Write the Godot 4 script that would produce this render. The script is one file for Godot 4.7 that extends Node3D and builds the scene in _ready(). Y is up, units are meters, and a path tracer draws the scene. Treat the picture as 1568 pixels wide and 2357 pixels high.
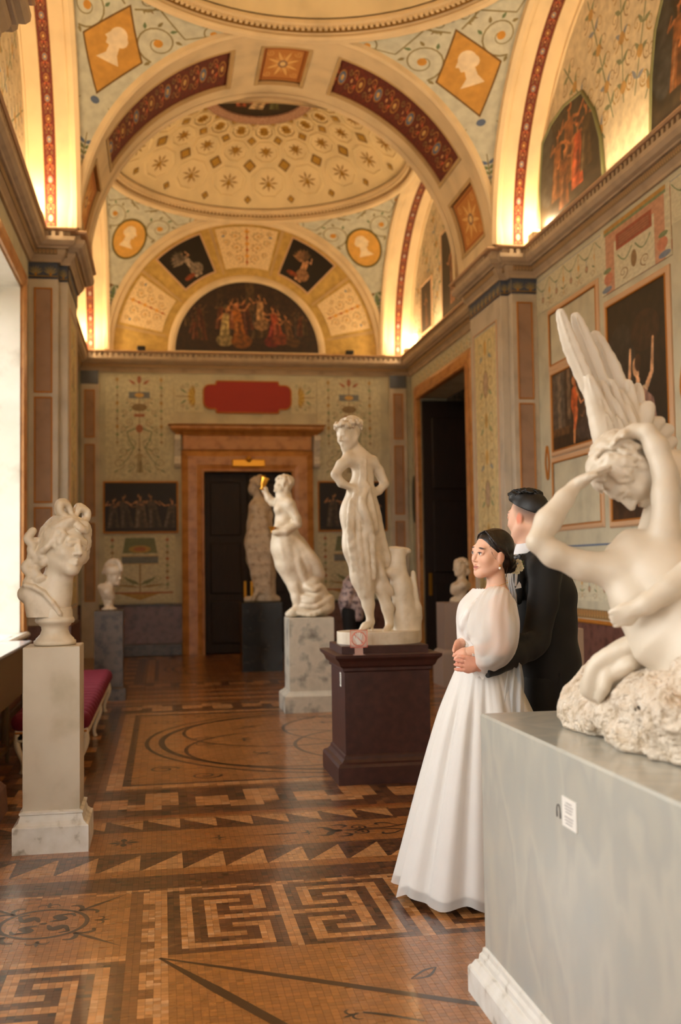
extends Node3D

# ---------------------------------------------------------------- camera and room measures
const EYE := Vector3(0, 1.53, 0)
const FPX := 2400.0
const CAM_R := Vector3(0.98572385, -0.01447836, 0.16774644)
const CAM_U := Vector3(0.00541821, 0.99850761, 0.05434329)
const CAM_B := Vector3(-0.1682829, -0.05265859, 0.98433121)
const XC := 1.55
const WL := -1.5
const WR := 4.6
const ZF := -18.9
const ZB := 7.2
const CT := 5.42      # top of the cornice, where the arches spring
const AR := 2.5       # radius of the arches

var M := {}
var rng := RandomNumberGenerator.new()
var taken := {}


func at(u: float, v: float, z: float) -> Vector3:
	# a point of the room on the plane z, given by where the photograph shows it
	var d := CAM_R * ((u - 784.0) / FPX) - CAM_U * ((v - 1178.5) / FPX) - CAM_B
	return EYE + d * (z / d.z)


func numbered(called: String) -> String:
	var n: int = taken.get(called, 0)
	taken[called] = n + 1
	return called if n == 0 else "%s_%03d" % [called, n]


func thing(called: String, label: String, category: String, where := Vector3.ZERO, turn := 0.0, group := "") -> Node3D:
	var o := Node3D.new()
	o.name = numbered(called)
	add_child(o)
	o.position = where
	o.rotation.y = turn
	o.set_meta("label", label)
	o.set_meta("category", category)
	if group:
		o.set_meta("group", group)
	return o


func struct(called: String) -> Node3D:
	var o := Node3D.new()
	o.name = numbered(called)
	add_child(o)
	o.set_meta("kind", "structure")
	return o


func put(called: String, mesh: Mesh, mat: Material, parent: Node = null, where := Vector3.ZERO) -> MeshInstance3D:
	var o := MeshInstance3D.new()
	o.name = called if parent else numbered(called)
	o.mesh = mesh
	o.material_override = mat
	(parent if parent else self).add_child(o, true)
	o.position = where
	return o


func tag(o: Node, label: String, category: String, group := "", kind := "") -> Node:
	if label: o.set_meta("label", label)
	if category: o.set_meta("category", category)
	if group: o.set_meta("group", group)
	if kind: o.set_meta("kind", kind)
	return o


# ---------------------------------------------------------------- mesh collector
class MB:
	var v := PackedVector3Array()
	var n := PackedVector3Array()
	var t := PackedVector2Array()
	var c := PackedColorArray()
	var i := PackedInt32Array()
	var col := Color.WHITE
	var colored := false

	func vert(p: Vector3, nn: Vector3, uv := Vector2.ZERO) -> int:
		v.append(p); n.append(nn); t.append(uv); c.append(col)
		return v.size() - 1

	func tri_i(a: int, b: int, d: int) -> void:
		# Godot's front faces run clockwise
		if (v[b] - v[a]).cross(v[d] - v[a]).dot(n[a] + n[b] + n[d]) > 0.0:
			i.append(a); i.append(d); i.append(b)
		else:
			i.append(a); i.append(b); i.append(d)

	func quad(a: Vector3, b: Vector3, d: Vector3, e: Vector3, nn: Vector3, uvs := [Vector2(0, 1), Vector2(1, 1), Vector2(1, 0), Vector2(0, 0)]) -> void:
		var k := vert(a, nn, uvs[0]); vert(b, nn, uvs[1]); vert(d, nn, uvs[2]); vert(e, nn, uvs[3])
		tri_i(k, k + 1, k + 2); tri_i(k, k + 2, k + 3)

	func box(lo: Vector3, hi: Vector3, bev := 0.0, tf := Transform3D.IDENTITY) -> void:
		var b := minf(bev, 0.49 * minf(hi.x - lo.x, minf(hi.y - lo.y, hi.z - lo.z)))
		for ax in 3:
			for s in [-1, 1]:
				var a1 := (ax + 1) % 3
				var a2 := (ax + 2) % 3
				var nn := Vector3.ZERO; nn[ax] = s
				var ps := []
				for q in [[-1, -1], [1, -1], [1, 1], [-1, 1]]:
					var p := Vector3.ZERO
					p[ax] = hi[ax] if s > 0 else lo[ax]
					p[a1] = (hi[a1] - b) if q[0] > 0 else (lo[a1] + b)
					p[a2] = (hi[a2] - b) if q[1] > 0 else (lo[a2] + b)
					ps.append(tf * p)
				quad(ps[0], ps[1], ps[2], ps[3], (tf.basis * nn).normalized())
		if b > 0.0:
			# chamfers along the twelve edges and the eight corners
			for ax in 3:
				var a1 := (ax + 1) % 3
				var a2 := (ax + 2) % 3
				for s1 in [-1, 1]:
					for s2 in [-1, 1]:
						var e1 := hi[a1] if s1 > 0 else lo[a1]
						var e2 := hi[a2] if s2 > 0 else lo[a2]
						var nn := Vector3.ZERO; nn[a1] = s1; nn[a2] = s2
						var ps := []
						for q in [[0, 0], [1, 0], [1, 1], [0, 1]]:
							var p := Vector3.ZERO
							p[ax] = (hi[ax] - b) if q[0] else (lo[ax] + b)
							p[a1] = e1 if q[1] == 0 else e1 - s1 * b
							p[a2] = e2 - s2 * b if q[1] == 0 else e2
							ps.append(tf * p)
						quad(ps[0], ps[1], ps[2], ps[3], (tf.basis * nn).normalized())
			for sx in [-1, 1]:
				for sy in [-1, 1]:
					for sz in [-1, 1]:
						var p := Vector3(hi.x if sx > 0 else lo.x, hi.y if sy > 0 else lo.y, hi.z if sz > 0 else lo.z)
						var nn := (tf.basis * Vector3(sx, sy, sz)).normalized()
						var k := vert(tf * (p - Vector3(0, sy * b, sz * b)), nn)
						vert(tf * (p - Vector3(sx * b, 0, sz * b)), nn); vert(tf * (p - Vector3(sx * b, sy * b, 0)), nn)
						tri_i(k, k + 1, k + 2)

	func grid(pts: Array, closed_u := false, flip := false, uv0 := Vector2.ZERO, uv1 := Vector2.ONE) -> void:
		# pts: rows of PackedVector3Array, smooth normals from neighbours
		var nr := pts.size()
		var nc: int = pts[0].size()
		var k0 := v.size()
		for r in nr:
			for q in nc:
				var qa := q - 1 if q > 0 else (nc - 2 if closed_u else 0)
				var qb := q + 1 if q < nc - 1 else (1 if closed_u else nc - 1)
				var du: Vector3 = pts[r][qb] - pts[r][qa]
				var dv: Vector3 = pts[mini(r + 1, nr - 1)][q] - pts[maxi(r - 1, 0)][q]
				var nn := du.cross(dv)
				if nn.length_squared() < 1e-16:
					var r2 := clampi(r, 1, nr - 2) if nr > 2 else r
					nn = (pts[r2][qb] - pts[r2][qa]).cross(pts[mini(r2 + 1, nr - 1)][q] - pts[maxi(r2 - 1, 0)][q])
				nn = nn.normalized() if nn.length_squared() > 0.0 else Vector3.UP
				vert(pts[r][q], -nn if flip else nn, Vector2(lerpf(uv0.x, uv1.x, float(q) / (nc - 1)), lerpf(uv0.y, uv1.y, float(r) / (nr - 1))))
		for r in nr - 1:
			for q in nc - 1:
				var a := k0 + r * nc + q
				if v[a].distance_squared_to(v[a + 1]) > 1e-14:
					tri_i(a, a + 1, a + nc + 1)
				if v[a + nc].distance_squared_to(v[a + nc + 1]) > 1e-14:
					tri_i(a, a + nc + 1, a + nc)

	func lathe(profile: Array, seg := 32, tf := Transform3D.IDENTITY, smooth := true) -> void:
		# profile: Vector2(radius, height) from the bottom up
		var rows := []
		for p in profile:
			var row := PackedVector3Array()
			for s in seg + 1:
				var a := TAU * s / seg
				row.append(tf * Vector3(cos(a) * p.x, p.y, sin(a) * p.x))
			rows.append(row)
		if smooth:
			grid(rows, true, true)
		else:
			for r in rows.size() - 1:
				grid([rows[r], rows[r + 1]], true, true)

	func tube(path: Array, radii, seg := 10, cap := true) -> void:
		var rows := []
		var up := Vector3.UP
		var np := path.size()
		for k in np:
			var d: Vector3 = (path[mini(k + 1, np - 1)] - path[maxi(k - 1, 0)]).normalized()
			if absf(d.dot(up)) > 0.95: up = Vector3.RIGHT if absf(d.x) < 0.9 else Vector3.FORWARD
			var s := d.cross(up).normalized()
			up = s.cross(d).normalized()
			var rr: float = radii[k] if radii is Array or radii is PackedFloat32Array else radii
			var row := PackedVector3Array()
			for q in seg + 1:
				var a := TAU * q / seg
				row.append(path[k] + (s * cos(a) + up * sin(a)) * rr)
			rows.append(row)
		if cap:
			for e in [0, np - 1]:
				var row := PackedVector3Array()
				for q in seg + 1: row.append(path[e])
				if e == 0: rows.push_front(row)
				else: rows.append(row)
		grid(rows, true, true)

	func prism(poly: PackedVector2Array, d0: float, d1: float, tf := Transform3D.IDENTITY, back := true) -> void:
		# a polygon in x, y pulled from d0 to d1 along z
		var idx := Geometry2D.triangulate_polygon(poly)
		for side in [[d1, 1.0], [d0, -1.0]]:
			if side[1] < 0.0 and not back: continue
			var k := v.size()
			var nn: Vector3 = (tf.basis * Vector3(0, 0, side[1])).normalized()
			for p in poly: vert(tf * Vector3(p.x, p.y, side[0]), nn, p)
			for q in range(0, idx.size(), 3): tri_i(k + idx[q], k + idx[q + 1], k + idx[q + 2])
		var np := poly.size()
		var sgn := 1.0 if not Geometry2D.is_polygon_clockwise(poly) else -1.0
		for q in np:
			var a := poly[q]
			var b := poly[(q + 1) % np]
			var e := b - a
			var nn := (tf.basis * Vector3(e.y * sgn, -e.x * sgn, 0)).normalized()
			quad(tf * Vector3(a.x, a.y, d0), tf * Vector3(b.x, b.y, d0), tf * Vector3(b.x, b.y, d1), tf * Vector3(a.x, a.y, d1), nn)

	func sweep(path: Array, prof: Array, closed := false) -> void:
		# prof: Vector2(outward, height); path: Vector2(x, z) walked with the outward side on its left; mitred corners, flat facets
		var np := path.size()
		var rows := []
		for k in np:
			var p: Vector2 = path[k]
			var dirs := []
			if k > 0 or closed: dirs.append((p - path[(k - 1 + np) % np]).normalized())
			if k < np - 1 or closed: dirs.append((path[(k + 1) % np] - p).normalized())
			var nn := Vector2.ZERO
			for d in dirs: nn += Vector2(d.y, -d.x)
			nn = nn.normalized()
			var d0: Vector2 = dirs[0]
			var m := nn / maxf(0.2, nn.dot(Vector2(d0.y, -d0.x)))
			var row := PackedVector3Array()
			for q in prof: row.append(Vector3(p.x + m.x * q.x, q.y, p.y + m.y * q.x))
			rows.append(row)
		if closed: rows.append(rows[0])
		var qn := prof.size()
		for k in rows.size() - 1:
			for q in qn - 1:
				var a: Vector3 = rows[k][q]
				var b: Vector3 = rows[k + 1][q]
				var d: Vector3 = rows[k + 1][q + 1]
				var e: Vector3 = rows[k][q + 1]
				var pv: Vector2 = prof[q + 1] - prof[q]
				var along := (b - a).normalized()
				var across := (e - a).normalized()
				var nn := along.cross(across).normalized()
				var outw := Vector3(along.z, 0, -along.x) * pv.y + Vector3.UP * -pv.x
				if nn.dot(outw) < 0.0: nn = -nn
				quad(a, b, d, e, nn)

	func mesh() -> ArrayMesh:
		var arr := []
		arr.resize(Mesh.ARRAY_MAX)
		arr[Mesh.ARRAY_VERTEX] = v
		arr[Mesh.ARRAY_NORMAL] = n
		arr[Mesh.ARRAY_TEX_UV] = t
		if colored: arr[Mesh.ARRAY_COLOR] = c
		arr[Mesh.ARRAY_INDEX] = i
		var m := ArrayMesh.new()
		m.add_surface_from_arrays(Mesh.PRIMITIVE_TRIANGLES, arr)
		return m


func bx(lo: Vector3, hi: Vector3, bev := 0.0) -> ArrayMesh:
	var m := MB.new()
	m.box(lo, hi, bev)
	return m.mesh()


# ---------------------------------------------------------------- solid modelling: smooth unions on a grid, meshed as surface nets
class Clay:
	var o: Vector3
	var h: float
	var nx: int
	var ny: int
	var nz: int
	var g := PackedFloat32Array()
	var paint := []

	func _init(lo: Vector3, hi: Vector3, cell: float) -> void:
		o = lo; h = cell
		nx = int(ceil((hi.x - lo.x) / cell)) + 1
		ny = int(ceil((hi.y - lo.y) / cell)) + 1
		nz = int(ceil((hi.z - lo.z) / cell)) + 1
		g.resize(nx * ny * nz)
		g.fill(1.0)

	func cone(a: Vector3, b: Vector3, ra: float, rb: float, k := 0.02, fl := Vector3.ZERO, s := 1.0, cut := false) -> void:
		# a tapered capsule; with fl, its section is s times as thick along the direction fl
		var ba := b - a
		var l2 := maxf(ba.length_squared(), 1e-9)
		var m := maxf(ra, rb) * maxf(1.0, s) + k + 2.5 * h
		var lo := Vector3(minf(a.x, b.x), minf(a.y, b.y), minf(a.z, b.z)) - Vector3(m, m, m) - o
		var hi := Vector3(maxf(a.x, b.x), maxf(a.y, b.y), maxf(a.z, b.z)) + Vector3(m, m, m) - o
		var flat := s != 1.0
		var inv := 1.0 / s - 1.0
		var dsc := minf(1.0, s)
		var dr := rb - ra
		for z in range(maxi(0, int(lo.z / h)), mini(nz, int(hi.z / h) + 2)):
			for y in range(maxi(0, int(lo.y / h)), mini(ny, int(hi.y / h) + 2)):
				var q := (z * ny + y) * nx
				for x in range(maxi(0, int(lo.x / h)), mini(nx, int(hi.x / h) + 2)):
					var pa := Vector3(o.x + x * h, o.y + y * h, o.z + z * h) - a
					var t := clampf(pa.dot(ba) / l2, 0.0, 1.0)
					var e := pa - ba * t
					if flat: e += fl * (e.dot(fl) * inv)
					var d := (e.length() - ra - dr * t) * dsc
					var c := g[q + x]
					if cut:
						d = -d
						var w := maxf(k - absf(c - d), 0.0)
						g[q + x] = maxf(c, d) + w * w * 0.25 / k
					else:
						var w := maxf(k - absf(c - d), 0.0)
						g[q + x] = minf(c, d) - w * w * 0.25 / k

	func ell(c0: Vector3, r: Vector3, k := 0.02, bs := Basis.IDENTITY, cut := false) -> void:
		# an ellipsoid whose axes are the columns of bs
		var m := maxf(r.x, maxf(r.y, r.z)) + k + 2.5 * h
		var lo := c0 - Vector3(m, m, m) - o
		var hi := c0 + Vector3(m, m, m) - o
		var ib := bs.transposed()
		var rm := minf(r.x, minf(r.y, r.z))
		var ir := Vector3.ONE / r
		for z in range(maxi(0, int(lo.z / h)), mini(nz, int(hi.z / h) + 2)):
			for y in range(maxi(0, int(lo.y / h)), mini(ny, int(hi.y / h) + 2)):
				var q := (z * ny + y) * nx
				for x in range(maxi(0, int(lo.x / h)), mini(nx, int(hi.x / h) + 2)):
					var p := (ib * (Vector3(o.x + x * h, o.y + y * h, o.z + z * h) - c0)) * ir
					var k0 := p.length()
					var k1 := (p * ir).length()
					var d := -rm if k1 < 1e-6 else k0 * (k0 - 1.0) / k1
					var c := g[q + x]
					if cut:
						d = -d
						var w := maxf(k - absf(c - d), 0.0)
						g[q + x] = maxf(c, d) + w * w * 0.25 / k
					else:
						var w := maxf(k - absf(c - d), 0.0)
						g[q + x] = minf(c, d) - w * w * 0.25 / k

	func chain(pts: Array, rad: Array, k := 0.02, fl := Vector3.ZERO, s := 1.0) -> void:
		for j in pts.size() - 1:
			cone(pts[j], pts[j + 1], rad[j], rad[j + 1], k, fl, s)

	func curve(pts: Array, r0: float, r1: float, r2: float, k := 0.01, n := 8, fl := Vector3.ZERO, s := 1.0) -> void:
		# a smooth strand through pts (three or more), thickness r0 -> r1 in the middle -> r2
		var prev := Vector3.ZERO
		var pr := r0
		for j in n + 1:
			var f := float(j) / n * (pts.size() - 1)
			var a := mini(int(f), pts.size() - 2)
			var t := f - a
			var p: Vector3 = pts[a].cubic_interpolate(pts[a + 1], pts[maxi(a - 1, 0)], pts[mini(a + 2, pts.size() - 1)], t)
			var u := float(j) / n
			var r := lerpf(r0, r1, u * 2.0) if u < 0.5 else lerpf(r1, r2, u * 2.0 - 1.0)
			if j > 0: cone(prev, p, pr, r, k, fl, s)
			prev = p; pr = r

	func cutplane(p: Vector3, nn: Vector3) -> void:
		for z in nz:
			for y in ny:
				var q := (z * ny + y) * nx
				for x in nx:
					g[q + x] = maxf(g[q + x], (Vector3(o.x + x * h, o.y + y * h, o.z + z * h) - p).dot(nn))

	func rough(noise: FastNoiseLite, amp: float, lo_b := Vector3(-99, -99, -99), hi_b := Vector3(99, 99, 99)) -> void:
		var lim := amp + 3.0 * h
		for z in nz:
			for y in ny:
				var q := (z * ny + y) * nx
				for x in nx:
					var d := g[q + x]
					if d < lim and d > -lim:
						var p := Vector3(o.x + x * h, o.y + y * h, o.z + z * h)
						if p.x > lo_b.x and p.y > lo_b.y and p.z > lo_b.z and p.x < hi_b.x and p.y < hi_b.y and p.z < hi_b.z:
							g[q + x] = d + amp * noise.get_noise_3dv(p)

	func dab(p: Vector3, r: Vector3, color: Color, soft := 0.3, bs := Basis.IDENTITY) -> void:
		paint.append([p, Vector3.ONE / r, color, soft, bs.transposed()])

	func mesh(base := Color.WHITE, smooth_passes := 1) -> ArrayMesh:
		var id := PackedInt32Array()
		id.resize(nx * ny * nz)
		id.fill(-1)
		var vs := PackedVector3Array()
		var sxy := nx * ny
		var dx := [0, 1, 0, 1, 0, 1, 0, 1]
		var offs := PackedInt32Array([0, 1, nx, nx + 1, sxy, sxy + 1, sxy + nx, sxy + nx + 1])
		var ea := PackedInt32Array([0, 2, 4, 6, 0, 1, 4, 5, 0, 1, 2, 3])
		var eb := PackedInt32Array([1, 3, 5, 7, 2, 3, 6, 7, 4, 5, 6, 7])
		var cp := [Vector3(0, 0, 0), Vector3(1, 0, 0), Vector3(0, 1, 0), Vector3(1, 1, 0), Vector3(0, 0, 1), Vector3(1, 0, 1), Vector3(0, 1, 1), Vector3(1, 1, 1)]
		var lim := 2.2 * h
		for z in nz - 1:
			for y in ny - 1:
				var q := (z * ny + y) * nx
				for x in nx - 1:
					var b := q + x
					var g0 := g[b]
					if g0 > lim or g0 < -lim: continue
					var s0 := g0 < 0.0
					if (g[b + offs[1]] < 0.0) == s0 and (g[b + offs[2]] < 0.0) == s0 and (g[b + offs[3]] < 0.0) == s0 and (g[b + offs[4]] < 0.0) == s0 and (g[b + offs[5]] < 0.0) == s0 and (g[b + offs[6]] < 0.0) == s0 and (g[b + offs[7]] < 0.0) == s0:
						continue
					var acc := Vector3.ZERO
					var cnt := 0
					for e in 12:
						var da := g[b + offs[ea[e]]]
						var db := g[b + offs[eb[e]]]
						if (da < 0.0) != (db < 0.0):
							var va: Vector3 = cp[ea[e]]
							var vb: Vector3 = cp[eb[e]]
							acc += va.lerp(vb, da / (da - db))
							cnt += 1
					id[b] = vs.size()
					vs.append(o + (Vector3(x, y, z) + acc / cnt) * h)
		var ix := PackedInt32Array()
		for z in range(1, nz - 1):
			for y in range(1, ny - 1):
				var q := (z * ny + y) * nx
				for x in range(1, nx - 1):
					var b := q + x
					var g0 := g[b]
					if g0 > lim or g0 < -lim: continue
					var s0 := g0 < 0.0
					for ax in 3:
						var st := 1 if ax == 0 else (nx if ax == 1 else sxy)
						if (g[b + st] < 0.0) == s0: continue
						var u := nx if ax == 0 else (sxy if ax == 1 else 1)
						var w := sxy if ax == 0 else (1 if ax == 1 else nx)
						var a0 := id[b - u - w]
						var a1 := id[b - w]
						var a2 := id[b]
						var a3 := id[b - u]
						if a0 < 0 or a1 < 0 or a2 < 0 or a3 < 0: continue
						if s0:
							ix.append_array([a0, a2, a1, a0, a3, a2])
						else:
							ix.append_array([a0, a1, a2, a0, a2, a3])
		var nv := vs.size()
		for pass_ in smooth_passes:
			var sum := PackedVector3Array(); sum.resize(nv)
			var num := PackedInt32Array(); num.resize(nv)
			for q in range(0, ix.size(), 3):
				var a := ix[q]
				var b := ix[q + 1]
				var c := ix[q + 2]
				sum[a] += vs[b] + vs[c]; sum[b] += vs[a] + vs[c]; sum[c] += vs[a] + vs[b]
				num[a] += 2; num[b] += 2; num[c] += 2
			for q in nv:
				if num[q] > 0: vs[q] = vs[q].lerp(sum[q] / num[q], 0.5)
		var ns := PackedVector3Array(); ns.resize(nv)
		for q in range(0, ix.size(), 3):
			var a := ix[q]
			var b := ix[q + 1]
			var c := ix[q + 2]
			var f := (vs[c] - vs[a]).cross(vs[b] - vs[a])
			ns[a] += f; ns[b] += f; ns[c] += f
		for q in nv: ns[q] = ns[q].normalized()
		var arr := []
		arr.resize(Mesh.ARRAY_MAX)
		arr[Mesh.ARRAY_VERTEX] = vs
		arr[Mesh.ARRAY_NORMAL] = ns
		if paint:
			var cs := PackedColorArray(); cs.resize(nv); cs.fill(base)
			for d in paint:
				var ib: Basis = d[4]
				for q in nv:
					var k: float = ((ib * (vs[q] - d[0])) * d[1]).length()
					if k < 1.0: cs[q] = cs[q].lerp(d[2], clampf((1.0 - k) / maxf(d[3], 0.01), 0.0, 1.0) * d[2].a)
			for q in nv: cs[q].a = 1.0
			arr[Mesh.ARRAY_COLOR] = cs
		arr[Mesh.ARRAY_INDEX] = ix
		var m := ArrayMesh.new()
		m.add_surface_from_arrays(Mesh.PRIMITIVE_TRIANGLES, arr)
		return m


# ---------------------------------------------------------------- painting on images
class Brush:
	var im: Image
	var w: int
	var h: int

	func _init(ww: int, hh: int, bg: Color) -> void:
		w = ww; h = hh
		im = Image.create(ww, hh, false, Image.FORMAT_RGB8)
		im.fill(bg)

	func span(x0: float, x1: float, y: int, c: Color) -> void:
		var a := maxi(0, int(round(x0)))
		var b := mini(w, int(round(x1)))
		if y >= 0 and y < h and b > a: im.fill_rect(Rect2i(a, y, b - a, 1), c)

	func rect(x0: float, y0: float, x1: float, y1: float, c: Color) -> void:
		im.fill_rect(Rect2i(int(x0), int(y0), maxi(1, int(x1) - int(x0)), maxi(1, int(y1) - int(y0))), c)

	func disc(x: float, y: float, rx: float, ry: float, c: Color) -> void:
		for q in range(int(floor(y - ry)), int(ceil(y + ry)) + 1):
			var k := 1.0 - pow((q + 0.5 - y) / maxf(ry, 0.5), 2)
			if k > 0.0:
				var e := maxf(rx * sqrt(k), 0.5)
				span(x - e, x + e, q, c)

	func poly(p: PackedVector2Array, c: Color) -> void:
		var y0 := 1e9
		var y1 := -1e9
		for q in p: y0 = minf(y0, q.y); y1 = maxf(y1, q.y)
		var np := p.size()
		for y in range(maxi(0, int(floor(y0))), mini(h - 1, int(ceil(y1))) + 1):
			var xs := []
			for q in np:
				var a := p[q]
				var b := p[(q + 1) % np]
				if (a.y <= y + 0.5) != (b.y <= y + 0.5):
					xs.append(a.x + (y + 0.5 - a.y) / (b.y - a.y) * (b.x - a.x))
			xs.sort()
			for q in range(0, xs.size() - 1, 2): span(xs[q], xs[q + 1], y, c)

	func line(a: Vector2, b: Vector2, w0: float, w1: float, c: Color) -> void:
		var n := maxi(1, int(a.distance_to(b) / maxf(0.7, minf(w0, w1) * 0.6)))
		for k in n + 1:
			var f := float(k) / n
			var p := a.lerp(b, f)
			var r := lerpf(w0, w1, f) * 0.5
			disc(p.x, p.y, r, r, c)

	func path(p: Array, w0: float, w1: float, c: Color) -> void:
		for k in p.size() - 1:
			var f := float(k) / (p.size() - 1)
			var f2 := float(k + 1) / (p.size() - 1)
			line(p[k], p[k + 1], lerpf(w0, w1, f), lerpf(w0, w1, f2), c)

	func spiral(cx: float, cy: float, r: float, turns: float, a0: float, dir: float, wd: float, c: Color) -> void:
		var p := []
		for k in 29:
			var f := k / 28.0
			var a := a0 + dir * TAU * turns * f
			p.append(Vector2(cx, cy) + Vector2(cos(a), sin(a)) * r * (1.0 - 0.86 * f))
		path(p, wd, wd * 0.45, c)

	func leaf(p: Vector2, d: Vector2, l: float, wd: float, c: Color) -> void:
		var s := Vector2(-d.y, d.x) * wd
		poly(PackedVector2Array([p, p + d * l * 0.35 + s, p + d * l * 0.7 + s * 0.7, p + d * l, p + d * l * 0.7 - s * 0.7, p + d * l * 0.35 - s]), c)

	func figure(x: float, y: float, s: float, skin: Color, cloth: Color, lean := 0.0, arms := 0.6, face := 1.0) -> void:
		# a generic draped standing figure of height s with its feet at x, y
		var hip := Vector2(x + lean * s * 0.3, y - s * 0.5)
		var neck := Vector2(x + lean * s * 0.55, y - s * 0.83)
		poly(PackedVector2Array([Vector2(x - s * 0.13, y), Vector2(x + s * 0.15, y), hip + Vector2(s * 0.1, 0), neck + Vector2(s * 0.08, s * 0.06), neck + Vector2(-s * 0.08, s * 0.06), hip + Vector2(-s * 0.09, 0)]), cloth)
		poly(PackedVector2Array([Vector2(x - s * 0.02, y), Vector2(x + s * 0.06, y), hip + Vector2(s * 0.06, 0), hip]), cloth.darkened(0.3))
		poly(PackedVector2Array([Vector2(x - s * 0.1, y), Vector2(x - s * 0.07, y), hip + Vector2(-s * 0.02, 0), hip + Vector2(-s * 0.05, 0)]), cloth.lightened(0.15))
		for q in [-1.0, 1.0]:
			var sh := neck + Vector2(q * s * 0.075, s * 0.08)
			var el := sh + Vector2(q * s * 0.1, s * 0.16 * (1.0 - arms))
			var ha := el + Vector2((q * 0.3 + face) * s * 0.09, -s * 0.18 * arms)
			line(sh, el, s * 0.05, s * 0.04, skin.darkened(0.1))
			line(el, ha, s * 0.04, s * 0.03, skin)
		line(neck + Vector2(0, s * 0.06), neck - Vector2(0, s * 0.04), s * 0.05, s * 0.045, skin.darkened(0.1))
		disc(neck.x + face * s * 0.01, neck.y - s * 0.085, s * 0.045, s * 0.06, skin)
		disc(neck.x - face * s * 0.015, neck.y - s * 0.11, s * 0.045, s * 0.045, cloth.darkened(0.6))

	func mottled(seed_: int, amt: float, freq: float) -> void:
		var nz := FastNoiseLite.new()
		nz.seed = seed_
		nz.frequency = freq
		nz.fractal_octaves = 3
		var data := im.get_data()
		for y in h:
			for x in w:
				var k := 1.0 + amt * nz.get_noise_2d(x, y)
				var q := (y * w + x) * 3
				data[q] = clampi(int(data[q] * k), 0, 255)
				data[q + 1] = clampi(int(data[q + 1] * k), 0, 255)
				data[q + 2] = clampi(int(data[q + 2] * k), 0, 255)
		im = Image.create_from_data(w, h, false, Image.FORMAT_RGB8, data)

	func faded(c: Color, amt: float) -> void:
		# thins the paint towards the ground colour
		var veil := Image.create(w, h, false, Image.FORMAT_RGBA8)
		veil.fill(Color(c.r, c.g, c.b, amt))
		im.convert(Image.FORMAT_RGBA8)
		im.blend_rect(veil, Rect2i(0, 0, w, h), Vector2i.ZERO)
		im.convert(Image.FORMAT_RGB8)

	func soften(k: int) -> void:
		im.resize(w / k, h / k, Image.INTERPOLATE_LANCZOS)
		im.resize(w, h, Image.INTERPOLATE_CUBIC)

	func tex(shrink := 1) -> ImageTexture:
		if shrink > 1: im.resize(w / shrink, h / shrink, Image.INTERPOLATE_LANCZOS)
		return ImageTexture.create_from_image(im)


# ---------------------------------------------------------------- materials
func mat(c: Color, rough := 0.7, tex: Texture2D = null) -> StandardMaterial3D:
	var m := StandardMaterial3D.new()
	m.albedo_color = c
	m.roughness = rough
	if tex: m.albedo_texture = tex
	return m


func noise_tex(seed_: int, freq: float, ramp: Array, size := 512, octaves := 4, kind := FastNoiseLite.TYPE_SIMPLEX_SMOOTH, warp := 0.0, fractal := FastNoiseLite.FRACTAL_FBM) -> NoiseTexture2D:
	var n := FastNoiseLite.new()
	n.seed = seed_
	n.noise_type = kind
	n.frequency = freq
	n.fractal_type = fractal
	n.fractal_octaves = octaves
	if warp > 0.0:
		n.domain_warp_enabled = true
		n.domain_warp_amplitude = warp
		n.domain_warp_frequency = freq * 0.8
	var t := NoiseTexture2D.new()
	t.width = size; t.height = size
	t.seamless = true
	t.noise = n
	if ramp:
		var g := Gradient.new()
		g.offsets = PackedFloat32Array(ramp.map(func(e): return e[0]))
		g.colors = PackedColorArray(ramp.map(func(e): return e[1]))
		t.color_ramp = g
	return t


func tri(m: StandardMaterial3D, scale: float, world := true) -> StandardMaterial3D:
	m.uv1_triplanar = true
	m.uv1_world_triplanar = world
	m.uv1_scale = Vector3.ONE * scale
	return m


func grain(m: StandardMaterial3D, t: Texture2D, cm: float) -> StandardMaterial3D:
	m.heightmap_enabled = true
	m.heightmap_scale = cm
	m.heightmap_texture = t
	return m


# ---------------------------------------------------------------- painted ornament (flat print on walls and vaults)
const C_WALL := Color(0.80, 0.785, 0.69)
const C_OCHRE := Color(0.80, 0.58, 0.24)
const C_GREEN := Color(0.42, 0.50, 0.36)
const C_BLUE := Color(0.38, 0.45, 0.58)
const C_RED := Color(0.58, 0.24, 0.15)
const C_BROWN := Color(0.50, 0.38, 0.24)


func profile_head(b: Brush, x: float, y: float, s: float, f: float, c: Color) -> void:
	# a plain cameo bust in profile looking to the side f
	b.disc(x - f * s * 0.04, y - s * 0.22, s * 0.2, s * 0.24, c)
	b.disc(x - f * s * 0.12, y - s * 0.16, s * 0.16, s * 0.16, c)
	b.poly(PackedVector2Array([Vector2(x + f * s * 0.13, y - s * 0.3), Vector2(x + f * s * 0.24, y - s * 0.13), Vector2(x + f * s * 0.17, y - s * 0.1), Vector2(x + f * s * 0.16, y + s * 0.02), Vector2(x, y + s * 0.05), Vector2(x - f * s * 0.1, y - s * 0.2)]), c)
	b.poly(PackedVector2Array([Vector2(x - f * s * 0.14, y - s * 0.1), Vector2(x + f * s * 0.08, y), Vector2(x + f * s * 0.09, y + s * 0.22), Vector2(x + f * s * 0.26, y + s * 0.42), Vector2(x - f * s * 0.26, y + s * 0.42), Vector2(x - f * s * 0.16, y + s * 0.2)]), c)


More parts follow.
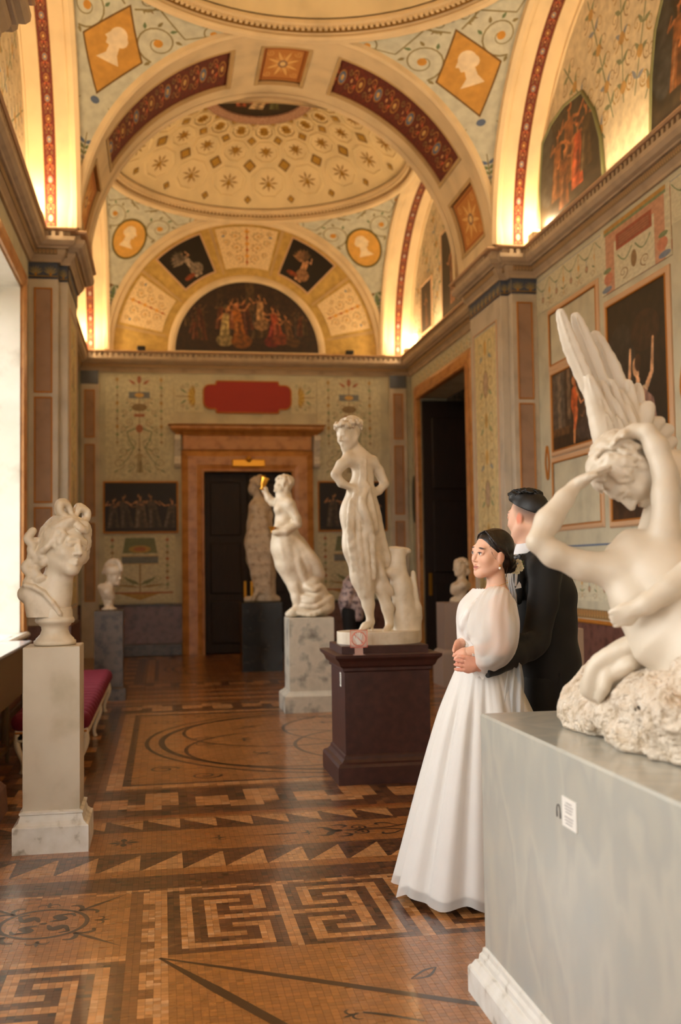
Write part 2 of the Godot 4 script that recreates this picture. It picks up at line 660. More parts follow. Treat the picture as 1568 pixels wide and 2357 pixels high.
func scroll_arm(b: Brush, p: Vector2, r: float, dir: float, c: Color, c2: Color, wd: float) -> void:
	b.spiral(p.x, p.y, r, 1.5, PI * 0.5, dir, wd, c)
	b.disc(p.x, p.y, r * 0.2, r * 0.2, C_OCHRE)
	for k in 7:
		var a := PI * 0.5 + dir * TAU * 0.11 * k
		var d := Vector2(cos(a), sin(a))
		b.leaf(p + d * r * (1.02 - 0.05 * k), (d + Vector2(-d.y, d.x) * dir * 0.8).normalized(), r * 0.34, r * 0.085, c2 if k % 2 else c)


func tex_pendentive(diamond: bool) -> ImageTexture:
	var S := 1024
	var b := Brush.new(S, S, Color(0.80, 0.81, 0.75))
	var cx := S * 0.5
	var ln := Color(0.55, 0.50, 0.34)
	for q in [-1.0, 1.0]:
		for a in [[0.13, 0.20, 0.075, 1.0], [0.27, 0.10, 0.05, -1.0], [0.35, 0.07, 0.03, 1.0], [0.045, 0.80, 0.028, -1.0], [0.085, 0.60, 0.045, 1.0], [0.16, 0.40, 0.05, -1.0], [0.21, 0.30, 0.035, 1.0], [0.125, 0.50, 0.03, 1.0], [0.055, 0.69, 0.03, 1.0], [0.41, 0.035, 0.02, -1.0], [0.22, 0.045, 0.03, 1.0], [0.045, 0.075, 0.035, -1.0]]:
			scroll_arm(b, Vector2(cx + q * a[0] * S, a[1] * S), a[2] * S, a[3] * q, ln, C_GREEN if int(a[0] * 100) % 2 else C_BROWN, 7.0)
		b.path([Vector2(cx + q * S * 0.02, S * 0.12), Vector2(cx + q * S * 0.09, S * 0.08), Vector2(cx + q * S * 0.2, S * 0.15), Vector2(cx + q * S * 0.3, S * 0.09), Vector2(cx + q * S * 0.42, S * 0.05)], 7, 3, ln)
		b.path([Vector2(cx, S * 0.72), Vector2(cx + q * S * 0.06, S * 0.66), Vector2(cx + q * S * 0.09, S * 0.56), Vector2(cx + q * S * 0.05, S * 0.5)], 6, 3, ln)
		for k in 12:
			var y := S * (0.66 + 0.02 * k)
			b.leaf(Vector2(cx, y), Vector2(q * 0.8, -0.6), S * 0.035 * (1.0 - k * 0.05), S * 0.007, C_GREEN if k % 3 else C_BLUE)
		for k in 5:
			b.leaf(Vector2(cx + q * S * (0.06 + 0.07 * k), S * 0.05), Vector2(q * 0.3, -0.95).normalized() if k % 2 else Vector2(q, 0.3).normalized(), S * 0.035, S * 0.01, C_BLUE if k % 2 else C_GREEN)
	b.line(Vector2(cx, S * 0.62), Vector2(cx, S * 0.97), 5, 2, ln)
	if diamond:
		var d := [Vector2(0, -0.27), Vector2(0.105, 0), Vector2(0, 0.27), Vector2(-0.105, 0)]
		for e in [[1.07, Color(0.45, 0.33, 0.16)], [1.0, Color(0.80, 0.60, 0.29)]]:
			b.poly(PackedVector2Array(d.map(func(p): return Vector2(cx + p.x * S * e[0] * 0.98, S * 0.29 + p.y * S * e[0] * 0.62))), e[1])
		profile_head(b, cx, S * 0.275, S * 0.155, 1.0, Color(0.93, 0.86, 0.74))
		b.disc(cx, S * 0.06, 14, 26, C_BLUE); b.disc(cx, S * 0.49, 16, 14, C_BLUE)
	else:
		b.disc(cx, S * 0.31, S * 0.092, S * 0.128, Color(0.40, 0.36, 0.18))
		b.disc(cx, S * 0.31, S * 0.082, S * 0.115, Color(0.88, 0.68, 0.34))
		profile_head(b, cx, S * 0.30, S * 0.15, -1.0, Color(0.95, 0.88, 0.74))
		for k in 9:
			var a := PI * k / 8.0
			b.leaf(Vector2(cx, S * 0.6), Vector2(cos(a), -sin(a) * 0.4 + 0.5).normalized(), S * 0.09, S * 0.012, C_BROWN if k % 2 else C_GREEN)
	b.mottled(5, 0.08, 0.02)
	return b.tex()


func tex_red_band() -> ImageTexture:
	# repeats along x: gold and blue ornament on oxblood
	var b := Brush.new(512, 128, Color(0.40, 0.13, 0.075))
	b.rect(0, 0, 512, 7, Color(0.62, 0.45, 0.2)); b.rect(0, 121, 512, 128, Color(0.62, 0.45, 0.2))
	for k in 4:
		var x := 64.0 + 128.0 * k
		b.disc(x, 64, 26, 26, Color(0.66, 0.46, 0.2)); b.disc(x, 64, 20, 20, [Color(0.45, 0.2, 0.12), C_BLUE][k % 2]); b.disc(x, 64, 10, 10, Color(0.85, 0.68, 0.4))
		for q in [-1.0, 1.0]:
			b.spiral(x + 48, 64 + q * 22, 19, 1.3, 0.0, q, 5, Color(0.72, 0.52, 0.26))
			b.spiral(x - 44, 64 + q * 26, 13, 1.2, PI, q, 4, Color(0.55, 0.5, 0.28))
			b.leaf(Vector2(x + 28, 64 + q * 6), Vector2(0.7, q * 0.7), 26, 6, Color(0.75, 0.35, 0.2))
		b.disc(x + 64, 64, 7, 7, Color(0.8, 0.6, 0.4))
	b.mottled(8, 0.25, 0.06)
	return b.tex()


func tex_rosette_panel() -> ImageTexture:
	var b := Brush.new(256, 256, Color(0.74, 0.48, 0.22))
	for e in [[4, Color(0.40, 0.26, 0.13)], [18, Color(0.74, 0.48, 0.22)], [30, Color(0.62, 0.33, 0.15)], [36, Color(0.78, 0.52, 0.25)]]:
		b.rect(e[0], e[0], 256 - e[0], 256 - e[0], e[1])
	for k in 16:
		var a := TAU * k / 16.0
		b.leaf(Vector2(128, 128), Vector2(cos(a), sin(a)), 84.0 if k % 2 else 62.0, 9, Color(0.92, 0.74, 0.46) if k % 2 else Color(0.85, 0.60, 0.32))
	b.disc(128, 128, 24, 24, Color(0.60, 0.45, 0.35)); b.disc(128, 128, 14, 14, Color(0.93, 0.8, 0.55))
	for q in [[60, 60], [196, 60], [60, 196], [196, 196]]: b.spiral(q[0], q[1], 18, 1.4, 0.0, 1.0, 5, Color(0.9, 0.72, 0.45))
	return b.tex()


func tex_wedge() -> ImageTexture:
	# pale panel with gold and rust scrolls, mirrored about its middle
	var S := 512
	var b := Brush.new(S, S, Color(0.90, 0.80, 0.62))
	for q in [-1.0, 1.0]:
		for a in [[0.2, 0.22, 0.1], [0.2, 0.5, 0.11], [0.17, 0.78, 0.1], [0.37, 0.35, 0.07], [0.36, 0.65, 0.06], [0.38, 0.12, 0.05]]:
			scroll_arm(b, Vector2(S * (0.5 + q * a[0]), S * a[1]), S * a[2], q, Color(0.62, 0.46, 0.26), Color(0.62, 0.33, 0.18) if a[1] > 0.4 else C_GREEN, 7)
		b.disc(S * (0.5 + q * 0.4), S * 0.2, 14, 12, C_BLUE)
	b.line(Vector2(S * 0.5, S * 0.06), Vector2(S * 0.5, S * 0.94), 12, 12, Color(0.7, 0.42, 0.16))
	for k in 6: b.disc(S * 0.5, S * (0.12 + 0.15 * k), 22 - k % 2 * 8, 18, Color(0.72, 0.38, 0.15) if k % 2 else Color(0.86, 0.62, 0.25))
	b.mottled(3, 0.1, 0.03)
	return b.tex()


func tex_lunette_scene() -> ImageTexture:
	# a crowd of draped figures in a dark hall
	var b := Brush.new(1024, 512, Color(0.17, 0.10, 0.06))
	b.rect(0, 440, 1024, 512, Color(0.16, 0.09, 0.05))
	b.rect(500, 0, 560, 300, Color(0.28, 0.20, 0.12)); b.rect(300, 60, 340, 300, Color(0.21, 0.14, 0.09)); b.rect(700, 60, 735, 300, Color(0.21, 0.14, 0.09))
	var sk := Color(0.78, 0.53, 0.33)
	var r := RandomNumberGenerator.new()
	r.seed = 8
	for k in 22:
		var x := r.randf_range(90, 930)
		var m := 1.0 - absf(x - 512) / 512.0
		var c: Color = [Color(0.30, 0.13, 0.07), Color(0.26, 0.18, 0.09), Color(0.33, 0.16, 0.09), Color(0.20, 0.15, 0.11)][k % 4]
		b.figure(x, r.randf_range(330, 430), 130.0 + 130.0 * m, sk.darkened(0.55), c, r.randf_range(-0.3, 0.3), r.randf_range(0.0, 1.0), 1.0 if x < 512 else -1.0)
	for a in [[600, 330, 250, 0.66, 0.50, 0.33, 0.0, 0.8], [400, 330, 220, 0.60, 0.34, 0.20, 0.3, 1.0], [345, 445, 280, 0.66, 0.58, 0.38, 0.12, 0.2], [460, 450, 330, 0.58, 0.34, 0.11, -0.15, 0.9], [675, 450, 260, 0.48, 0.13, 0.11, 0.2, 0.5], [735, 430, 270, 0.55, 0.24, 0.13, -0.3, 0.8], [820, 450, 230, 0.38, 0.24, 0.12, -0.3, 0.3]]:
		b.figure(a[0], a[1], a[2], sk.darkened(0.15), Color(a[3], a[4], a[5]), a[6], a[7], 1.0 if a[0] < 560 else -1.0)
		b.disc(a[0] + 10, a[1] - 20, a[2] * 0.22, a[2] * 0.16, Color(a[3], a[4], a[5]).darkened(0.25))
	b.soften(4)
	b.mottled(4, 0.45, 0.025)
	return b.tex()


func tex_dark_figures(seed_: int, n: int, tint: Color) -> ImageTexture:
	var b := Brush.new(384, 384, Color(0.085, 0.055, 0.04))
	var r := RandomNumberGenerator.new()
	r.seed = seed_
	b.rect(0, 350, 384, 384, Color(0.13, 0.09, 0.05))
	for k in n:
		var x := 384.0 * (k + 0.6) / (n + 0.2)
		var s := r.randf_range(230, 300)
		var c := tint.darkened(r.randf_range(0.1, 0.55))
		b.figure(x, 352, s, Color(0.72, 0.5, 0.34).darkened(r.randf_range(0.0, 0.4)), c, r.randf_range(-0.15, 0.15), r.randf_range(0.1, 0.9), 1.0 if x < 192 else -1.0)
	b.soften(4)
	b.mottled(seed_, 0.4, 0.03)
	return b.tex()


func tex_winged(seed_: int, c: Color) -> ImageTexture:
	var b := Brush.new(256, 256, Color(0.07, 0.045, 0.03))
	b.figure(140, 240, 200, Color(0.75, 0.56, 0.42), c, -0.2, 0.9, -1.0)
	for q in 6: b.leaf(Vector2(120, 110), Vector2(-cos(q * 0.25), -sin(q * 0.25 + 0.1)), 90, 14, c.darkened(0.2 + 0.06 * q))
	b.disc(150, 190, 46, 40, c.darkened(0.25)); b.disc(80, 215, 40, 16, Color(0.5, 0.22, 0.1))
	b.soften(4)
	b.mottled(seed_, 0.45, 0.04)
	return b.tex()


func tex_dancer() -> ImageTexture:
	# tall dark picture with one pale draped figure, both arms raised
	var b := Brush.new(512, 896, Color(0.13, 0.095, 0.065))
	b.disc(120, 260, 130, 160, Color(0.17, 0.15, 0.13)); b.disc(330, 170, 120, 80, Color(0.2, 0.13, 0.08)); b.disc(110, 560, 90, 130, Color(0.2, 0.11, 0.07))
	var sk := Color(0.80, 0.62, 0.47)
	b.line(Vector2(225, 400), Vector2(190, 350), 34, 28, sk); b.line(Vector2(190, 350), Vector2(205, 225), 28, 18, sk)
	b.line(Vector2(330, 395), Vector2(380, 340), 34, 28, sk); b.line(Vector2(380, 340), Vector2(395, 215), 28, 18, sk)
	b.poly(PackedVector2Array([Vector2(225, 385), Vector2(335, 380), Vector2(350, 520), Vector2(330, 760), Vector2(225, 760), Vector2(205, 560), Vector2(215, 470)]), Color(0.76, 0.66, 0.54))
	b.poly(PackedVector2Array([Vector2(310, 390), Vector2(390, 440), Vector2(440, 620), Vector2(420, 760), Vector2(330, 740), Vector2(330, 560)]), Color(0.55, 0.42, 0.37))
	b.poly(PackedVector2Array([Vector2(215, 470), Vector2(170, 620), Vector2(200, 720), Vector2(240, 600)]), Color(0.22, 0.24, 0.16))
	b.line(Vector2(270, 385), Vector2(258, 330), 36, 34, sk); b.disc(250, 300, 30, 38, sk); b.disc(268, 285, 28, 34, Color(0.25, 0.15, 0.08))
	b.line(Vector2(260, 470), Vector2(262, 740), 8, 14, Color(0.62, 0.52, 0.42)); b.line(Vector2(300, 420), Vector2(295, 740), 6, 12, Color(0.66, 0.57, 0.46)); b.line(Vector2(370, 480), Vector2(385, 740), 8, 12, Color(0.45, 0.33, 0.3))
	b.line(Vector2(245, 760), Vector2(240, 850), 22, 16, sk); b.line(Vector2(310, 760), Vector2(330, 840), 22, 16, sk)
	b.poly(PackedVector2Array([Vector2(0, 896), Vector2(0, 800), Vector2(300, 860), Vector2(512, 780), Vector2(512, 896)]), Color(0.25, 0.17, 0.11))
	for k in 4: b.line(Vector2(400 + k * 25, 850), Vector2(420 + k * 30, 720), 12, 6, Color(0.5, 0.34, 0.26))
	b.soften(4)
	b.mottled(21, 0.4, 0.015)
	return b.tex()


func tex_orange_figure() -> ImageTexture:
	var b := Brush.new(512, 400, Color(0.24, 0.18, 0.13))
	b.rect(0, 0, 150, 300, Color(0.33, 0.29, 0.25)); b.rect(70, 0, 110, 400, Color(0.45, 0.39, 0.32)); b.rect(180, 0, 215, 260, Color(0.42, 0.34, 0.26)); b.rect(0, 300, 512, 400, Color(0.2, 0.13, 0.08))
	b.rect(0, 290, 200, 330, Color(0.35, 0.24, 0.14))
	var o := Color(0.72, 0.33, 0.14)
	b.poly(PackedVector2Array([Vector2(235, 120), Vector2(275, 90), Vector2(300, 150), Vector2(285, 230), Vector2(250, 260), Vector2(220, 200)]), o)
	b.line(Vector2(275, 230), Vector2(255, 330), 46, 26, o.lightened(0.1)); b.line(Vector2(255, 330), Vector2(250, 380), 26, 16, Color(0.8, 0.55, 0.35))
	b.disc(255, 78, 18, 24, Color(0.78, 0.52, 0.34)); b.line(Vector2(280, 120), Vector2(330, 200), 18, 12, Color(0.78, 0.52, 0.34)); b.line(Vector2(330, 200), Vector2(370, 190), 12, 9, Color(0.78, 0.52, 0.34))
	b.figure(420, 390, 190, Color(0.5, 0.35, 0.25), Color(0.33, 0.27, 0.23), -0.4, 0.3, -1.0)
	b.disc(350, 330, 70, 50, Color(0.27, 0.22, 0.2))
	b.soften(4)
	b.mottled(22, 0.4, 0.02)
	return b.tex()


func tex_candelabra(kind: int) -> ImageTexture:
	# upright grotesque on the wall ground
	var b := Brush.new(384, 640, C_WALL)
	var cx := 192.0
	for q in [-1.0, 1.0]:
		if kind == 0:
			b.line(Vector2(cx + q * 125, 20), Vector2(cx + q * 125, 430), 4, 4, C_BROWN)
			for k in 9: b.disc(cx + q * 125, 30 + 48 * k, 9, 13 - k % 3 * 3, [C_OCHRE.darkened(0.2), C_GREEN, C_BROWN][k % 3])
			for a in [[40, 190, 22], [62, 150, 18], [60, 290, 26], [92, 330, 18], [50, 420, 34], [95, 470, 26], [118, 545, 36], [48, 560, 24], [35, 120, 14], [85, 230, 18]]:
				b.spiral(cx + q * a[0], a[1], a[2], 1.4, PI * 0.5, q, 5, C_BROWN if int(a[1]) % 20 else C_GREEN.darkened(0.15))
				b.leaf(Vector2(cx + q * a[0], a[1] + a[2]), Vector2(q * 0.8, 0.5).normalized(), a[2], 5, C_GREEN.darkened(0.2))
			for j in 16:
				var yy := 150.0 + 30.0 * j
				b.spiral(cx + q * (26.0 + 14.0 * (j % 3)), yy, 13.0 + 3.0 * (j % 2), 1.4, PI * (j % 2), q, 3, C_BROWN.lightened(0.2) if j % 2 else C_GREEN)
				b.spiral(cx + q * (98.0 - 10.0 * (j % 2)), yy + 10, 12.0, 1.3, 0.0, -q, 3, C_GREEN.lightened(0.1))
			b.leaf(Vector2(cx + q * 20, 60), Vector2(q * 0.8, -0.6), 50, 9, C_RED)
			b.path([Vector2(cx + q * 20, 330), Vector2(cx + q * 70, 350), Vector2(cx + q * 60, 400), Vector2(cx + q * 30, 450), Vector2(cx + q * 70, 520), Vector2(cx + q * 110, 560)], 8, 5, C_GREEN.darkened(0.2))
		else:
			b.line(Vector2(cx + q * 150, 10), Vector2(cx + q * 150, 520), 4, 4, C_BROWN)
			for k in 8: b.disc(cx + q * 150, 40 + 62 * k, 10, 14, [C_RED, C_GREEN, C_BROWN][k % 3])
			for a in [[60, 90, 28], [40, 160, 22], [95, 420, 34], [60, 470, 26], [120, 480, 22]]:
				b.spiral(cx + q * a[0], a[1], a[2], 1.4, PI * 0.5, q, 6, C_GREEN.darkened(0.15))
			b.leaf(Vector2(cx, 480), Vector2(q * 0.75, -0.65), 120, 16, C_GREEN.darkened(0.25))
			b.leaf(Vector2(cx, 500), Vector2(q * 0.95, -0.2).normalized(), 140, 12, C_BROWN)
	if kind == 0:
		b.line(Vector2(cx, 40), Vector2(cx, 600), 6, 6, C_BROWN)
		b.rect(cx - 60, 105, cx + 60, 145, C_BLUE.darkened(0.25)); b.disc(cx, 125, 26, 14, C_OCHRE)
		b.disc(cx, 200, 44, 24, C_BROWN.darkened(0.2)); b.rect(cx - 30, 240, cx + 30, 258, C_RED); b.disc(cx, 30, 12, 24, C_RED)
		b.figure(cx, 600, 150, Color(0.62, 0.52, 0.4), Color(0.55, 0.5, 0.38), 0.0, 0.2, 1.0)
		b.disc(cx, 330, 20, 26, C_RED)
	else:
		b.poly(PackedVector2Array([Vector2(cx - 80, 20), Vector2(cx + 80, 20), Vector2(cx + 95, 170), Vector2(cx - 95, 170)]), C_GREEN.darkened(0.3))
		b.disc(cx, 130, 60, 36, C_OCHRE.darkened(0.15)); b.disc(cx, 130, 34, 20, C_RED); b.rect(cx - 100, 200, cx + 100, 270, C_BLUE.darkened(0.3)); b.rect(cx - 100, 192, cx + 100, 198, C_OCHRE); b.rect(cx - 100, 272, cx + 100, 278, C_OCHRE)
		b.line(Vector2(cx, 280), Vector2(cx, 560), 10, 8, C_BROWN)
		b.rect(cx - 180, 545, cx + 180, 562, C_RED); b.poly(PackedVector2Array([Vector2(cx - 110, 562), Vector2(cx + 110, 562), Vector2(cx, 625)]), C_OCHRE.darkened(0.2))
	b.faded(C_WALL, 0.38)
	b.mottled(31 + kind, 0.1, 0.03)
	return b.tex()


func tex_pier_panel() -> ImageTexture:
	var b := Brush.new(256, 1024, Color(0.83, 0.77, 0.58))
	for e in [[0, C_BLUE.lightened(0.4)], [8, Color(0.83, 0.77, 0.58)]]: b.rect(e[0], e[0], 256 - e[0], 1024 - e[0], e[1])
	for k in 7:
		var y := 70.0 + 140 * k
		for q in [-1.0, 1.0]:
			b.spiral(128 + q * 55, y, 32, 1.4, PI * 0.5, q, 6, C_BROWN if k % 2 else C_GREEN)
			b.spiral(128 + q * 62, y + 70, 24, 1.3, -PI * 0.5, -q, 5, C_OCHRE.darkened(0.2))
			b.leaf(Vector2(128 + q * 30, y + 30), Vector2(q * 0.9, 0.4).normalized(), 44, 8, C_BLUE if k % 3 == 0 else C_GREEN)
		if k % 3 == 1: b.disc(128, y, 30, 54, C_BROWN); b.disc(128, y, 23, 46, Color(0.62, 0.5, 0.46))
		else: b.disc(128, y, 16, 30, C_OCHRE.darkened(0.1 * (k % 3)))
		b.line(Vector2(128, y + 40), Vector2(128, y + 110), 6, 6, C_BROWN)
	b.faded(Color(0.83, 0.77, 0.58), 0.42)
	b.mottled(41, 0.12, 0.03)
	return b.tex()


func tex_blue_frieze() -> ImageTexture:
	var b := Brush.new(256, 128, Color(0.27, 0.31, 0.39))
	b.rect(0, 0, 256, 10, Color(0.20, 0.23, 0.32)); b.rect(0, 104, 256, 114, Color(0.5, 0.4, 0.22)); b.rect(0, 116, 256, 128, Color(0.20, 0.23, 0.32))
	for k in 2:
		var x := 64.0 + 128 * k
		for j in 7:
			var a := PI * (0.12 + 0.76 * j / 6.0)
			b.leaf(Vector2(x, 96), Vector2(cos(a), -sin(a)), 66, 7, Color(0.55, 0.50, 0.36))
		b.disc(x, 96, 10, 10, Color(0.7, 0.48, 0.18))
		for q in [-1.0, 1.0]: b.spiral(x + q * 42, 62, 17, 1.3, 0.0, q, 5, Color(0.50, 0.46, 0.36))
	b.mottled(42, 0.15, 0.05)
	return b.tex()


func tex_garlands() -> ImageTexture:
	# wall frieze: swags, small urns, pendants; repeats along x
	var b := Brush.new(512, 256, C_WALL)
	b.rect(0, 6, 512, 12, C_BLUE.lightened(0.15))
	for k in 4:
		var x := 64.0 + 128 * k
		var p := []
		for j in 13:
			var f := j / 12.0
			p.append(Vector2(x - 58 + 116 * f, 30 + 70 * sin(PI * f)))
		b.path(p, 6, 6, C_GREEN)
		b.line(p[5], p[7], 13, 13, C_GREEN.darkened(0.15))
		b.line(Vector2(x, 104), Vector2(x, 150), 4, 4, C_BLUE)
		b.disc(x, 168, 11, 24, C_BROWN); b.disc(x, 168, 6, 15, Color(0.7, 0.5, 0.42))
		b.line(Vector2(x + 64, 20), Vector2(x + 64, 230), 5, 5, C_OCHRE.darkened(0.1))
		for q in [-1.0, 1.0]:
			b.spiral(x + 64 + q * 24, 215, 20, 1.3, PI * 0.5, q, 4, C_BROWN)
			b.leaf(Vector2(x + 64, 190), Vector2(q * 0.7, -0.7), 36, 6, C_GREEN.darkened(0.1))
		b.disc(x + 64, 120, 8, 22, C_OCHRE)
	b.faded(C_WALL, 0.3)
	b.mottled(43, 0.08, 0.04)
	return b.tex()


func tex_aedicule() -> ImageTexture:
	var b := Brush.new(384, 320, C_WALL)
	var pk := Color(0.74, 0.53, 0.43)
	b.rect(20, 0, 364, 20, C_OCHRE.darkened(0.15)); b.rect(20, 20, 364, 34, C_GREEN); b.rect(28, 34, 356, 90, pk); b.rect(28, 34, 80, 320, pk); b.rect(304, 34, 356, 320, pk)
	b.rect(92, 62, 292, 140, C_RED); b.rect(104, 74, 280, 128, Color(0.52, 0.26, 0.18))
	for k in 4: b.rect(110, 80 + k * 12, 274, 84 + k * 12, Color(0.65, 0.4, 0.3))
	for q in [-1.0, 1.0]:
		var p := []
		for j in 9: p.append(Vector2(192 + q * (10 + 80 * j / 8.0), 165 + 40 * sin(PI * j / 8.0)))
		b.path(p, 7, 7, C_GREEN)
		b.spiral(192 + q * 60, 265, 28, 1.4, PI * 0.5, q, 6, C_BROWN); b.disc(192 + q * 150, 250, 26, 30, Color(0.75, 0.45, 0.35)); b.disc(192 + q * 160, 300, 30, 14, C_BLUE); b.disc(192 + q * 155, 210, 24, 12, C_GREEN)
	b.disc(192, 230, 16, 40, C_BROWN)
	b.faded(C_WALL, 0.2)
	b.mottled(44, 0.1, 0.04)
	return b.tex()


func tex_side_lunette() -> ImageTexture:
	# grotesque ground of the side lunettes: radiating stems, scrolls and cameos
	var b := Brush.new(1024, 512, Color(0.82, 0.77, 0.65))
	for k in 9:
		var a := PI * (k + 0.5) / 9.0
		var d := Vector2(cos(a), -sin(a))
		var s := Vector2(-d.y, d.x)
		b.line(Vector2(512, 512) + d * 150, Vector2(512, 512) + d * 480, 5, 5, C_GREEN.darkened(0.2))
		for j in 6:
			var p := Vector2(512, 512) + d * (180 + 52 * j)
			for q in [-1.0, 1.0]:
				b.spiral(p.x + s.x * q * 30, p.y + s.y * q * 30, 18, 1.3, a, q, 4, C_BROWN if j % 2 else C_OCHRE.darkened(0.25))
				b.leaf(p, (s * q + d * 0.6).normalized(), 34, 6, C_GREEN.darkened(0.15) if (j + k) % 3 else C_BLUE)
			if j % 2 == k % 2: b.disc(p.x, p.y, 13, 13, C_OCHRE.darkened(0.15))
	b.faded(Color(0.82, 0.77, 0.65), 0.35)
	b.mottled(45, 0.12, 0.03)
	return b.tex()


func tex_crowd() -> ImageTexture:
	var b := Brush.new(384, 512, Color(0.15, 0.12, 0.08))
	b.disc(250, 120, 140, 130, Color(0.20, 0.18, 0.14)); b.disc(60, 260, 60, 160, Color(0.18, 0.18, 0.18))
	for a in [[120, 420, 260, 0.45, 0.27, 0.14], [190, 400, 300, 0.50, 0.30, 0.15], [240, 440, 250, 0.58, 0.24, 0.11], [160, 470, 230, 0.40, 0.23, 0.12], [290, 400, 240, 0.28, 0.21, 0.12]]:
		b.figure(a[0], a[1], a[2], Color(0.62, 0.38, 0.22), Color(a[3], a[4], a[5]), 0.1, 0.7, 1.0 if a[0] < 200 else -1.0)
	b.rect(0, 470, 384, 512, Color(0.12, 0.085, 0.05))
	b.soften(4)
	b.mottled(46, 0.5, 0.02)
	return b.tex()


func tex_tablet_wing() -> ImageTexture:
	var b := Brush.new(256, 192, C_WALL)
	for k in 9:
		var a := PI * 0.5 + PI * (k - 4) / 9.0
		b.leaf(Vector2(180, 96), Vector2(-sin(a), cos(a)), 74, 12, Color(0.80, 0.70, 0.40) if k % 2 else Color(0.70, 0.58, 0.30))
	for q in [-1.0, 1.0]:
		for j in 4: b.spiral(70 + j * 42, 96 + q * (50 + 14 * (j % 2)), 17, 1.4, 0.0, q, 4, C_GREEN if j % 2 else C_BROWN)
		b.leaf(Vector2(110, 96 + q * 20), Vector2(-0.9, q * 0.4).normalized(), 70, 6, C_GREEN.lightened(0.1))
	b.line(Vector2(10, 96), Vector2(110, 96), 3, 5, C_BROWN)
	b.mottled(47, 0.1, 0.04)
	return b.tex()


func tex_egg_dart() -> ImageTexture:
	var b := Brush.new(256, 64, Color(0.55, 0.46, 0.34))
	for k in 8:
		var x := 16.0 + 32 * k
		b.disc(x, 26, 11, 24, Color(0.72, 0.63, 0.48)); b.disc(x, 24, 7, 18, Color(0.62, 0.46, 0.3)); b.line(Vector2(x + 16, 6), Vector2(x + 16, 56), 3, 3, Color(0.33, 0.25, 0.17))
	b.rect(0, 0, 256, 4, Color(0.4, 0.32, 0.22))
	return b.tex()


func tex_dome_scene() -> ImageTexture:
	var b := Brush.new(512, 512, Color(0.14, 0.09, 0.055))
	b.disc(180, 280, 120, 90, Color(0.33, 0.2, 0.11)); b.disc(350, 230, 90, 110, Color(0.16, 0.16, 0.08)); b.disc(260, 300, 80, 60, Color(0.5, 0.22, 0.12))
	b.figure(250, 420, 300, Color(0.8, 0.6, 0.42), Color(0.78, 0.66, 0.5), 0.35, 0.9, 1.0); b.figure(170, 400, 220, Color(0.7, 0.46, 0.3), Color(0.55, 0.26, 0.15), -0.3, 0.6, -1.0); b.figure(360, 410, 220, Color(0.7, 0.46, 0.3), Color(0.3, 0.3, 0.16), -0.2, 0.4, -1.0)
	b.soften(4)
	b.mottled(48, 0.45, 0.02)
	return b.tex()


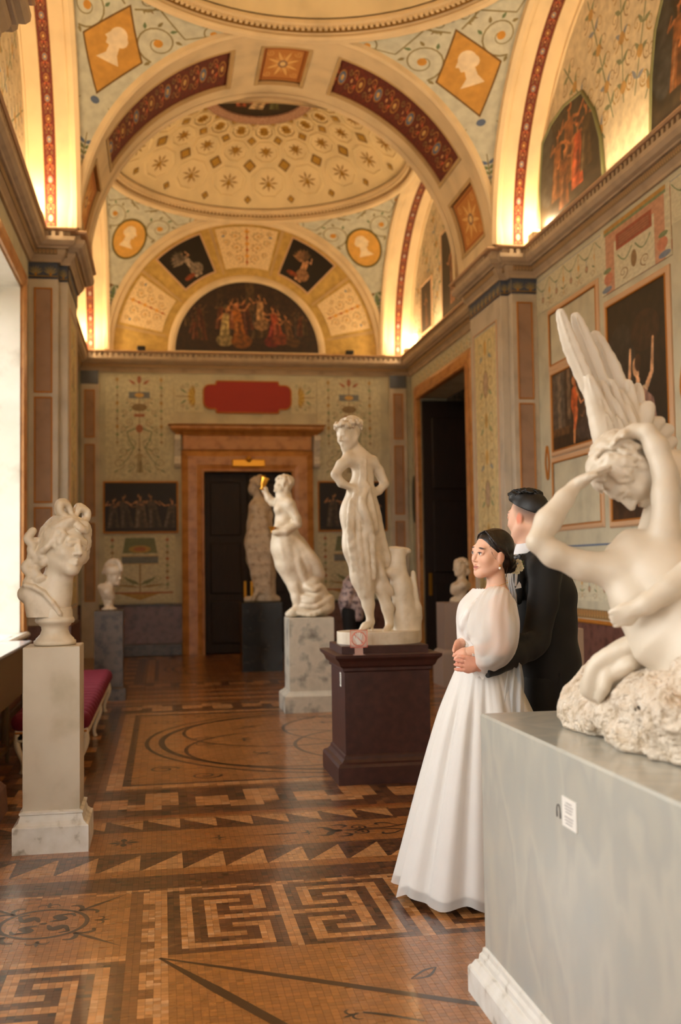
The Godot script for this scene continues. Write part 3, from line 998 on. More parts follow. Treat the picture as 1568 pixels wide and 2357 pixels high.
func make_materials() -> void:
	var fine := noise_tex(11, 0.02, [], 512, 5)
	var cloud := noise_tex(12, 0.006, [[0.0, Color(0.86, 0.86, 0.86)], [0.5, Color(0.96, 0.96, 0.96)], [1.0, Color(1, 1, 1)]], 512, 4)
	M.fine = fine
	M.wall = tri(mat(C_WALL, 0.75, cloud), 0.6)
	M.wallgreen = tri(mat(Color(0.66, 0.65, 0.55), 0.75, cloud), 0.6)
	M.pier = tri(mat(Color(0.80, 0.76, 0.69), 0.7, cloud), 0.6)
	M.pink = tri(mat(Color(0.66, 0.54, 0.45), 0.7, cloud), 0.9)
	M.gilt = mat(Color(0.72, 0.47, 0.17), 0.5); M.gilt.metallic = 0.25
	M.frame = mat(Color(0.80, 0.66, 0.52), 0.55)
	M.cream = tri(mat(Color(0.93, 0.84, 0.68), 0.7, cloud), 0.5)
	M.creamdk = tri(mat(Color(0.80, 0.68, 0.48), 0.7, cloud), 0.5)
	M.cornice = tri(mat(Color(0.74, 0.66, 0.56), 0.65, cloud), 0.8)
	M.corndark = M.cornice
	M.dentil = mat(Color(0.66, 0.58, 0.48), 0.65)
	M.lunyellow = tri(mat(Color(0.84, 0.70, 0.40), 0.7, noise_tex(13, 0.03, [[0.0, Color(0.8, 0.8, 0.74)], [1.0, Color(1, 1, 1)]], 256, 3)), 0.7)
	M.coffer = tri(mat(Color(0.74, 0.575, 0.22), 0.7, cloud), 0.8)
	M.cofleaf = mat(Color(0.60, 0.43, 0.15), 0.7)
	M.cofline = mat(Color(0.50, 0.36, 0.14), 0.7)
	M.dome = tri(mat(Color(0.92, 0.84, 0.66), 0.7, cloud), 0.5)
	M.dotted = tri(mat(Color(0.78, 0.64, 0.55), 0.7, noise_tex(14, 0.08, [[0.4, Color(0.7, 0.6, 0.55)], [0.6, Color(1, 1, 1)]], 256, 2)), 2.0)
	# stones
	M.marble = tri(mat(Color(0.90, 0.875, 0.82), 0.36, noise_tex(15, 0.004, [[0.0, Color(0.84, 0.83, 0.80)], [0.45, Color(0.97, 0.97, 0.96)], [1.0, Color(1, 1, 1)]], 512, 5, FastNoiseLite.TYPE_SIMPLEX_SMOOTH, 40.0)), 0.8)
	M.marble.subsurf_scatter_enabled = true
	M.marble.subsurf_scatter_strength = 0.08
	M.statue = tri(mat(Color(0.885, 0.84, 0.755), 0.42, noise_tex(16, 0.01, [[0.0, Color(0.86, 0.83, 0.78)], [0.5, Color(0.97, 0.96, 0.95)], [1.0, Color(1, 1, 1)]], 512, 5)), 1.4)
	M.statue2 = tri(mat(Color(0.80, 0.735, 0.64), 0.5, noise_tex(17, 0.012, [[0.0, Color(0.7, 0.64, 0.58)], [0.4, Color(0.93, 0.91, 0.89)], [1.0, Color(1, 1, 1)]], 512, 5)), 1.4)
	M.marblefront = tri(mat(Color(0.83, 0.785, 0.71), 0.45, noise_tex(116, 0.008, [[0.0, Color(0.90, 0.88, 0.85)], [0.5, Color(0.98, 0.975, 0.97)], [1.0, Color(1, 1, 1)]], 512, 4)), 1.0)
	M.rock = grain(tri(mat(Color(0.88, 0.84, 0.78), 0.8, noise_tex(18, 0.02, [[0.0, Color(0.66, 0.58, 0.47)], [0.45, Color(0.93, 0.90, 0.86)], [1.0, Color(1, 1, 1)]], 512, 5)), 2.0), noise_tex(19, 0.05, [], 512, 4), 1.6)
	M.grey = tri(mat(Color(0.71, 0.70, 0.66), 0.16, noise_tex(20, 0.0035, [[0.0, Color(0.90, 0.92, 0.94)], [0.35, Color(0.94, 0.945, 0.94)], [0.5, Color(0.985, 0.98, 0.965)], [0.62, Color(0.925, 0.93, 0.93)], [1.0, Color(1.0, 0.985, 0.955)]], 1024, 4, FastNoiseLite.TYPE_SIMPLEX_SMOOTH, 30.0)), 0.55)
	M.grey.uv1_scale = Vector3(0.6, 0.32, 0.6)
	M.whitebase = tri(mat(Color(0.90, 0.885, 0.85), 0.6, noise_tex(21, 0.012, [[0.0, Color(0.62, 0.58, 0.52)], [0.3, Color(0.93, 0.92, 0.9)], [1.0, Color(1, 1, 1)]], 512, 5)), 1.2)
	M.greyveined = tri(mat(Color(0.78, 0.76, 0.71), 0.4, noise_tex(22, 0.006, [[0.0, Color(0.58, 0.58, 0.58)], [0.3, Color(0.86, 0.86, 0.85)], [0.5, Color(0.98, 0.97, 0.95)], [1.0, Color(0.9, 0.89, 0.87)]], 512, 5, FastNoiseLite.TYPE_SIMPLEX_SMOOTH, 60.0)), 1.2)
	M.blackstone = tri(mat(Color(0.6, 0.6, 0.6), 0.18, noise_tex(23, 0.008, [[0.0, Color(0.03, 0.03, 0.03)], [0.62, Color(0.055, 0.05, 0.045)], [0.78, Color(0.34, 0.28, 0.2)], [0.84, Color(0.05, 0.05, 0.045)], [1.0, Color(0.12, 0.1, 0.08)]], 512, 4, FastNoiseLite.TYPE_SIMPLEX_SMOOTH, 60.0, FastNoiseLite.FRACTAL_RIDGED)), 0.9)
	M.porphyry = tri(mat(Color(0.30, 0.17, 0.15), 0.42, noise_tex(24, 0.02, [[0.0, Color(0.7, 0.7, 0.7)], [1.0, Color(1, 1, 1)]], 512, 5)), 1.0)
	M.dado = tri(mat(Color(0.46, 0.32, 0.28), 0.35, noise_tex(25, 0.01, [[0.0, Color(0.55, 0.5, 0.5)], [0.5, Color(0.9, 0.86, 0.84)], [1.0, Color(1, 1, 1)]], 512, 5, FastNoiseLite.TYPE_SIMPLEX_SMOOTH, 30.0)), 1.2)
	M.brownstone = tri(mat(Color(0.34, 0.28, 0.23), 0.35, noise_tex(26, 0.012, [[0.0, Color(0.5, 0.45, 0.42)], [0.5, Color(0.9, 0.88, 0.85)], [1.0, Color(1, 1, 1)]], 512, 5, FastNoiseLite.TYPE_SIMPLEX_SMOOTH, 30.0)), 1.2)
	M.yellowmarble = tri(mat(Color(0.80, 0.58, 0.34), 0.32, noise_tex(27, 0.008, [[0.0, Color(0.78, 0.7, 0.62)], [0.5, Color(0.96, 0.94, 0.9)], [1.0, Color(1, 1, 1)]], 512, 5, FastNoiseLite.TYPE_SIMPLEX_SMOOTH, 40.0)), 0.9)
	M.plaster = tri(mat(Color(0.80, 0.755, 0.67), 0.6, noise_tex(28, 0.006, [[0.0, Color(0.86, 0.84, 0.8)], [0.4, Color(0.96, 0.95, 0.94)], [1.0, Color(1, 1, 1)]], 512, 5)), 0.7)
	# woods, cloth and small stuff
	M.mahogany = tri(mat(Color(0.15, 0.075, 0.055), 0.6, noise_tex(29, 0.01, [[0.0, Color(0.55, 0.5, 0.5)], [1.0, Color(1, 1, 1)]], 512, 4)), 1.0)
	M.mahogany.uv1_scale = Vector3(3, 0.5, 3)
	M.brass = mat(Color(0.80, 0.58, 0.22), 0.35); M.brass.metallic = 0.9
	M.giltbright = mat(Color(0.86, 0.62, 0.22), 0.3); M.giltbright.metallic = 0.85
	M.red = mat(Color(0.62, 0.16, 0.12), 0.6)
	M.velvet = tri(mat(Color(0.42, 0.02, 0.12), 0.9, noise_tex(30, 0.05, [[0.0, Color(0.85, 0.85, 0.85)], [1.0, Color(1, 1, 1)]], 256, 3)), 2.0)
	M.velvet.rim_enabled = true; M.velvet.rim = 0.6; M.velvet.rim_tint = 0.8
	M.whitepaint = mat(Color(0.82, 0.76, 0.64), 0.5)
	M.beige = mat(Color(0.46, 0.37, 0.24), 0.6)
	M.blackplastic = mat(Color(0.03, 0.03, 0.03), 0.5)
	M.paper = mat(Color(0.90, 0.88, 0.84), 0.7)
	M.ink = mat(Color(0.25, 0.22, 0.22), 0.8)
	M.glass = mat(Color(0.9, 0.95, 0.93, 0.08), 0.02); M.glass.transparency = BaseMaterial3D.TRANSPARENCY_ALPHA
	M.windowpaint = mat(Color(0.72, 0.70, 0.64), 0.5)
	M.shell = mat(Color(0.5, 0.48, 0.45), 0.9)
	M.lampglow = mat(Color(1, 0.93, 0.75), 0.5)
	M.lampglow.emission_enabled = true; M.lampglow.emission = Color(1.0, 0.80, 0.48); M.lampglow.emission_energy_multiplier = 6.0
	# parquet
	M.parquet = mat(Color(1, 1, 1), 0.34)
	M.parquet.vertex_color_use_as_albedo = true
	tri(M.parquet, 1.0)
	M.parquet.albedo_texture = noise_tex(33, 0.03, [[0.0, Color(0.86, 0.85, 0.84)], [0.5, Color(0.96, 0.955, 0.95)], [1.0, Color(1, 1, 1)]], 512, 4)
	M.parquet.uv1_scale = Vector3(1.1, 1.1, 5.0)
	M.parquet.clearcoat_enabled = true; M.parquet.clearcoat = 0.55; M.parquet.clearcoat_roughness = 0.16
	M.parquet.roughness_texture = noise_tex(34, 0.01, [[0.0, Color(0.75, 0.75, 0.75)], [1.0, Color(1, 1, 1)]], 256, 4)
	M.joint = mat(Color(0.16, 0.09, 0.045), 0.7)
	M.inlay = mat(Color(0.125, 0.085, 0.05), 0.34)
	M.inlay.clearcoat_enabled = true; M.inlay.clearcoat = 0.5; M.inlay.clearcoat_roughness = 0.18
	M.inlaymid = mat(Color(0.22, 0.14, 0.07), 0.34)
	M.inlaymid.clearcoat_enabled = true; M.inlaymid.clearcoat = 0.5; M.inlaymid.clearcoat_roughness = 0.18


# ---------------------------------------------------------------- view, sky, light
func setup_view() -> void:
	var cam := Camera3D.new()
	cam.name = "camera"
	cam.transform = Transform3D(Basis(CAM_R, CAM_U, CAM_B).orthonormalized(), EYE)
	cam.fov = rad_to_deg(2.0 * atan(1178.5 / FPX))
	cam.near = 0.05
	cam.far = 120.0
	var lens := CameraAttributesPhysical.new()
	lens.frustum_focal_length = 12.0 * FPX / 1178.5
	lens.exposure_aperture = 1.35
	lens.frustum_focus_distance = 4.95
	cam.attributes = lens
	cam.fov = rad_to_deg(2.0 * atan(1178.5 / FPX))
	add_child(cam)
	var env := Environment.new()
	env.background_mode = Environment.BG_SKY
	var sky := Sky.new()
	var sm := ProceduralSkyMaterial.new()
	sm.sky_top_color = Color(0.90, 0.91, 0.92)
	sm.sky_horizon_color = Color(1.0, 0.97, 0.92)
	sm.ground_bottom_color = Color(0.52, 0.49, 0.45)
	sm.ground_horizon_color = Color(0.74, 0.71, 0.66)
	sm.energy_multiplier = 1.0
	sky.sky_material = sm
	env.sky = sky
	env.background_energy_multiplier = 8.0
	env.tonemap_mode = Environment.TONE_MAPPER_LINEAR
	env.tonemap_exposure = 1.0
	env.sdfgi_enabled = true
	env.ssao_enabled = true
	env.ssil_enabled = true
	var we := WorldEnvironment.new()
	we.name = "environment"
	we.environment = env
	add_child(we)


const PIERS := [[-12.2, -13.75], [-5.55, -7.1], [1.1, -0.45]]
const BAYS := [[-16.3, 0], [-9.62, 1], [-2.97, 1], [4.15, 1]]
const WINDOWS := [[-11.5, -7.7], [-4.9, -1.1], [1.7, 5.5]]


func tf_r(x0 := WR) -> Transform3D:
	return Transform3D(Basis(Vector3(0, 0, 1), Vector3(0, 1, 0), Vector3(-1, 0, 0)), Vector3(x0, 0, 0))


func tf_l(x0 := WL) -> Transform3D:
	return Transform3D(Basis(Vector3(0, 0, -1), Vector3(0, 1, 0), Vector3(1, 0, 0)), Vector3(x0, 0, 0))


func tf_f(z0 := ZF) -> Transform3D:
	return Transform3D(Basis.IDENTITY, Vector3(0, 0, z0))


func slab(parent: Node, called: String, tf: Transform3D, a0: float, a1: float, y0: float, y1: float, d: float, m: Material, bev := 0.004) -> MeshInstance3D:
	var b := MB.new()
	b.box(Vector3(a0, y0, -0.004), Vector3(a1, y1, d), bev, tf)
	return put(called, b.mesh(), m, parent)


func rim(parent: Node, called: String, tf: Transform3D, a0: float, a1: float, y0: float, y1: float, w: float, d: float, m: Material) -> MeshInstance3D:
	# a mitred frame with a bevelled section round the opening a0..a1, y0..y1 (its inner edge)
	var b := MB.new()
	var prof := [Vector2(0, 0), Vector2(0, d * 0.7), Vector2(w * 0.3, d), Vector2(w * 0.7, d), Vector2(w, d * 0.5), Vector2(w, -0.004)]
	var cs := [Vector2(a0, y0), Vector2(a1, y0), Vector2(a1, y1), Vector2(a0, y1)]
	var sg := [Vector2(-1, -1), Vector2(1, -1), Vector2(1, 1), Vector2(-1, 1)]
	for k in 4:
		var k2 := (k + 1) % 4
		for q in prof.size() - 1:
			var p0: Vector2 = prof[q]
			var p1: Vector2 = prof[q + 1]
			var A := Vector3(cs[k].x + sg[k].x * p0.x, cs[k].y + sg[k].y * p0.x, p0.y)
			var B := Vector3(cs[k2].x + sg[k2].x * p0.x, cs[k2].y + sg[k2].y * p0.x, p0.y)
			var C := Vector3(cs[k2].x + sg[k2].x * p1.x, cs[k2].y + sg[k2].y * p1.x, p1.y)
			var D := Vector3(cs[k].x + sg[k].x * p1.x, cs[k].y + sg[k].y * p1.x, p1.y)
			var nn := (B - A).cross(D - A)
			if nn.length_squared() < 1e-14: nn = Vector3.BACK
			if nn.z < 0.0 and absf(nn.z) > 0.3 * nn.length(): nn = -nn
			b.quad(tf * A, tf * B, tf * C, tf * D, (tf.basis * nn).normalized())
	return put(called, b.mesh(), m, parent)


func wall_with_holes(tf: Transform3D, a0: float, a1: float, y0: float, y1: float, thick: float, holes: Array) -> ArrayMesh:
	# holes: [a0, a1, y0, y1], sorted by a
	var b := MB.new()
	var x := a0
	for hl in holes:
		b.box(Vector3(x, y0, -thick), Vector3(hl[0], y1, 0), 0.0, tf)
		if hl[2] > y0: b.box(Vector3(hl[0], y0, -thick), Vector3(hl[1], hl[2], 0), 0.0, tf)
		b.box(Vector3(hl[0], hl[3], -thick), Vector3(hl[1], y1, 0), 0.0, tf)
		x = hl[1]
	b.box(Vector3(x, y0, -thick), Vector3(a1, y1, 0), 0.0, tf)
	return b.mesh()


func pier_path(x: float, s: float, zs: Array) -> Array:
	# the line of a wall pier; s = -1 when it stands on the right wall and juts towards -x; walked towards -z
	return [Vector2(x, zs[0]), Vector2(x + s * 0.33, zs[0]), Vector2(x + s * 0.33, zs[0] - 0.12), Vector2(x + s * 0.43, zs[0] - 0.12), Vector2(x + s * 0.43, zs[1] + 0.12), Vector2(x + s * 0.33, zs[1] + 0.12), Vector2(x + s * 0.33, zs[1]), Vector2(x, zs[1])]


func room_path() -> Array:
	var p := [Vector2(WR, ZB)]
	for z in [PIERS[2], PIERS[1], PIERS[0]]: p += pier_path(WR, -1.0, z)
	p += [Vector2(WR, ZF), Vector2(WL, ZF)]
	for z in PIERS:
		var q := pier_path(WL, 1.0, z)
		q.reverse()
		p += q
	p.append(Vector2(WL, ZB))
	return p


func dentil_run(parent: Node, mesh: Mesh, a: Vector2, b: Vector2, nrm: Vector2, pitch: float) -> void:
	var l := a.distance_to(b)
	var n := int(l / pitch)
	for k in n:
		var p := a.lerp(b, (k + 0.5) / n) + nrm * 0.15
		var o := put("dentil", mesh, M.dentil, parent, Vector3(p.x, CT - 0.07, p.y))
		o.rotation.y = atan2(nrm.x, nrm.y)


func build_shell() -> void:
	# walls with thickness, roof and the dark hall behind the side door
	var w := struct("wall_left")
	var holes := []
	for k in range(WINDOWS.size() - 1, -1, -1): holes.append([-WINDOWS[k][1], -WINDOWS[k][0], 0.85, 4.6])
	put("wall_body", wall_with_holes(tf_l(), -ZB - 0.7, -ZF + 0.4, -0.3, 10.4, 0.75, holes), M.wall, w)
	M.wl = w
	w = struct("wall_right")
	put("wall_body", wall_with_holes(tf_r(), ZF - 0.4, ZB + 0.7, -0.3, 10.4, 0.5, [[-18.2, -15.05, -0.3, 4.55]]), M.wall, w)
	M.wr = w
	w = struct("wall_far")
	put("wall_body", wall_with_holes(tf_f(), WL - 0.75, WR + 0.5, -0.3, 10.4, 0.4, [[0.72, 2.34, -0.3, 3.29]]), M.wall, w)
	M.wf = w
	put("door_backing", bx(Vector3(0.5, -0.3, ZF - 0.45), Vector3(2.6, 3.6, ZF - 0.18)), M.shell, w)
	w = struct("wall_near")
	put("wall_body", wall_with_holes(Transform3D(Basis(Vector3.LEFT, Vector3.UP, Vector3.FORWARD), Vector3(0, 0, ZB)), -WR - 0.5, -WL + 0.75, -0.3, 10.4, 0.4, [[-3.7, 0.6, 0.85, 4.6]]), M.wall, w)
	M.ceil = struct("ceiling")
	put("roof_slab", bx(Vector3(WL - 0.9, 10.2, ZF - 0.5), Vector3(WR + 0.7, 10.6, ZB + 0.6)), M.shell, M.ceil)
	# dim hall beyond the side door
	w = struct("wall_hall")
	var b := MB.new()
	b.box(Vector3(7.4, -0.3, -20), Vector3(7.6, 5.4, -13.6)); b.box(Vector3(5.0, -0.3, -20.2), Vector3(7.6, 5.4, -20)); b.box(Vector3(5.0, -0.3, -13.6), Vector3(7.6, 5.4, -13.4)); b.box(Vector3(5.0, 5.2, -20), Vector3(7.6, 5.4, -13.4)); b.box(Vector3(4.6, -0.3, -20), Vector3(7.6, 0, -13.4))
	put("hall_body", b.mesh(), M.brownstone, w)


func build_cornice() -> void:
	var path := room_path()
	var c := struct("trim_1")
	var b := MB.new()
	b.sweep(path, [Vector2(0.0, 5.07), Vector2(0.03, 5.07), Vector2(0.035, 5.1), Vector2(0.075, 5.15), Vector2(0.09, 5.19), Vector2(0.09, 5.21), Vector2(0.0, 5.21)])
	put("bed_moulding", b.mesh(), M.corndark, c)
	b = MB.new()
	b.sweep(path, [Vector2(0.05, 5.21), Vector2(0.12, 5.21), Vector2(0.13, 5.225), Vector2(0.17, 5.24), Vector2(0.2, 5.28), Vector2(0.205, 5.325), Vector2(0.18, 5.33), Vector2(0.05, 5.33)])
	put("corona", b.mesh(), M.cornice, c)
	b = MB.new()
	b.sweep(path, [Vector2(0.05, 5.33), Vector2(0.15, 5.33), Vector2(0.15, 5.4), Vector2(0.05, 5.4)])
	put("dentil_backing", b.mesh(), M.corndark, c)
	b = MB.new()
	b.sweep(path, [Vector2(0.05, 5.395), Vector2(0.21, 5.395), Vector2(0.23, 5.41), Vector2(0.23, CT), Vector2(-0.05, CT)])
	put("top_fillet", b.mesh(), M.frame, c)
	var d := bx(Vector3(-0.024, -0.03, -0.01), Vector3(0.024, 0.035, 0.052), 0.004)
	var n := path.size()
	for k in n - 1:
		var a: Vector2 = path[k]
		var e: Vector2 = path[k + 1]
		if maxf(a.y, e.y) > -7.0 or a.distance_to(e) < 0.2: continue
		var dir := (e - a).normalized()
		var nrm := Vector2(dir.y, -dir.x)
		if a.distance_to(e) < 1.0: a -= dir * 0.1; e += dir * 0.1
		dentil_run(c, d, a, e, nrm, 0.093 if absf(nrm.y) < 0.5 or a.y < -18 else 0.085)
	# egg and dart band under the corona, printed relief
	var eg := mat(Color(1, 1, 1), 0.65, tex_egg_dart())
	b = MB.new()
	for k in n - 1:
		var a: Vector2 = path[k]
		var e: Vector2 = path[k + 1]
		if maxf(a.y, e.y) > -6.0: continue
		var dir := (e - a).normalized()
		var nr := Vector2(dir.y, -dir.x)
		var l := a.distance_to(e)
		var p0 := a + nr * 0.079
		var p1 := e + nr * 0.079
		var p2 := a + nr * 0.095
		var p3 := e + nr * 0.095
		b.quad(Vector3(p0.x, 5.145, p0.y), Vector3(p1.x, 5.145, p1.y), Vector3(p3.x, 5.205, p3.y), Vector3(p2.x, 5.205, p2.y), Vector3(nr.x, 0, nr.y), [Vector2(0, 1), Vector2(l / 0.34, 1), Vector2(l / 0.34, 0), Vector2(0, 0)])
	put("egg_and_dart", b.mesh(), eg, c)


func build_piers() -> void:
	var bluem := mat(Color.WHITE, 0.65, tex_blue_frieze())
	var yel := mat(Color.WHITE, 0.7, tex_pier_panel())
	var n := 0
	for side in [1, -1]:
		for zs in PIERS:
			n += 1
			var p := struct("trim_%d" % (n + 1))
			var x := WR if side > 0 else WL
			var s := -1.0 if side > 0 else 1.0
			var b := MB.new()
			b.box(Vector3(minf(x, x + s * 0.33), 0, zs[1]), Vector3(maxf(x, x + s * 0.33), 5.08, zs[0]), 0.006)
			put("pier", b.mesh(), M.pier, p)
			var xo: float = x + s * 0.33
			put("pilaster", bx(Vector3(minf(xo, xo + s * 0.1), 0, zs[1] + 0.12), Vector3(maxf(xo, xo + s * 0.1), 5.08, zs[0] - 0.12), 0.006), M.pier, p)
			# printed blue frieze under the cornice
			b = MB.new()
			var outl := pier_path(x, s, zs)
			for k in outl.size() - 1:
				var a: Vector2 = outl[k]
				var e: Vector2 = outl[k + 1]
				var dir := (e - a).normalized()
				var nr := Vector2(dir.y, -dir.x) * (1.0 if side > 0 else -1.0) * 0.008
				var l := maxf(0.5, round(a.distance_to(e) / 0.34 * 2.0) / 2.0)
				b.quad(Vector3(a.x + nr.x, 4.88, a.y + nr.y), Vector3(e.x + nr.x, 4.88, e.y + nr.y), Vector3(e.x + nr.x, 5.09, e.y + nr.y), Vector3(a.x + nr.x, 5.09, a.y + nr.y), Vector3(nr.x, 0, nr.y).normalized(), [Vector2(0, 1), Vector2(l, 1), Vector2(l, 0), Vector2(0, 0)])
			put("frieze_band", b.mesh(), bluem, p)
			# pink panels on the face that looks down the room, in orange beads
			var tf := tf_f(zs[0])
			var xm := x + s * 0.165
			for yy in [[3.58, 4.76], [2.32, 3.5], [1.06, 2.24]]:
				slab(p, "panel", tf, xm - 0.085, xm + 0.085, yy[0], yy[1], 0.006, M.pink)
				rim(p, "panel_bead", tf, xm - 0.085, xm + 0.085, yy[0], yy[1], 0.017, 0.014, M.gilt)
			# grotesque panel on the face towards the room
			var t2 := tf_r(x + s * 0.43) if side > 0 else tf_l(x + s * 0.43)
			var za: float = -zs[0] + 0.3 if side < 0 else zs[1] + 0.3
			var zb: float = -zs[1] - 0.3 if side < 0 else zs[0] - 0.3
			slab(p, "ornament_panel", t2, za, zb, 1.1, 4.6, 0.008, yel)
			rim(p, "panel_bead", t2, za, zb, 1.1, 4.6, 0.02, 0.016, M.frame)
			# base
			b = MB.new()
			var pp := pier_path(x, s, zs)
			if side < 0: pp.reverse()
			b.sweep(pp, [Vector2(0, 0.92), Vector2(0.03, 0.9), Vector2(0.035, 0.2), Vector2(0.07, 0.16), Vector2(0.08, 0.0)])
			put("base_course", b.mesh(), M.dado, p)


func arch_sweep(b: MB, c: Vector3, ex: Vector3, ey: Vector3, ez: Vector3, r: float, prof: Array, a0: float, a1: float, seg: int, urep := 1.0) -> void:
	# sweeps prof (radial step, step along ez) round an arc about c
	for q in prof.size() - 1:
		var rows := []
		for e in [prof[q], prof[q + 1]]:
			var row := PackedVector3Array()
			for k in seg + 1:
				var a := lerpf(a0, a1, float(k) / seg)
				row.append(c + (ex * cos(a) + ey * sin(a)) * (r + e.x) + ez * e.y)
			rows.append(row)
		b.grid(rows, false, false, Vector2.ZERO, Vector2(urep, 1))


func build_vault() -> void:
	var V: Node3D = M.ceil
	var sy := 5.45
	var red := mat(Color.WHITE, 0.7, tex_red_band())
	var ros := mat(Color.WHITE, 0.7, tex_rosette_panel())
	var pend := [mat(Color.WHITE, 0.75, tex_pendentive(false)), mat(Color.WHITE, 0.75, tex_pendentive(true))]
	var lun := mat(Color.WHITE, 0.75, tex_side_lunette())
	var X := Vector3.RIGHT
	var Y := Vector3.UP
	var Z := Vector3.BACK
	# transverse arches
	for zs in PIERS:
		var z0: float = zs[0] + 0.08
		var z1: float = zs[1] - 0.05
		var c := Vector3(XC, sy, 0)
		var b := MB.new()
		# plain margins, then recessed panels between them
		var zi0 := z0 - 0.34
		var zi1 := z1 + 0.3
		arch_sweep(b, c, X, Y, Z, AR, [Vector2(0.12, z0), Vector2(0, z0), Vector2(0, zi0)], 0, PI, 64)
		arch_sweep(b, c, X, Y, Z, AR, [Vector2(0, zi1), Vector2(0, z1), Vector2(0.12, z1)], 0, PI, 64)
		var segs := [[0.0, 0.09, 0], [0.09, 0.40, 1], [0.40, 0.50, 0], [0.50, 1.31, 2], [1.31, 1.44, 0], [1.44, 1.70, 1], [1.70, 1.83, 0], [1.83, 2.64, 2], [2.64, 2.74, 0], [2.74, 3.05, 1], [3.05, PI, 0]]
		for s in segs:
			if s[2] == 0: arch_sweep(b, c, X, Y, Z, AR, [Vector2(0, zi0), Vector2(0, zi1)], s[0], s[1], 6)
		put("arch_soffit", b.mesh(), M.cream, V)
		for s in segs:
			if s[2] == 0: continue
			var sg := 18 if s[2] == 2 else 8
			var pb := MB.new()
			arch_sweep(pb, c, X, Y, Z, AR, [Vector2(0.035, zi0), Vector2(0.035, zi1)], s[0], s[1], sg, 2.0 if s[2] == 2 else 1.0)
			var po := put("soffit_panel", pb.mesh(), red if s[2] == 2 else ros, V)
			var fb := MB.new()
			for e in [[zi0, zi0 - 0.045], [zi1, zi1 + 0.045]]:
				arch_sweep(fb, c, X, Y, Z, AR, [Vector2(0.0, e[0]), Vector2(-0.012, lerpf(e[0], e[1], 0.5)), Vector2(0.02, e[1]), Vector2(0.034, e[1])], s[0], s[1], sg)
			for e in [[s[0], s[0] + 0.018], [s[1], s[1] - 0.018]]:
				arch_sweep(fb, c, X, Y, Z, AR, [Vector2(-0.008, zi0), Vector2(-0.008, zi1)], e[0], e[1], 1)
				var rows := []
				for rr in [-0.008, 0.034]:
					var dd: Vector3 = X * cos(e[1]) + Y * sin(e[1])
					rows.append(PackedVector3Array([c + dd * (AR + rr) + Z * zi0, c + dd * (AR + rr) + Z * zi1]))
				fb.grid(rows)
			put("panel_moulding", fb.mesh(), M.creamdk, po)
		# round mouldings on both arrises
		for e in [[z0, 1.0], [z1, -1.0]]:
			var tb := MB.new()
			arch_sweep(tb, c, X, Y, Z, AR, [Vector2(-0.005, e[0] - e[1] * 0.06), Vector2(-0.03, e[0] - e[1] * 0.02), Vector2(-0.035, e[0] + e[1] * 0.02), Vector2(-0.01, e[0] + e[1] * 0.05), Vector2(0.05, e[0] + e[1] * 0.055), Vector2(0.1, e[0] + e[1] * 0.03), Vector2(0.16, e[0] + e[1] * 0.03)], 0, PI, 64)
			put("arch_moulding", tb.mesh(), M.cream, V)
	# bays on pendentives
	for bay in BAYS:
		var zc: float = bay[0]
		var c := Vector3(XC, sy, zc)
		var R := AR * sqrt(2.0)
		for sx in [-1.0, 1.0]:
			for sz in [-1.0, 1.0]:
				if zc < -15.0 and sz > 0.0 and false: continue
				var b := MB.new()
				var nr := 24
				var nc := 20
				for r in nr + 1:
					var y := AR * (0.004 + 0.996 * r / nr)
					var rho := sqrt(2.0 * AR * AR - y * y)
					var a_lo := acos(minf(1.0, AR / rho))
					var a_hi := asin(minf(1.0, AR / rho))
					for q in nc + 1:
						var a := lerpf(a_lo, a_hi, float(q) / nc)
						var p := Vector3(cos(a) * rho * sx, y, sin(a) * rho * sz)
						var s := (a - PI / 4.0) * rho * (1.0 if sx * sz < 0.0 else -1.0)
						b.vert(c + p, -p.normalized(), Vector2(0.5 + s / 4.1, 1.0 - asin(y / R) * R / 2.9))
				for r in nr:
					for q in nc:
						var k := r * (nc + 1) + q
						b.tri_i(k, k + 1, k + nc + 2); b.tri_i(k, k + nc + 2, k + nc + 1)
				put("pendentive", b.mesh(), pend[bay[1]], V)
		# ring moulding under the dome
		var rb := MB.new()
		arch_sweep(rb, Vector3(XC, sy + AR, zc), X, Z, Y, AR, [Vector2(0.02, -0.12), Vector2(-0.03, -0.1), Vector2(-0.05, -0.07), Vector2(-0.03, -0.03), Vector2(-0.05, 0.0), Vector2(-0.10, 0.02), Vector2(-0.13, 0.06), Vector2(-0.13, 0.1), Vector2(-0.1, 0.13)], 0, TAU, 96)
		put("ring_moulding", rb.mesh(), M.cream, V)
		var db := MB.new()
		arch_sweep(db, Vector3(XC, sy + AR, zc), X, Z, Y, AR - 0.052, [Vector2(0.0, -0.02), Vector2(-0.035, -0.005), Vector2(-0.035, 0.03), Vector2(0, 0.035)], 0, TAU, 96)
		put("bead_course", db.mesh(), M.cofline, V)
		if zc < -5.0:
			var bd := bx(Vector3(-0.019, -0.022, -0.012), Vector3(0.019, 0.022, 0.03), 0.004)
			var nb := 220
			for k in nb:
				var a := TAU * k / nb
				if sin(a) > 0.1: continue
				var o := put("bead", bd, M.cream, V, Vector3(XC + cos(a) * (AR - 0.09), sy + AR + 0.012, zc + sin(a) * (AR - 0.09)))
				o.rotation.y = -PI / 2 - a
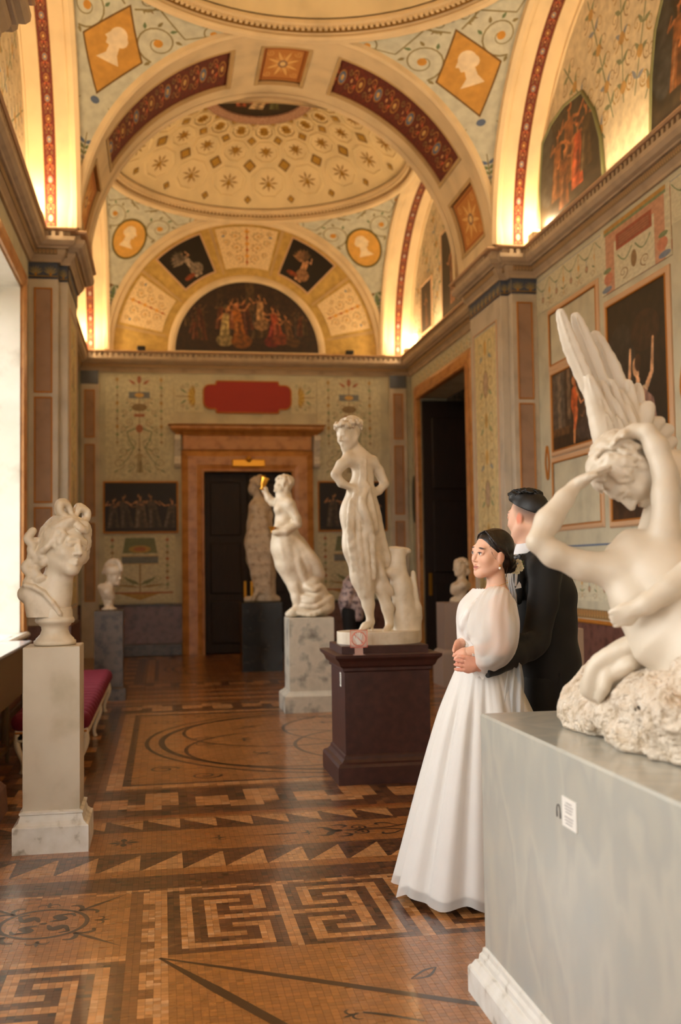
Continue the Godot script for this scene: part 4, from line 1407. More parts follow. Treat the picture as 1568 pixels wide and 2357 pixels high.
		# side arches with the oxblood band, and the round-headed lunettes behind them
		for sx in [-1.0, 1.0]:
			var xa: float = XC + sx * AR
			var xw: float = WR if sx > 0 else WL
			var cc := Vector3(0, sy, zc)
			var sb := MB.new()
			arch_sweep(sb, cc, Z, Y, X, AR - 0.02, [Vector2(0.1, xa - sx * 0.05), Vector2(-0.02, xa - sx * 0.05), Vector2(-0.045, xa), Vector2(-0.03, xa + sx * 0.05), Vector2(0.0, xa + sx * 0.07), Vector2(0.0, xa + sx * 0.22)], 0, PI, 56)
			arch_sweep(sb, cc, Z, Y, X, AR - 0.02, [Vector2(0.0, xa + sx * 0.36), Vector2(0.0, xw - sx * 0.03), Vector2(-0.06, xw - sx * 0.03), Vector2(-0.06, xw + sx * 0.01)], 0, PI, 56)
			put("side_arch", sb.mesh(), M.cream, V)
			var bb := MB.new()
			arch_sweep(bb, cc, Z, Y, X, AR - 0.015, [Vector2(0.0, xa + sx * 0.22), Vector2(0.0, xa + sx * 0.36)], 0.0, PI, 56, 9.0)
			put("painted_band", bb.mesh(), red, V)
			# lunette field
			var lb := MB.new()
			var tf := tf_r(xw - 0.006) if sx > 0 else tf_l(xw + 0.006)
			var k0 := lb.vert(tf * Vector3(zc * sx, sy - 0.02, 0), Vector3(-sx, 0, 0), Vector2(0.5, 1))
			for k in 41:
				var a := PI * k / 40.0
				lb.vert(tf * Vector3(zc * sx + cos(a) * AR, sy - 0.02 + sin(a) * AR, 0), Vector3(-sx, 0, 0), Vector2(0.5 + cos(a) * 0.5, 1.0 - sin(a)))
				if k: lb.tri_i(k0, k0 + k, k0 + k + 1)
			put("lunette_field", lb.mesh(), lun, V)
	# domes
	for bay in BAYS:
		var zc: float = bay[0]
		var b := MB.new()
		var r0 := 2.38
		var rise := 1.1 if bay[1] == 0 else 1.5
		var R := (r0 * r0 + rise * rise) / (2.0 * rise)
		var yc := 8.08 + rise - R
		var rows := []
		for k in 17:
			var r := r0 * (1.0 - k / 16.0) + 0.0005
			var row := PackedVector3Array()
			for q in 73:
				var a := TAU * q / 72.0
				row.append(Vector3(XC + cos(a) * r, yc + sqrt(R * R - r * r), zc + sin(a) * r))
			rows.append(row)
		b.grid(rows, true)
		put("dome_shell", b.mesh(), M.dome, V)
		if bay[1] == 0: build_coffers(V, zc, R, yc)


func octagon(s: float) -> PackedVector2Array:
	var p := PackedVector2Array()
	for k in 8:
		var a := PI / 8.0 + TAU * k / 8.0
		p.append(Vector2(cos(a), sin(a)) * s)
	return p


func build_coffers(V: Node3D, zc: float, R: float, yc: float) -> void:
	for row in [[2.04, 0.272, 0.232], [1.53, 0.205, 0.178], [1.12, 0.158, 0.138]]:
		var s: float = row[1]
		var o8: PackedVector2Array = octagon(s)
		# frame: a bevelled octagonal ring
		var fb := MB.new()
		var lv := [[1.22, 0.0], [1.2, 0.03], [1.06, 0.034], [1.0, 0.028], [0.95, 0.004]]
		for q in lv.size() - 1:
			for k in 8:
				var k2 := (k + 1) % 8
				var A: Vector2 = o8[k] * lv[q][0]
				var B: Vector2 = o8[k2] * lv[q][0]
				var C: Vector2 = o8[k2] * lv[q + 1][0]
				var D: Vector2 = o8[k] * lv[q + 1][0]
				var pa := Vector3(A.x, A.y, lv[q][1])
				var pb := Vector3(B.x, B.y, lv[q][1])
				var pd := Vector3(D.x, D.y, lv[q + 1][1])
				var nn := (pb - pa).cross(pd - pa).normalized()
				fb.quad(pa, pb, Vector3(C.x, C.y, lv[q + 1][1]), pd, nn if nn.z > -0.01 else -nn)
		var frame := fb.mesh()
		var pl := MB.new()
		pl.prism(octagon(s * 0.955), -0.01, 0.006)
		var plate := pl.mesh()
		var gb := MB.new()
		for k in 8:
			var k2 := (k + 1) % 8
			gb.quad(Vector3(o8[k].x, o8[k].y, 0.009) * Vector3(1.0, 1.0, 1), Vector3(o8[k2].x, o8[k2].y, 0.009) * Vector3(1.0, 1.0, 1), Vector3(o8[k2].x, o8[k2].y, 0.009) * Vector3(0.88, 0.88, 1), Vector3(o8[k].x, o8[k].y, 0.009) * Vector3(0.88, 0.88, 1), Vector3.BACK)
		var outline := gb.mesh()
		gb = MB.new()
		for k in 8:
			var a := TAU * k / 8.0
			var d := Vector2(cos(a), sin(a))
			var t := Vector2(-d.y, d.x)
			gb.prism(PackedVector2Array([d * s * 0.08, d * s * 0.4 + t * s * 0.05, d * s * 0.62, d * s * 0.4 - t * s * 0.05]), 0.004, 0.016)
		var rosette := gb.mesh()
		for k in 18:
			var a := TAU * (k + 0.5) / 18.0 - PI / 2.0
			var r: float = row[0]
			var p := Vector3(XC + cos(a) * r, yc + sqrt(R * R - r * r), zc + sin(a) * r)
			var n := (Vector3(XC, yc, zc) - p).normalized()
			var e := Vector3(-sin(a), 0, cos(a))
			var bs := Basis(e, n.cross(e), n)
			var f := put("coffer", frame, M.dome, V)
			f.transform = Transform3D(bs, p - n * 0.004)
			put("coffer_panel", plate, M.coffer, f)
			put("coffer_outline", outline, M.cofline, f)
			put("rosette", rosette, M.cofleaf, f)
	# lozenges between the rows, and small triangles along the rim
	for row in [[1.765, 0.085], [1.31, 0.062], [2.27, 0.05], [0.95, 0.04]]:
		var s: float = row[1]
		var mb := MB.new()
		mb.prism(PackedVector2Array([Vector2(0, s * 1.2), Vector2(-s, 0), Vector2(0, -s * 1.2), Vector2(s, 0)]), 0.0, 0.012)
		var ob := MB.new()
		for k in 4:
			var q := [Vector2(0, s * 1.2), Vector2(-s, 0), Vector2(0, -s * 1.2), Vector2(s, 0)]
			var A: Vector2 = q[k]
			var B: Vector2 = q[(k + 1) % 4]
			ob.quad(Vector3(A.x, A.y, 0.02), Vector3(B.x, B.y, 0.02), Vector3(B.x * 1.35, B.y * 1.35, 0.02), Vector3(A.x * 1.35, A.y * 1.35, 0.02), Vector3.BACK)
		var m1 := mb.mesh()
		var m2 := ob.mesh()
		for k in 18:
			var a := TAU * k / 18.0 - PI / 2.0
			var r: float = row[0]
			var p := Vector3(XC + cos(a) * r, yc + sqrt(R * R - r * r), zc + sin(a) * r)
			var n := (Vector3(XC, yc, zc) - p).normalized()
			var e := Vector3(-sin(a), 0, cos(a))
			var o := put("lozenge", m1, M.coffer, V)
			o.transform = Transform3D(Basis(e, n.cross(e), n), p - n * 0.004)
			put("lozenge_frame", m2, M.cofline, o)
	# the round picture at the crown
	var pb := MB.new()
	var k0 := 0
	for k in 49:
		var a := TAU * k / 48.0
		pb.vert(Vector3(XC + cos(a) * 0.73, yc + sqrt(R * R - 0.53) - 0.02, zc + sin(a) * 0.73), Vector3.DOWN, Vector2(0.5 + cos(a) * 0.5, 0.5 - sin(a) * 0.5))
	k0 = pb.vert(Vector3(XC, yc + sqrt(R * R - 0.53) - 0.02, zc), Vector3.DOWN, Vector2(0.5, 0.5))
	for k in 48: pb.tri_i(k, k + 1, k0)
	put("crown_painting", pb.mesh(), mat(Color.WHITE, 0.6, tex_dome_scene()), V)
	var fb := MB.new()
	arch_sweep(fb, Vector3(XC, yc + sqrt(R * R - 0.53), zc), Vector3.RIGHT, Vector3.BACK, Vector3.UP, 0.73, [Vector2(0, -0.01), Vector2(0.0, -0.05), Vector2(0.03, -0.055), Vector2(0.13, -0.075), Vector2(0.15, -0.1), Vector2(0.17, -0.06)], 0, TAU, 60)
	put("crown_border", fb.mesh(), M.dotted, V)


# ---------------------------------------------------------------- far wall
func sector_mesh(c: Vector2, r0: float, r1: float, a0: float, a1: float, d: float, z0: float, seg := 10) -> ArrayMesh:
	# a ring sector standing d proud of the plane z0; the print runs along the arc
	var b := MB.new()
	for side in [0]:
		var k0 := b.v.size()
		for k in seg + 1:
			var a := lerpf(a0, a1, float(k) / seg)
			var dd := Vector2(cos(a), sin(a))
			b.vert(Vector3(c.x + dd.x * r1, c.y + dd.y * r1, z0 + d), Vector3.BACK, Vector2(1.0 - float(k) / seg, 0))
			b.vert(Vector3(c.x + dd.x * r0, c.y + dd.y * r0, z0 + d), Vector3.BACK, Vector2(1.0 - float(k) / seg, 1))
			if k: b.tri_i(k0 + 2 * k - 2, k0 + 2 * k, k0 + 2 * k + 1); b.tri_i(k0 + 2 * k - 2, k0 + 2 * k + 1, k0 + 2 * k - 1)
	for k in seg:
		for rr in [r0, r1]:
			if rr < 0.001: continue
			var a := lerpf(a0, a1, float(k) / seg)
			var a2 := lerpf(a0, a1, float(k + 1) / seg)
			var p: Vector2 = c + Vector2(cos(a), sin(a)) * rr
			var q: Vector2 = c + Vector2(cos(a2), sin(a2)) * rr
			b.quad(Vector3(p.x, p.y, z0), Vector3(q.x, q.y, z0), Vector3(q.x, q.y, z0 + d), Vector3(p.x, p.y, z0 + d), Vector3(cos(a), sin(a), 0) * (1.0 if rr == r1 else -1.0))
	for a in [a0, a1]:
		var dd := Vector2(cos(a), sin(a))
		b.quad(Vector3(c.x + dd.x * r0, c.y + dd.y * r0, z0), Vector3(c.x + dd.x * r1, c.y + dd.y * r1, z0), Vector3(c.x + dd.x * r1, c.y + dd.y * r1, z0 + d), Vector3(c.x + dd.x * r0, c.y + dd.y * r0, z0 + d), Vector3(dd.y, -dd.x, 0) * (1.0 if a == a0 else -1.0))
	return b.mesh()


func build_far_wall() -> void:
	var W: Node3D = M.wf
	var c := Vector2(XC, 5.46)
	put("lunette_field", sector_mesh(c, 0.0, 2.56, 0, PI, 0.02, ZF, 40), M.lunyellow, W)
	var z := ZF + 0.02
	var sc := thing("lunette_painting", "semicircular dark oil painting of robed figures above the far door", "painting", Vector3(c.x, c.y, z))
	var pm := MB.new()
	var k0 := pm.vert(Vector3(0, 0, 0.02), Vector3.BACK, Vector2(0.5, 1))
	for k in 41:
		var a := PI * k / 40.0
		pm.vert(Vector3(cos(a) * 1.34, sin(a) * 1.3, 0.02), Vector3.BACK, Vector2(0.5 + cos(a) * 0.5, 1.0 - sin(a)))
		if k: pm.tri_i(k0, k0 + k, k0 + k + 1)
	put("canvas", pm.mesh(), mat(Color.WHITE, 0.5, tex_lunette_scene()), sc)
	var fm := MB.new()
	arch_sweep(fm, Vector3.ZERO, Vector3.RIGHT, Vector3.UP, Vector3.BACK, 1.32, [Vector2(-0.02, 0.0), Vector2(-0.01, 0.03), Vector2(0.04, 0.045), Vector2(0.09, 0.03), Vector2(0.12, 0.0)], 0, PI, 48)
	fm.box(Vector3(-1.45, -0.03, 0.0), Vector3(1.45, 0.012, 0.04), 0.005)
	put("frame", fm.mesh(), M.cream, sc)
	var wedge := mat(Color.WHITE, 0.75, tex_wedge())
	for e in [[2.52, 2.92], [1.32, 1.82], [0.22, 0.62]]:
		put("ornament_sector", sector_mesh(c, 1.58, 2.34, e[0], e[1], 0.012, z), wedge, W)
		for q in [0, 1]:
			put("sector_bead", sector_mesh(c, 1.5, 2.4, e[q] - 0.012 + 0.035 * (q * 2 - 1), e[q] + 0.012 + 0.035 * (q * 2 - 1), 0.014, z, 2), M.creamdk, W)
	for e in [[1.95, 2.34, tex_winged(61, Color(0.62, 0.55, 0.48)), "dark wedge painting with a pale grey winged figure beside the arch", "left"], [0.80, 1.19, tex_winged(62, Color(0.72, 0.52, 0.36)), "dark wedge painting with a warm-toned reclining figure beside the arch", "right"]]:
		var o := thing("spandrel_painting", e[3], "painting", Vector3(c.x, c.y, z), 0.0, "")
		put("canvas", sector_mesh(Vector2.ZERO, 1.6, 2.32, e[0], e[1], 0.014, 0.0), mat(Color.WHITE, 0.5, e[2]), o)
		var fb := MB.new()
		for a in [e[0], e[1]]:
			var sg := -1.0 if a == e[0] else 1.0
			var d := Vector3(cos(a), sin(a), 0)
			var t := Vector3(-sin(a), cos(a), 0) * sg
			fb.quad(d * 1.57 + Vector3(0, 0, 0.02), d * 2.35 + Vector3(0, 0, 0.02), d * 2.35 + t * 0.03 + Vector3(0, 0, 0.008), d * 1.57 + t * 0.03 + Vector3(0, 0, 0.008), Vector3.BACK)
			fb.quad(d * 1.57 + Vector3(0, 0, 0.02), d * 2.35 + Vector3(0, 0, 0.02), d * 2.35, d * 1.57, -t)
		for rr in [[1.57, 1.6], [2.32, 2.35]]:
			arch_sweep(fb, Vector3.ZERO, Vector3.RIGHT, Vector3.UP, Vector3.BACK, rr[0], [Vector2(0, 0.0), Vector2(0, 0.02), Vector2(0.03, 0.02), Vector2(0.03, 0.0)], e[0], e[1], 10)
		put("frame", fb.mesh(), M.frame, o)
	# arch moulding against the wall
	var mb := MB.new()
	arch_sweep(mb, Vector3(XC, 5.45, ZF), Vector3.RIGHT, Vector3.UP, Vector3.BACK, AR, [Vector2(0.02, 0.0), Vector2(-0.1, 0.02), Vector2(-0.1, 0.06), Vector2(-0.04, 0.1), Vector2(-0.02, 0.16), Vector2(0.06, 0.17)], 0, PI, 64)
	put("wall_arch", mb.mesh(), M.cream, W)
	# wall below the cornice
	var tf := tf_f()
	for e in [[-1.42, -1.11], [4.18, 4.5]]:
		slab(W, "corner_pilaster", tf, e[0], e[1], 0.0, 5.07, 0.07, M.pier, 0.006)
		var xm: float = (e[0] + e[1]) / 2
		for yy in [[3.9, 4.72], [2.5, 3.75], [1.0, 2.35]]:
			slab(W, "panel", tf_f(ZF + 0.07), xm - 0.075, xm + 0.075, yy[0], yy[1], 0.006, M.pink)
			rim(W, "panel_bead", tf_f(ZF + 0.07), xm - 0.075, xm + 0.075, yy[0], yy[1], 0.018, 0.014, M.gilt)
		slab(W, "frieze_band", tf_f(ZF + 0.07), e[0], e[1], 4.84, 5.08, 0.01, mat(Color(0.36, 0.38, 0.42), 0.65))
	var can := [mat(Color.WHITE, 0.75, tex_candelabra(0)), mat(Color.WHITE, 0.75, tex_candelabra(1))]
	for x in [-0.40, 3.42]:
		slab(W, "painted_grotesque", tf, x - 0.6, x + 0.6, 3.14, 5.03, 0.006, can[0])
		slab(W, "painted_grotesque", tf, x - 0.62, x + 0.62, 0.96, 2.14, 0.006, can[1])
	# dark long pictures either side of the door
	for e in [[-1.02, 0.26, 71, 5, "wide dark framed painting of five draped figures left of the far doorway"], [2.83, 4.09, 72, 3, "wide dark framed painting partly hidden behind the wreathed statue"]]:
		var o := thing("wall_painting", e[4], "painting", Vector3.ZERO)
		slab(o, "canvas", tf, e[0], e[1], 2.2, 3.09, 0.02, mat(Color.WHITE, 0.5, tex_dark_figures(e[2], e[3], Color(0.46, 0.38, 0.31))))
		rim(o, "frame", tf, e[0] + 0.01, e[1] - 0.01, 2.21, 3.08, 0.03, 0.03, M.gilt)
	# red tablet with painted wings
	var pl := PackedVector2Array()
	for q in [[1, 1], [-1, 1], [-1, -1], [1, -1]]:
		var arc := []
		for k in 5:
			var a := PI * 0.5 * k / 4.0
			arc.append(Vector2(q[0] * (0.68 + 0.12 * cos(a)), q[1] * (0.10 + 0.12 * sin(a))))
		arc.append(Vector2(q[0] * 0.58, q[1] * 0.22)); arc.append(Vector2(q[0] * 0.56, q[1] * 0.29))
		if q[0] * q[1] < 0: arc.reverse()
		for p in arc: pl.append(p)
	var rb := MB.new()
	rb.prism(pl, 0.0, 0.02, Transform3D(Basis.IDENTITY, Vector3(1.54, 4.645, ZF + 0.002)))
	put("red_tablet", rb.mesh(), M.red, W)
	var gb := MB.new()
	for k in pl.size():
		var a := pl[k]
		var e := pl[(k + 1) % pl.size()]
		gb.tube([Vector3(1.54 + a.x, 4.645 + a.y, ZF + 0.015), Vector3(1.54 + e.x, 4.645 + e.y, ZF + 0.015)], 0.014, 6)
	put("tablet_border", gb.mesh(), M.gilt, W)
	var wing := mat(Color.WHITE, 0.75, tex_tablet_wing())
	slab(W, "painted_wing", tf, 0.22, 0.74, 4.36, 4.94, 0.004, wing)
	var wb := MB.new()
	wb.quad(Vector3(2.34, 4.36, ZF + 0.004), Vector3(2.81, 4.36, ZF + 0.004), Vector3(2.81, 4.94, ZF + 0.004), Vector3(2.34, 4.94, ZF + 0.004), Vector3.BACK, [Vector2(1, 1), Vector2(0, 1), Vector2(0, 0), Vector2(1, 0)])
	put("painted_wing", wb.mesh(), wing, W)
	# dado and skirting
	for e in [[WL, 0.34], [2.74, WR]]:
		slab(W, "dado", tf, e[0], e[1], 0.22, 0.88, 0.03, M.dado)
		slab(W, "dado_cap", tf, e[0], e[1], 0.88, 0.93, 0.05, M.brownstone, 0.01)
		slab(W, "skirting", tf, e[0], e[1], 0.0, 0.22, 0.05, M.brownstone, 0.01)
	# doorway: casing, frieze, cornice, consoles, plaque
	var D := struct("door_1")
	rim(D, "casing", tf, 0.72, 2.34, -0.2, 3.29, 0.38, 0.10, M.yellowmarble)
	rim(D, "casing_bead", tf, 0.74, 2.32, -0.2, 3.27, 0.05, 0.125, M.yellowmarble)
	slab(D, "frieze", tf, 0.36, 2.7, 3.67, 3.93, 0.09, M.yellowmarble, 0.01)
	var cb := MB.new()
	cb.sweep([Vector2(2.78, ZF + 0.0), Vector2(2.78, ZF + 0.06), Vector2(0.28, ZF + 0.06), Vector2(0.28, ZF)], [Vector2(-0.02, 3.93), Vector2(0.02, 3.94), Vector2(0.05, 3.98), Vector2(0.12, 4.02), Vector2(0.14, 4.05), Vector2(0.14, 4.09), Vector2(0.18, 4.12), Vector2(-0.1, 4.12)])
	put("door_cornice", cb.mesh(), M.yellowmarble, D)
	for x in [0.27, 2.79]:
		var kb := MB.new()
		var prof := PackedVector2Array([Vector2(0, 3.93), Vector2(0.2, 3.93), Vector2(0.21, 3.84), Vector2(0.15, 3.72), Vector2(0.1, 3.55), Vector2(0.12, 3.42), Vector2(0.08, 3.36), Vector2(0, 3.36)])
		kb.prism(prof, -0.055, 0.055, Transform3D(Basis(Vector3(0, 0, 1), Vector3(0, 1, 0), Vector3(-1, 0, 0)), Vector3(x, 0, ZF)))
		put("console", kb.mesh(), M.whitebase, D)
	slab(D, "gilt_plaque", tf_f(ZF + 0.1), 1.24, 1.84, 3.36, 3.5, 0.03, M.giltbright, 0.02)
	var ob := MB.new()
	ob.lathe([Vector2(0.001, 0), Vector2(0.05, 0.01), Vector2(0.055, 0.03), Vector2(0.03, 0.05), Vector2(0.001, 0.055)], 12, Transform3D(Basis(Vector3.RIGHT, Vector3.BACK, Vector3.DOWN), Vector3(1.54, 3.5, ZF + 0.13)))
	put("plaque_boss", ob.mesh(), M.brass, D)
	for e in [[0.72, 1.53], [1.53, 2.34]]:
		var lf := put("door_leaf", bx(Vector3(e[0] + 0.004, 0.01, ZF - 0.16), Vector3(e[1] - 0.004, 3.29, ZF - 0.09), 0.006), M.mahogany, D)
		for yy in [[0.18, 0.95], [1.08, 2.0], [2.13, 3.1]]:
			var pb := MB.new()
			pb.box(Vector3(e[0] + 0.13, yy[0], ZF - 0.095), Vector3(e[1] - 0.13, yy[1], ZF - 0.065), 0.025)
			put("door_panel", pb.mesh(), M.mahogany, lf)
			var xm: float = (e[0] + e[1]) / 2
			var ym: float = (yy[0] + yy[1]) / 2
			var lz := MB.new()
			lz.prism(PackedVector2Array([Vector2(xm, yy[1] - 0.06), Vector2(e[0] + 0.18, ym), Vector2(xm, yy[0] + 0.06), Vector2(e[1] - 0.18, ym)]), ZF - 0.07, ZF - 0.05)
			put("lozenge", lz.mesh(), M.mahogany, lf)
		var hx: float = e[1] - 0.06 if e[0] < 1.0 else e[0] + 0.06
		put("door_plate", bx(Vector3(hx - 0.025, 0.95, ZF - 0.095), Vector3(hx + 0.025, 1.3, ZF - 0.075), 0.006), M.brass, lf)


# ---------------------------------------------------------------- right wall
func build_right_wall() -> void:
	var W: Node3D = M.wr
	var tf := tf_r()
	for e in [[-18.9, -18.45], [-14.8, -13.75], [-12.2, -7.1], [-5.55, -0.45], [1.1, 7.2]]:
		slab(W, "dado", tf, e[0], e[1], 0.22, 0.88, 0.03, M.dado)
		slab(W, "dado_cap", tf, e[0], e[1], 0.88, 0.92, 0.05, M.gilt, 0.01)
		slab(W, "skirting", tf, e[0], e[1], 0.0, 0.22, 0.05, M.brownstone, 0.01)
	var eg := mat(Color(1.0, 0.93, 0.78), 0.65, M.eggtex)
	var b := MB.new()
	b.quad(tf * Vector3(-12.2, 0.93, 0.006), tf * Vector3(-7.1, 0.93, 0.006), tf * Vector3(-7.1, 1.03, 0.006), tf * Vector3(-12.2, 1.03, 0.006), Vector3.LEFT, [Vector2(0, 1), Vector2(9, 1), Vector2(9, 0), Vector2(0, 0)])
	put("painted_frieze", b.mesh(), eg, W)
	# garland friezes high and low
	var ga := mat(Color.WHITE, 0.75, tex_garlands())
	for e in [[-12.2, -10.25, 4.6, 5.02, 1.1], [-8.72, -7.1, 4.6, 5.02, 0.9], [-12.2, -7.1, 1.12, 1.5, 3.2], [-18.4, -13.75, 4.78, 5.04, 4.0]]:
		b = MB.new()
		b.quad(tf * Vector3(e[0], e[2], 0.005), tf * Vector3(e[1], e[2], 0.005), tf * Vector3(e[1], e[3], 0.005), tf * Vector3(e[0], e[3], 0.005), Vector3.LEFT, [Vector2(0, 1), Vector2(e[4], 1), Vector2(e[4], 0), Vector2(0, 0)])
		put("garland_frieze", b.mesh(), ga, W)
	slab(W, "aedicule_print", tf, -10.25, -8.72, 4.33, 5.02, 0.012, mat(Color.WHITE, 0.75, tex_aedicule()))
	# framed wall fields
	for e in [[-11.76, -10.42, 3.9, 4.5], [-11.76, -10.42, 1.98, 2.72]]:
		slab(W, "plain_field", tf, e[0], e[1], e[2], e[3], 0.006, M.wall)
		rim(W, "field_frame", tf, e[0], e[1], e[2], e[3], 0.07, 0.02, M.frame)
		rim(W, "field_bead", tf, e[0], e[1], e[2], e[3], 0.02, 0.026, M.gilt)
	var o := thing("wall_painting", "small painting of an orange-clad dancer, in gilt frame behind the raised wing", "painting")
	slab(o, "canvas", tf, -11.74, -10.4, 2.85, 3.78, 0.016, mat(Color.WHITE, 0.5, tex_orange_figure()))
	rim(o, "frame", tf, -11.73, -10.41, 2.86, 3.77, 0.06, 0.03, M.frame)
	rim(o, "frame_bead", tf, -11.72, -10.42, 2.87, 3.76, 0.02, 0.034, M.gilt)
	o = thing("wall_painting", "tall dark painting of a pale dancing woman with both arms raised", "painting")
	slab(o, "canvas", tf, -10.14, -8.83, 1.95, 4.2, 0.016, mat(Color.WHITE, 0.5, tex_dancer()))
	rim(o, "frame", tf, -10.13, -8.84, 1.96, 4.19, 0.07, 0.03, M.frame)
	rim(o, "frame_bead", tf, -10.12, -8.85, 1.97, 4.18, 0.02, 0.034, M.gilt)
	# gold cartouches between the fields, painted strips
	for e in [[-8.55, 3.1, 0.07, 0.22], [-11.95, 2.75, 0.05, 0.2]]:
		var cb := MB.new()
		var pts := []
		for k in 25:
			var a := TAU * k / 24.0
			pts.append(tf * Vector3(e[0] + cos(a) * e[2] * (1.0 + 0.15 * cos(a * 4)), e[1] + sin(a) * e[3], 0.012))
		cb.tube(pts, 0.012, 6, false)
		put("gilt_cartouche", cb.mesh(), M.gilt, W)
	slab(W, "lower_line", tf, -12.2, -7.1, 1.72, 1.74, 0.008, mat(C_BLUE, 0.7))
	# lunette pictures, near bay and far bay
	var crowd := mat(Color.WHITE, 0.5, tex_crowd())
	for e in [[-11.98, -10.09, [-11.98, 5.5, -11.93, 6.1, -11.8, 6.62, -11.5, 6.74, -11.1, 6.78, -10.6, 6.72, -10.3, 6.37, -10.14, 6.0, -10.08, 5.5], "dark painting of crowded figures in the lunette over the orange dancer picture"], [-9.02, -7.3, [-9.03, 5.5, -8.97, 6.1, -8.86, 6.5, -8.6, 6.85, -8.2, 7.05, -7.7, 6.75, -7.4, 6.2, -7.3, 5.5], "dark lunette painting high above the tall dancer picture"]]:
		var lp := PackedVector2Array()
		for k in range(0, e[2].size(), 2): lp.append(Vector2(e[2][k], e[2][k + 1]))
		var pm := MB.new()
		pm.prism(lp, 0.0, 0.03, tf)
		for k in pm.t.size():
			var l: Vector2 = pm.t[k]
			pm.t[k] = Vector2((l.x - e[0]) / (e[1] - e[0]), 1.0 - (l.y - 5.5) / 1.6)
		var lo := thing("lunette_painting", e[3], "painting")
		put("canvas", pm.mesh(), crowd, lo)
		var fr := MB.new()
		var pts := []
		for q in lp: pts.append(tf * Vector3(q.x, q.y, 0.025))
		fr.tube(pts, 0.022, 6)
		put("frame", fr.mesh(), mat(Color(0.42, 0.42, 0.28), 0.6), lo)
	var dk := mat(Color.WHITE, 0.5, tex_dark_figures(75, 1, Color(0.62, 0.36, 0.2)))
	for e in [[-16.5, -15.3, 5.6, 7.0, "tall dark painting in the right-hand lunette of the domed far bay"], [-17.9, -17.2, 5.65, 6.5, "narrow dark painting in the lunette of the domed far bay"], [-14.9, -14.2, 5.6, 6.4, "small dark lunette painting close behind the wall pier"]]:
		var lo := thing("lunette_painting", e[4], "painting")
		slab(lo, "canvas", tf, e[0], e[1], e[2], e[3], 0.02, dk)
		rim(lo, "frame", tf, e[0] + 0.01, e[1] - 0.01, e[2] + 0.01, e[3] - 0.01, 0.04, 0.03, M.frame)
	# side doorway
	var D := struct("door_2")
	rim(D, "casing", tf, -18.2, -15.05, -0.3, 4.55, 0.24, 0.08, M.yellowmarble)
	rim(D, "casing_bead", tf, -18.18, -15.07, -0.3, 4.53, 0.05, 0.1, M.yellowmarble)
	var lf := put("door_leaf", bx(Vector3(4.62, 0.01, -18.2), Vector3(6.1, 4.5, -18.12), 0.006), M.mahogany, D)
	for yy in [[0.2, 1.2], [1.4, 2.7], [2.9, 4.2]]: put("door_panel", bx(Vector3(4.78, yy[0], -18.13), Vector3(5.94, yy[1], -18.09), 0.025), M.mahogany, lf)
	put("door_plate", bx(Vector3(4.68, 1.0, -18.125), Vector3(4.74, 1.4, -18.1), 0.006), M.brass, lf)
	var t2 := Transform3D(Basis(Vector3.UP, -0.30), Vector3(4.66, 0, -15.06))
	var lb := MB.new()
	lb.box(Vector3(-0.08, 0.01, -1.2), Vector3(0.0, 4.53, 0.0), 0.006, t2)
	lf = put("door_leaf", lb.mesh(), M.mahogany, D)
	for yy in [[0.2, 1.2], [1.4, 2.7], [2.9, 4.2]]:
		lb = MB.new()
		lb.box(Vector3(-0.105, yy[0], -1.08), Vector3(-0.07, yy[1], -0.14), 0.02, t2)
		put("door_panel", lb.mesh(), M.mahogany, lf)
	# oval picture by the doorway
	o = thing("oval_picture", "dark oval picture hanging between corner pilaster and side doorway", "painting")
	var ov := PackedVector2Array()
	for k in 28: ov.append(Vector2(-18.62 + cos(TAU * k / 28.0) * 0.14, 2.75 + sin(TAU * k / 28.0) * 0.42))
	b = MB.new()
	b.prism(ov, 0.0, 0.03, tf)
	put("canvas", b.mesh(), mat(Color(0.24, 0.2, 0.16), 0.5), o)
	b = MB.new()
	var ring := []
	for k in 29: ring.append(tf * Vector3(ov[k % 28].x, ov[k % 28].y, 0.025))
	b.tube(ring, 0.02, 6, false)
	put("frame", b.mesh(), mat(Color(0.3, 0.32, 0.3), 0.5), o)


